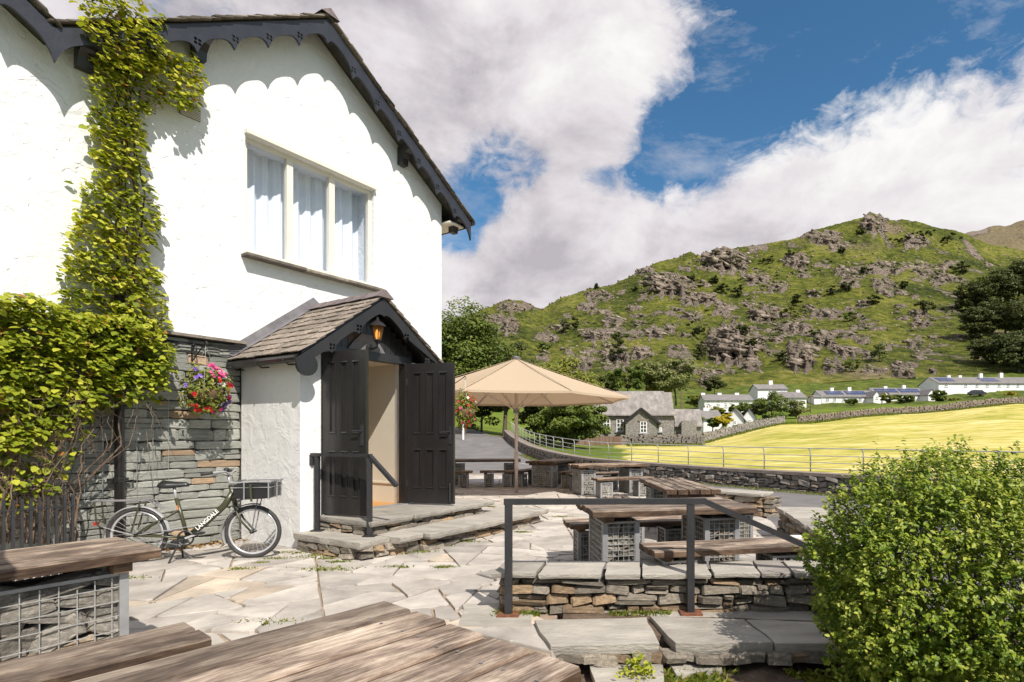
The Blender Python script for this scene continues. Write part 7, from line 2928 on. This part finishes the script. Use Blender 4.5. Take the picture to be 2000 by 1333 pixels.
def village():
    G = 'white cottages below the fell'
    win = lambda xs, y, w, h: [(x, y, w, h) for x in xs]
    cottage('terraced_cottages', 'long low white terrace with many solar panels, left of the upper terrace', 1605, 1708, 787, 775, 764, 150, 8, 'render_white', 'cottage_roof',
            win((1616, 1630, 1648, 1664, 1680, 1698), 781, 6, 6), [(1637, 758), (1672, 757)], 0, [(1618, 1652), (1658, 1698)], G)
    cottage('terraced_cottages', 'right half of the low white terrace with solar panels and end gables', 1712, 1808, 783, 771, 759, 152, 8, 'render_white', 'cottage_roof',
            win((1736, 1748, 1768, 1785, 1800), 777, 6, 6), [(1744, 755), (1781, 753)], 0, [(1717, 1760), (1764, 1804)], G)
    cottage('gabled_cottage', 'narrow white gable with one window at the right end of the low terrace', 1813, 1828, 780, 770, 763, 148, 6, 'render_white', 'cottage_roof', [(1820, 773, 4, 5)], (), 0, (), G, gable=True)
    cottage('gabled_cottage', 'narrow white gable in the middle of the low terrace', 1706, 1721, 784, 774, 766, 146, 6, 'render_white', 'cottage_roof', [(1713, 777, 4, 5)], (), 0, (), G, gable=True)
    cottage('gabled_cottage', 'small white gable just right of the middle of the low terrace', 1724, 1738, 782, 773, 766, 147, 4, 'render_white', 'cottage_roof', [], (), 0, (), G, gable=True)
    cottage('shed', 'small white flat shed at the left end of the low terrace', 1590, 1604, 787, 776, 774, 148, 4, 'render_white', 'cottage_roof', [], (), 0, (), G)
    cottage('terraced_houses', 'two storey white terrace with solar panels at the right edge', 1831, 2030, 774, 749, 738, 158, 9, 'render_white', 'cottage_roof',
            win((1846, 1885, 1908, 1928, 1952, 1970, 1990, 2010), 753, 6, 6) + win((1950, 1972, 2004), 766, 9, 7), [(1872, 734), (1895, 734), (1938, 730), (1980, 729)], R(2), [(1838, 1870), (1925, 1960)], G, doors=[(1842, 768, 5, 10), (1915, 768, 5, 10), (1984, 768, 5, 10)])
    cottage('cottage_row', 'grey and white cottage pair left of the broad dark tree', 1376, 1470, 797, 782, 772, 122, 7, 'render_white', 'cottage_roof',
            win((1384, 1403), 786, 5, 5) + win((1418, 1428), 785, 5, 5) + win((1418, 1430), 793, 6, 5) + win((1387, 1403), 793, 6, 5), [(1379, 768), (1412, 768), (1447, 768)], 0, (), G)
    cottage('cottage', 'white cottage half hidden behind the pale willowy tree', 1520, 1575, 788, 777, 767, 128, 7, 'render_white', 'cottage_roof', win((1548, 1562), 782, 5, 5), [(1569, 762)], 0, (), G)
    cottage('cottage', 'old grey roofed cottage highest behind the broad dark tree', 1480, 1538, 772, 760, 752, 135, 7, 'render_white', 'cottage_roof', win((1530,), 762, 5, 5), [(1514, 744)], 0, (), G)
    cottage('white_barn', 'white rendered barn gable facing left of the small round shrub', 1420, 1452, 838, 819, 803, 84, 12, 'render_white', 'cottage_roof', [(1436, 826, 5, 7)], (), R(-18), (), G, gable=True)
    cottage('white_barn', 'second white barn gable with corrugated side, right of the first', 1451, 1476, 836, 817, 803, 88, 10, 'render_white', 'cottage_roof', [(1464, 824, 5, 7)], (), R(-18), (), G, gable=True)
    cottage('cottage', 'low stone roofed cottage behind the golden conifer', 1374, 1410, 836, 818, 803, 86, 7, 'render_white', 'cottage_roof', [(1386, 826, 5, 6)], [(1388, 797)], 0, (), G)
    # parked car before the upper terrace
    p = spot(1908, 152)
    p = at_depth(1908, 773, 152)
    c = empty('parked_car', p)
    tag(c, 'dark car parked before the two storey white terrace', 'car')
    MB().prism([(-2.1, .3), (2.1, .3), (2.15, .75), (1.5, .95), (.9, 1.45), (-1.0, 1.5), (-1.7, 1.0), (-2.1, .9)], lambda a, b: (a, -.8, b), lambda a, b: (a, .8, b)).build('body', MATS['car_paint_dark'], c)
    MB().prism([(1.3, .98), (.85, 1.38), (-.95, 1.42), (-1.5, 1.0)], lambda a, b: (a, -.815, b), lambda a, b: (a, .815, b)).build('windows', MATS['window_dark'], c)
    for x in (-1.3, 1.3):
        for y in (-.72, .72):
            MB().tube([(x, y - .1, .32), (x, y + .1, .32)], .32, 14).build('wheel', MATS['rubber'], c)
    # school of dark rubble
    Y = 65
    m = Y / F
    z0 = EYE + (HY - 866) * m
    s = empty('stone_school', ((1245 - CX) * m, Y, z0), R(-4))
    tag(s, 'grey rubble stone school with steep slate roof and gabled bay', 'building')
    X = lambda px: (px - 1245) * m
    Zp = lambda py: (866 - py) * m
    he, hr = Zp(808), Zp(767) + 3.6 * (HY - 767) / F
    MB().prism([(0, -1), (7.2, -1), (7.2, he), (3.6, hr), (0, he)], lambda a, b: (X(1160), a, b), lambda a, b: (X(1316), a, b)).build('wall', MATS['rubble_wall'], s)
    rf = MB()
    for e in (-.4, 7.6):
        ez = he - .4 * (hr - he) / 3.6
        rf.prism([(3.6, hr + .14), (e, ez + .14), (e, ez), (3.6, hr)], lambda a, b: (X(1156), a, b + .02), lambda a, b: (X(1300) + (.0 if b > hr - .1 else 1.2), a, b + .02))
    rfo = rf.build('roof', MATS['school_roof'], s)
    # gabled bay
    bx0, bx1, ap = X(1222), X(1281), Zp(800)
    be = Zp(824)
    bc = (bx0 + bx1) / 2
    bay = MB().prism([(bx0, -1), (bx1, -1), (bx1, be), (bc, ap), (bx0, be)], lambda a, b: (a, -1.6, b), lambda a, b: (a, 2.5, b)).build('bay_wall', MATS['rubble_wall'], s)
    for sg, bx in ((-1, bx0), (1, bx1)):
        sl = (ap - be) / (bx1 - bc)
        ex = bx + sg * .45
        ez = be - .45 * sl
        MB().prism([(bc, ap + .13), (ex, ez + .13), (ex, ez), (bc, ap)], lambda a, b: (a, -1.85, b + .02), lambda a, b: (a, 3.2, b + .02)).build('bay_roof', MATS['school_roof'], bay)
        MB().bar((bc, -1.9, ap + .02), (ex, -1.9, ez + .02), .06, .24).build('bargeboard', MATS['black_paint'], bay)
    # right wing, lower
    wl_ = MB().prism([(1.0, -1), (6.0, -1), (6.0, Zp(830)), (3.5, Zp(802) + .15), (1.0, Zp(830))], lambda a, b: (X(1312), a, b), lambda a, b: (X(1371), a, b)).build('wing_wall', MATS['rubble_wall'], s)
    for e in (.65, 6.35):
        k = (Zp(802) + .15 - Zp(830)) / 2.5
        MB().prism([(3.5, Zp(802) + .28), (e, Zp(830) - .35 * k + .13), (e, Zp(830) - .35 * k), (3.5, Zp(802) + .15)], lambda a, b: (X(1308), a, b + .02), lambda a, b: (X(1373), a, b + .02)).build('wing_roof', MATS['school_roof'], wl_)
    MB().box((X(1345), .6, Zp(844)), (1.7, .9, Zp(822) - Zp(866))).build('porch_wall', MATS['rubble_wall'], s)
    # left low gable
    lg = MB().prism([(X(1128), -1), (X(1186), -1), (X(1186), Zp(850)), (X(1152), Zp(826)), (X(1128), Zp(838))], lambda a, b: (a, -1.2, b), lambda a, b: (a, -.05, b)).build('lean_to', MATS['rubble_wall'], s)
    MB().bar((X(1150), -1.25, Zp(825)), (X(1188), -1.25, Zp(851)), .1, .2).build('lean_to_verge', MATS['black_paint'], lg)
    for (px, py, w, h, yy) in ((1185, 831, 14, 24, 0), (1211, 831, 14, 24, 0), (1256, 835, 13, 22, -1.6), (1290, 839, 5, 9, 0)):
        wm = MB()
        x, z, ww, wh = X(px), Zp(py), w * m, h * m
        for sx in (-1, 1):
            wm.box((x + sx * (ww / 2 - .05), yy - .03, z), (.10, .08, wh))
        for fz in (-.5, -.17, .17, .5):
            wm.box((x, yy - .03, z + fz * (wh - .1)), (ww - .2, .075, .08))
        if w > 8:
            wm.box((x, yy - .032, z), (.08, .07, wh - .2))
        wo = wm.build('window', MATS['white_paint'], s)
        MB().box((x, yy - .006, z), (ww - .1, .03, wh - .1)).build('pane', MATS['window_dark'], wo)
        MB().box((x, yy - .05, z + wh / 2 + .12), (ww + .4, .1, .22)).build('lintel', MATS['cap_brown'], wo)
        MB().box((x, yy - .07, z - wh / 2 - .07), (ww + .25, .2, .1)).build('sill', MATS['render_grey'], wo)
    MB().box((X(1316) + .05, .5, Zp(838)), (.12, .12, 2.6)).build('downpipe', MATS['black_paint'], s)
    # brown paling fence, board by board
    f = empty('paling_fence', spot(1155, 58))
    tag(f, 'reddish brown board fence before the school', 'fence')
    a, b = spot(1095, 58.5), spot(1214, 58)
    n = 60
    for k in range(n):
        p = a + (b - a) * (k + .5) / n - f.location
        top = EYE + (HY - (851 + 2 * (k / n))) / F * 58 - f.location.z
        MB().box((p.x, p.y, (p.z - .2 + top) / 2), ((b - a).length / n * .9, .03, top - p.z + .2)).build('board', MATS['fence_wood'], f)
    # rubble wall before the school, and the field walls: stones too small to count singly
    def stone_wall(name, label, pts, h, seed):
        r = random.Random(seed)
        P = [spot(px, Y_) for px, Y_ in pts]
        o = empty(name, P[0])
        mb = MB()
        core = MB()
        for p, q in zip(P, P[1:]):
            d = q - p
            Lh = math.hypot(d.x, d.y)
            yaw = math.atan2(d.y, d.x)
            core.bar(p - P[0] + Vector((0, .12, h / 2 - .25)), q - P[0] + Vector((0, .12, h / 2 - .25)), .3, h + .3)
            u = 0
            st = .42
            while u < Lh:
                z = 0
                while z < h:
                    hh = r.uniform(.12, .26)
                    t = (u + r.uniform(0, .2)) / Lh
                    c = p + d * t - P[0]
                    mb.box((c.x + r.uniform(-.03, .03), c.y - .06 + r.uniform(-.05, .05), c.z + z + hh / 2), (r.uniform(.25, .52), .3, hh * .92), Matrix.Rotation(yaw + r.uniform(-.15, .15), 3, 'Z') @ Matrix.Rotation(r.uniform(-.12, .12), 3, 'Y'))
                    z += hh
                u += st
        core.build('core', MATS['mortar_dark'], o)
        tag(mb.build('stone_courses', MATS['field_stone'], o, fixn=False), kind='stuff')
        tag(o, label, 'wall')
    stone_wall('rubble_garden_wall', 'grey rubble wall in front of the stone school', [(1212, 58.3), (1260, 59), (1310, 59.5), (1370, 60)], 1.0, 2)
    stone_wall('field_wall', 'dry stone field wall crossing the upper meadow', [(1560, 85), (1620, 85.5), (1690, 86), (1750, 86.5), (1820, 87), (1880, 87.5), (1940, 88), (2000, 88.5), (2100, 89.5), (2300, 91)], 1.0, 3)
    stone_wall('field_wall', 'short sunlit field wall rising from the school to the dark tree', [(1374, 70), (1400, 74), (1440, 78), (1480, 81), (1530, 84)], 1.1, 4)
    # white marker post beyond the lane
    p = at_depth(905, 858, 44)
    o = empty('marker_post', p)
    tag(o, 'white marker post with red top beyond the lane beside the door', 'post')
    MB().box((0, 0, .75), (.12, .08, 1.6)).build('post', MATS['white_paint'], o)
    MB().box((0, -.003, 1.62), (.13, .09, .22)).build('top', MATS['red_lens'], o)
    # wooden poles with wires
    G = 'telegraph poles'
    for px, t, b, Y_, lab in ((1331, 762, 806, 95, 'wooden telegraph pole behind the right end of the school'), (1583, 770, 802, 118, 'wooden telegraph pole left of the low terrace'), (1717, 738, 758, 165, 'thin pole above the middle of the low terrace')):
        p = at_depth(px, b, Y_)
        o = empty('telegraph_pole', p)
        tag(o, lab, 'pole', G)
        h = (b - t) * Y_ / F
        MB().tube([(0, 0, -.5), (0, 0, h)], [.13, .09], 8).build('pole', MATS['fence_wood'], o)
        MB().box((0, 0, h - .4), (1.2, .1, .1)).build('crossarm', MATS['fence_wood'], o)


village()


# ---------------------------------------------------------------- grass, moss and weeds
def blades(name, P, h, mat, rs, label, parent=None, w=.006, lean=.5, cat='grass'):
    n = len(P)
    a = rs.rand(n) * 6.283
    d = np.stack([np.cos(a), np.sin(a), np.zeros(n)], 1)
    s = np.stack([-np.sin(a), np.cos(a), np.zeros(n)], 1)
    h = np.broadcast_to(h, (n,))[:, None] * rs.uniform(.5, 1.3, (n, 1))
    w = np.broadcast_to(w, (n,))[:, None]
    le = rs.rand(n, 1) * lean
    up = np.array([0, 0, 1.0])
    V = np.stack([P - s * w, P + s * w, P + up * h * .6 + d * h * le * .4 + s * w * .7, P + up * h * (1 - le * .4) + d * h * le], 1).reshape(-1, 3)
    Fc = np.arange(n)[:, None] * 4 + np.array([0, 1, 2, 3])
    o = npmesh(name, V, Fc, MATS[mat], parent, attr={'lc': np.repeat(rs.rand(n), 4)})
    return tag(o, label, cat, kind='stuff')


def grass():
    rs = np.random.RandomState(9)
    # verge and rough grass between the railing and the mown hay
    P = []
    for _ in range(60000):
        px, Y = rs.uniform(1000, 2050), 15 + 22 * rs.rand() ** 1.6
        x = (px - CX) / F * Y
        wy = np.interp(x, [p[0] for p in WALLP[::-1]], [p[1] for p in WALLP[::-1]])
        if wy + .75 < Y < wy + 2.6 + rs.rand() * 1.5:
            P.append((x, Y, gz(x, Y)))
    P = np.array(P)
    blades('meadow_grass', P, .13, 'hay_blade', rs, 'tall dry grass growing behind the estate railing', None, .006 + P[:, 1] * .0006)
    P = []
    Pw = smooth_path(WALLP, 200)
    for _ in range(9000):
        i = rs.randint(40, 140)
        q = Pw[i] * (1 - (t := rs.rand())) + Pw[i + 1] * t
        tg = Pw[i + 1] - Pw[i]
        nrm = np.array([tg[1], -tg[0]]) / np.linalg.norm(tg)
        # towards the road
        q = q - nrm * rs.uniform(.02, .55) * (1 if True else 0)
        P.append((q[0], q[1], road_z(q[0], q[1]) - .02))
    P = np.array(P)
    blades('verge_grass', P, .10, 'grass_blade', rs, 'strip of short green grass at the foot of the roadside wall', None, .010)
    P = []
    for _ in range(9000):
        px = rs.uniform(1225, 2050)
        Yw = np.interp(px, [1212, 1370, 1374, 1420, 1530, 1620, 2000, 2300], [58.3, 60, 70, 76, 83.5, 85.5, 88.5, 91])
        Y = Yw - .15 - abs(rs.randn()) * .8
        x = (px - CX) / F * Y
        P.append((x, Y, gz(x, Y) - .05))
    blades('wall_foot_grass', np.array(P), .34, 'grass_blade', rs, 'long rough grass at the foot of the field walls', None, .035)
    # moss and weeds in the joints of the paving
    P = []
    C = [(560, 1080), (640, 1092), (660, 1098), (700, 1075), (745, 1082), (800, 1078), (850, 1066), (905, 1058), (960, 1040), (985, 1034), (630, 1085), (600, 1090), (540, 1092), (505, 1100), (470, 1112), (640, 1112), (775, 1108),
         (870, 1108), (1030, 1188), (1060, 1190), (1085, 1188), (1130, 1188), (1300, 1190), (1012, 1192), (535, 1215), (240, 1130), (900, 965), (960, 990), (1000, 1000), (1100, 1010), (1020, 1040), (870, 985)]
    for (px, py) in C:
        x, y = at(px, py, 0)
        n = rs.randint(120, 320)
        sp = rs.uniform(.03, .10)
        for _ in range(n):
            P.append((x + rs.randn() * sp * 1.7, y + rs.randn() * sp * .5, -.02))
    for _ in range(2600):         # along the foot of the lower step
        t = rs.rand()
        a, b = at(690, 1088, 0), at(992, 1036, 0)
        P.append((a[0] + (b[0] - a[0]) * t + rs.randn() * .03, a[1] + (b[1] - a[1]) * t + rs.randn() * .035, -.02))
    for _ in range(2400):         # at the foot of the low wall
        x = rs.uniform(-.75, 1.3)
        if vnoise(np.array([x * 4]), np.array([2.]), 3)[0] > .45:
            P.append((x, 4.40 + rs.randn() * .03, -.01))
    blades('paving_moss', np.array(P), .042, 'grass_blade', rs, 'moss and small weeds in the joints of the paving', None, .004, 1.0, 'moss')
    # garden bed
    P = []
    while len(P) < 9000:
        x, y = rs.uniform(.1, 2.3), rs.uniform(2.0, 3.65)
        if fbm(np.array([x * 2.6]), np.array([y * 2.6]), 3, 31)[0] > .0:
            P.append((x, y, -.17))
    blades('garden_grass', np.array(P), .075, 'grass_blade', rs, 'thin grass in the garden bed before the steps', None, .004, 1.0)
    # small white junction block on the inside of the roadside parapet
    bx, by = (1556 - CX) / F * 5.75, 5.75
    o = empty('junction_box', (bx, by, .34))
    tag(o, 'small white junction box on the inside of the roadside parapet', 'junction box')
    MB().box((0, 0, .0), (.11, .08, .07)).build('box', MATS['white_paint'], o)
    MB().box((0, -.043, .0), (.085, .008, .05)).build('lid', MATS['render_white'], o)
    # leafy weed by the lower slab
    x, y = at(1245, 1318, -.1)
    for k, (dx, n, h, lab) in enumerate(((0, 160, .17, 'bright leafy weed growing beside the lowest garden slab'),)):
        o = empty('weed', (x + dx, y, -.12))
        tag(o, lab, 'weed')
        q = rs.randn(n, 3) * np.array([.055, .045, .0])
        q[:, 2] = rs.rand(n) * h * (1 - np.clip(np.hypot(q[:, 0], q[:, 1]) / .16, 0, .7))
        leaves('foliage', q, rs.randn(n, 3) * .5 + np.array([0, -.2, 1]), rs.uniform(.025, .045, n), MATS['vine_leaf'], o, .55, rs.rand(n) * .7, rs, .3)
    # fallen leaves at the foot of the slate wall
    n = 260
    s = rs.uniform(2.4, 4.1, n)
    out = np.abs(rs.randn(n)) * .12 + .03
    Pq = np.array([hw(a, b, .006 + rs.rand() * .015) for a, b in zip(s, out)])
    o = leaves('fallen_leaves', Pq, rs.randn(n, 3) * .35 + np.array([0, 0, 1]), rs.uniform(.025, .05, n), MATS['dry_leaf'], None, .7, None, rs)
    tag(o, 'dry fallen leaves along the foot of the slate wall', 'leaves', kind='stuff')


leafmat('dry_leaf', [(0.0, (0.10, 0.05, 0.02)), (0.5, (0.28, 0.17, 0.06)), (0.85, (0.42, 0.32, 0.12)), (1.0, (0.35, 0.06, 0.03))], 0.15)
grass()
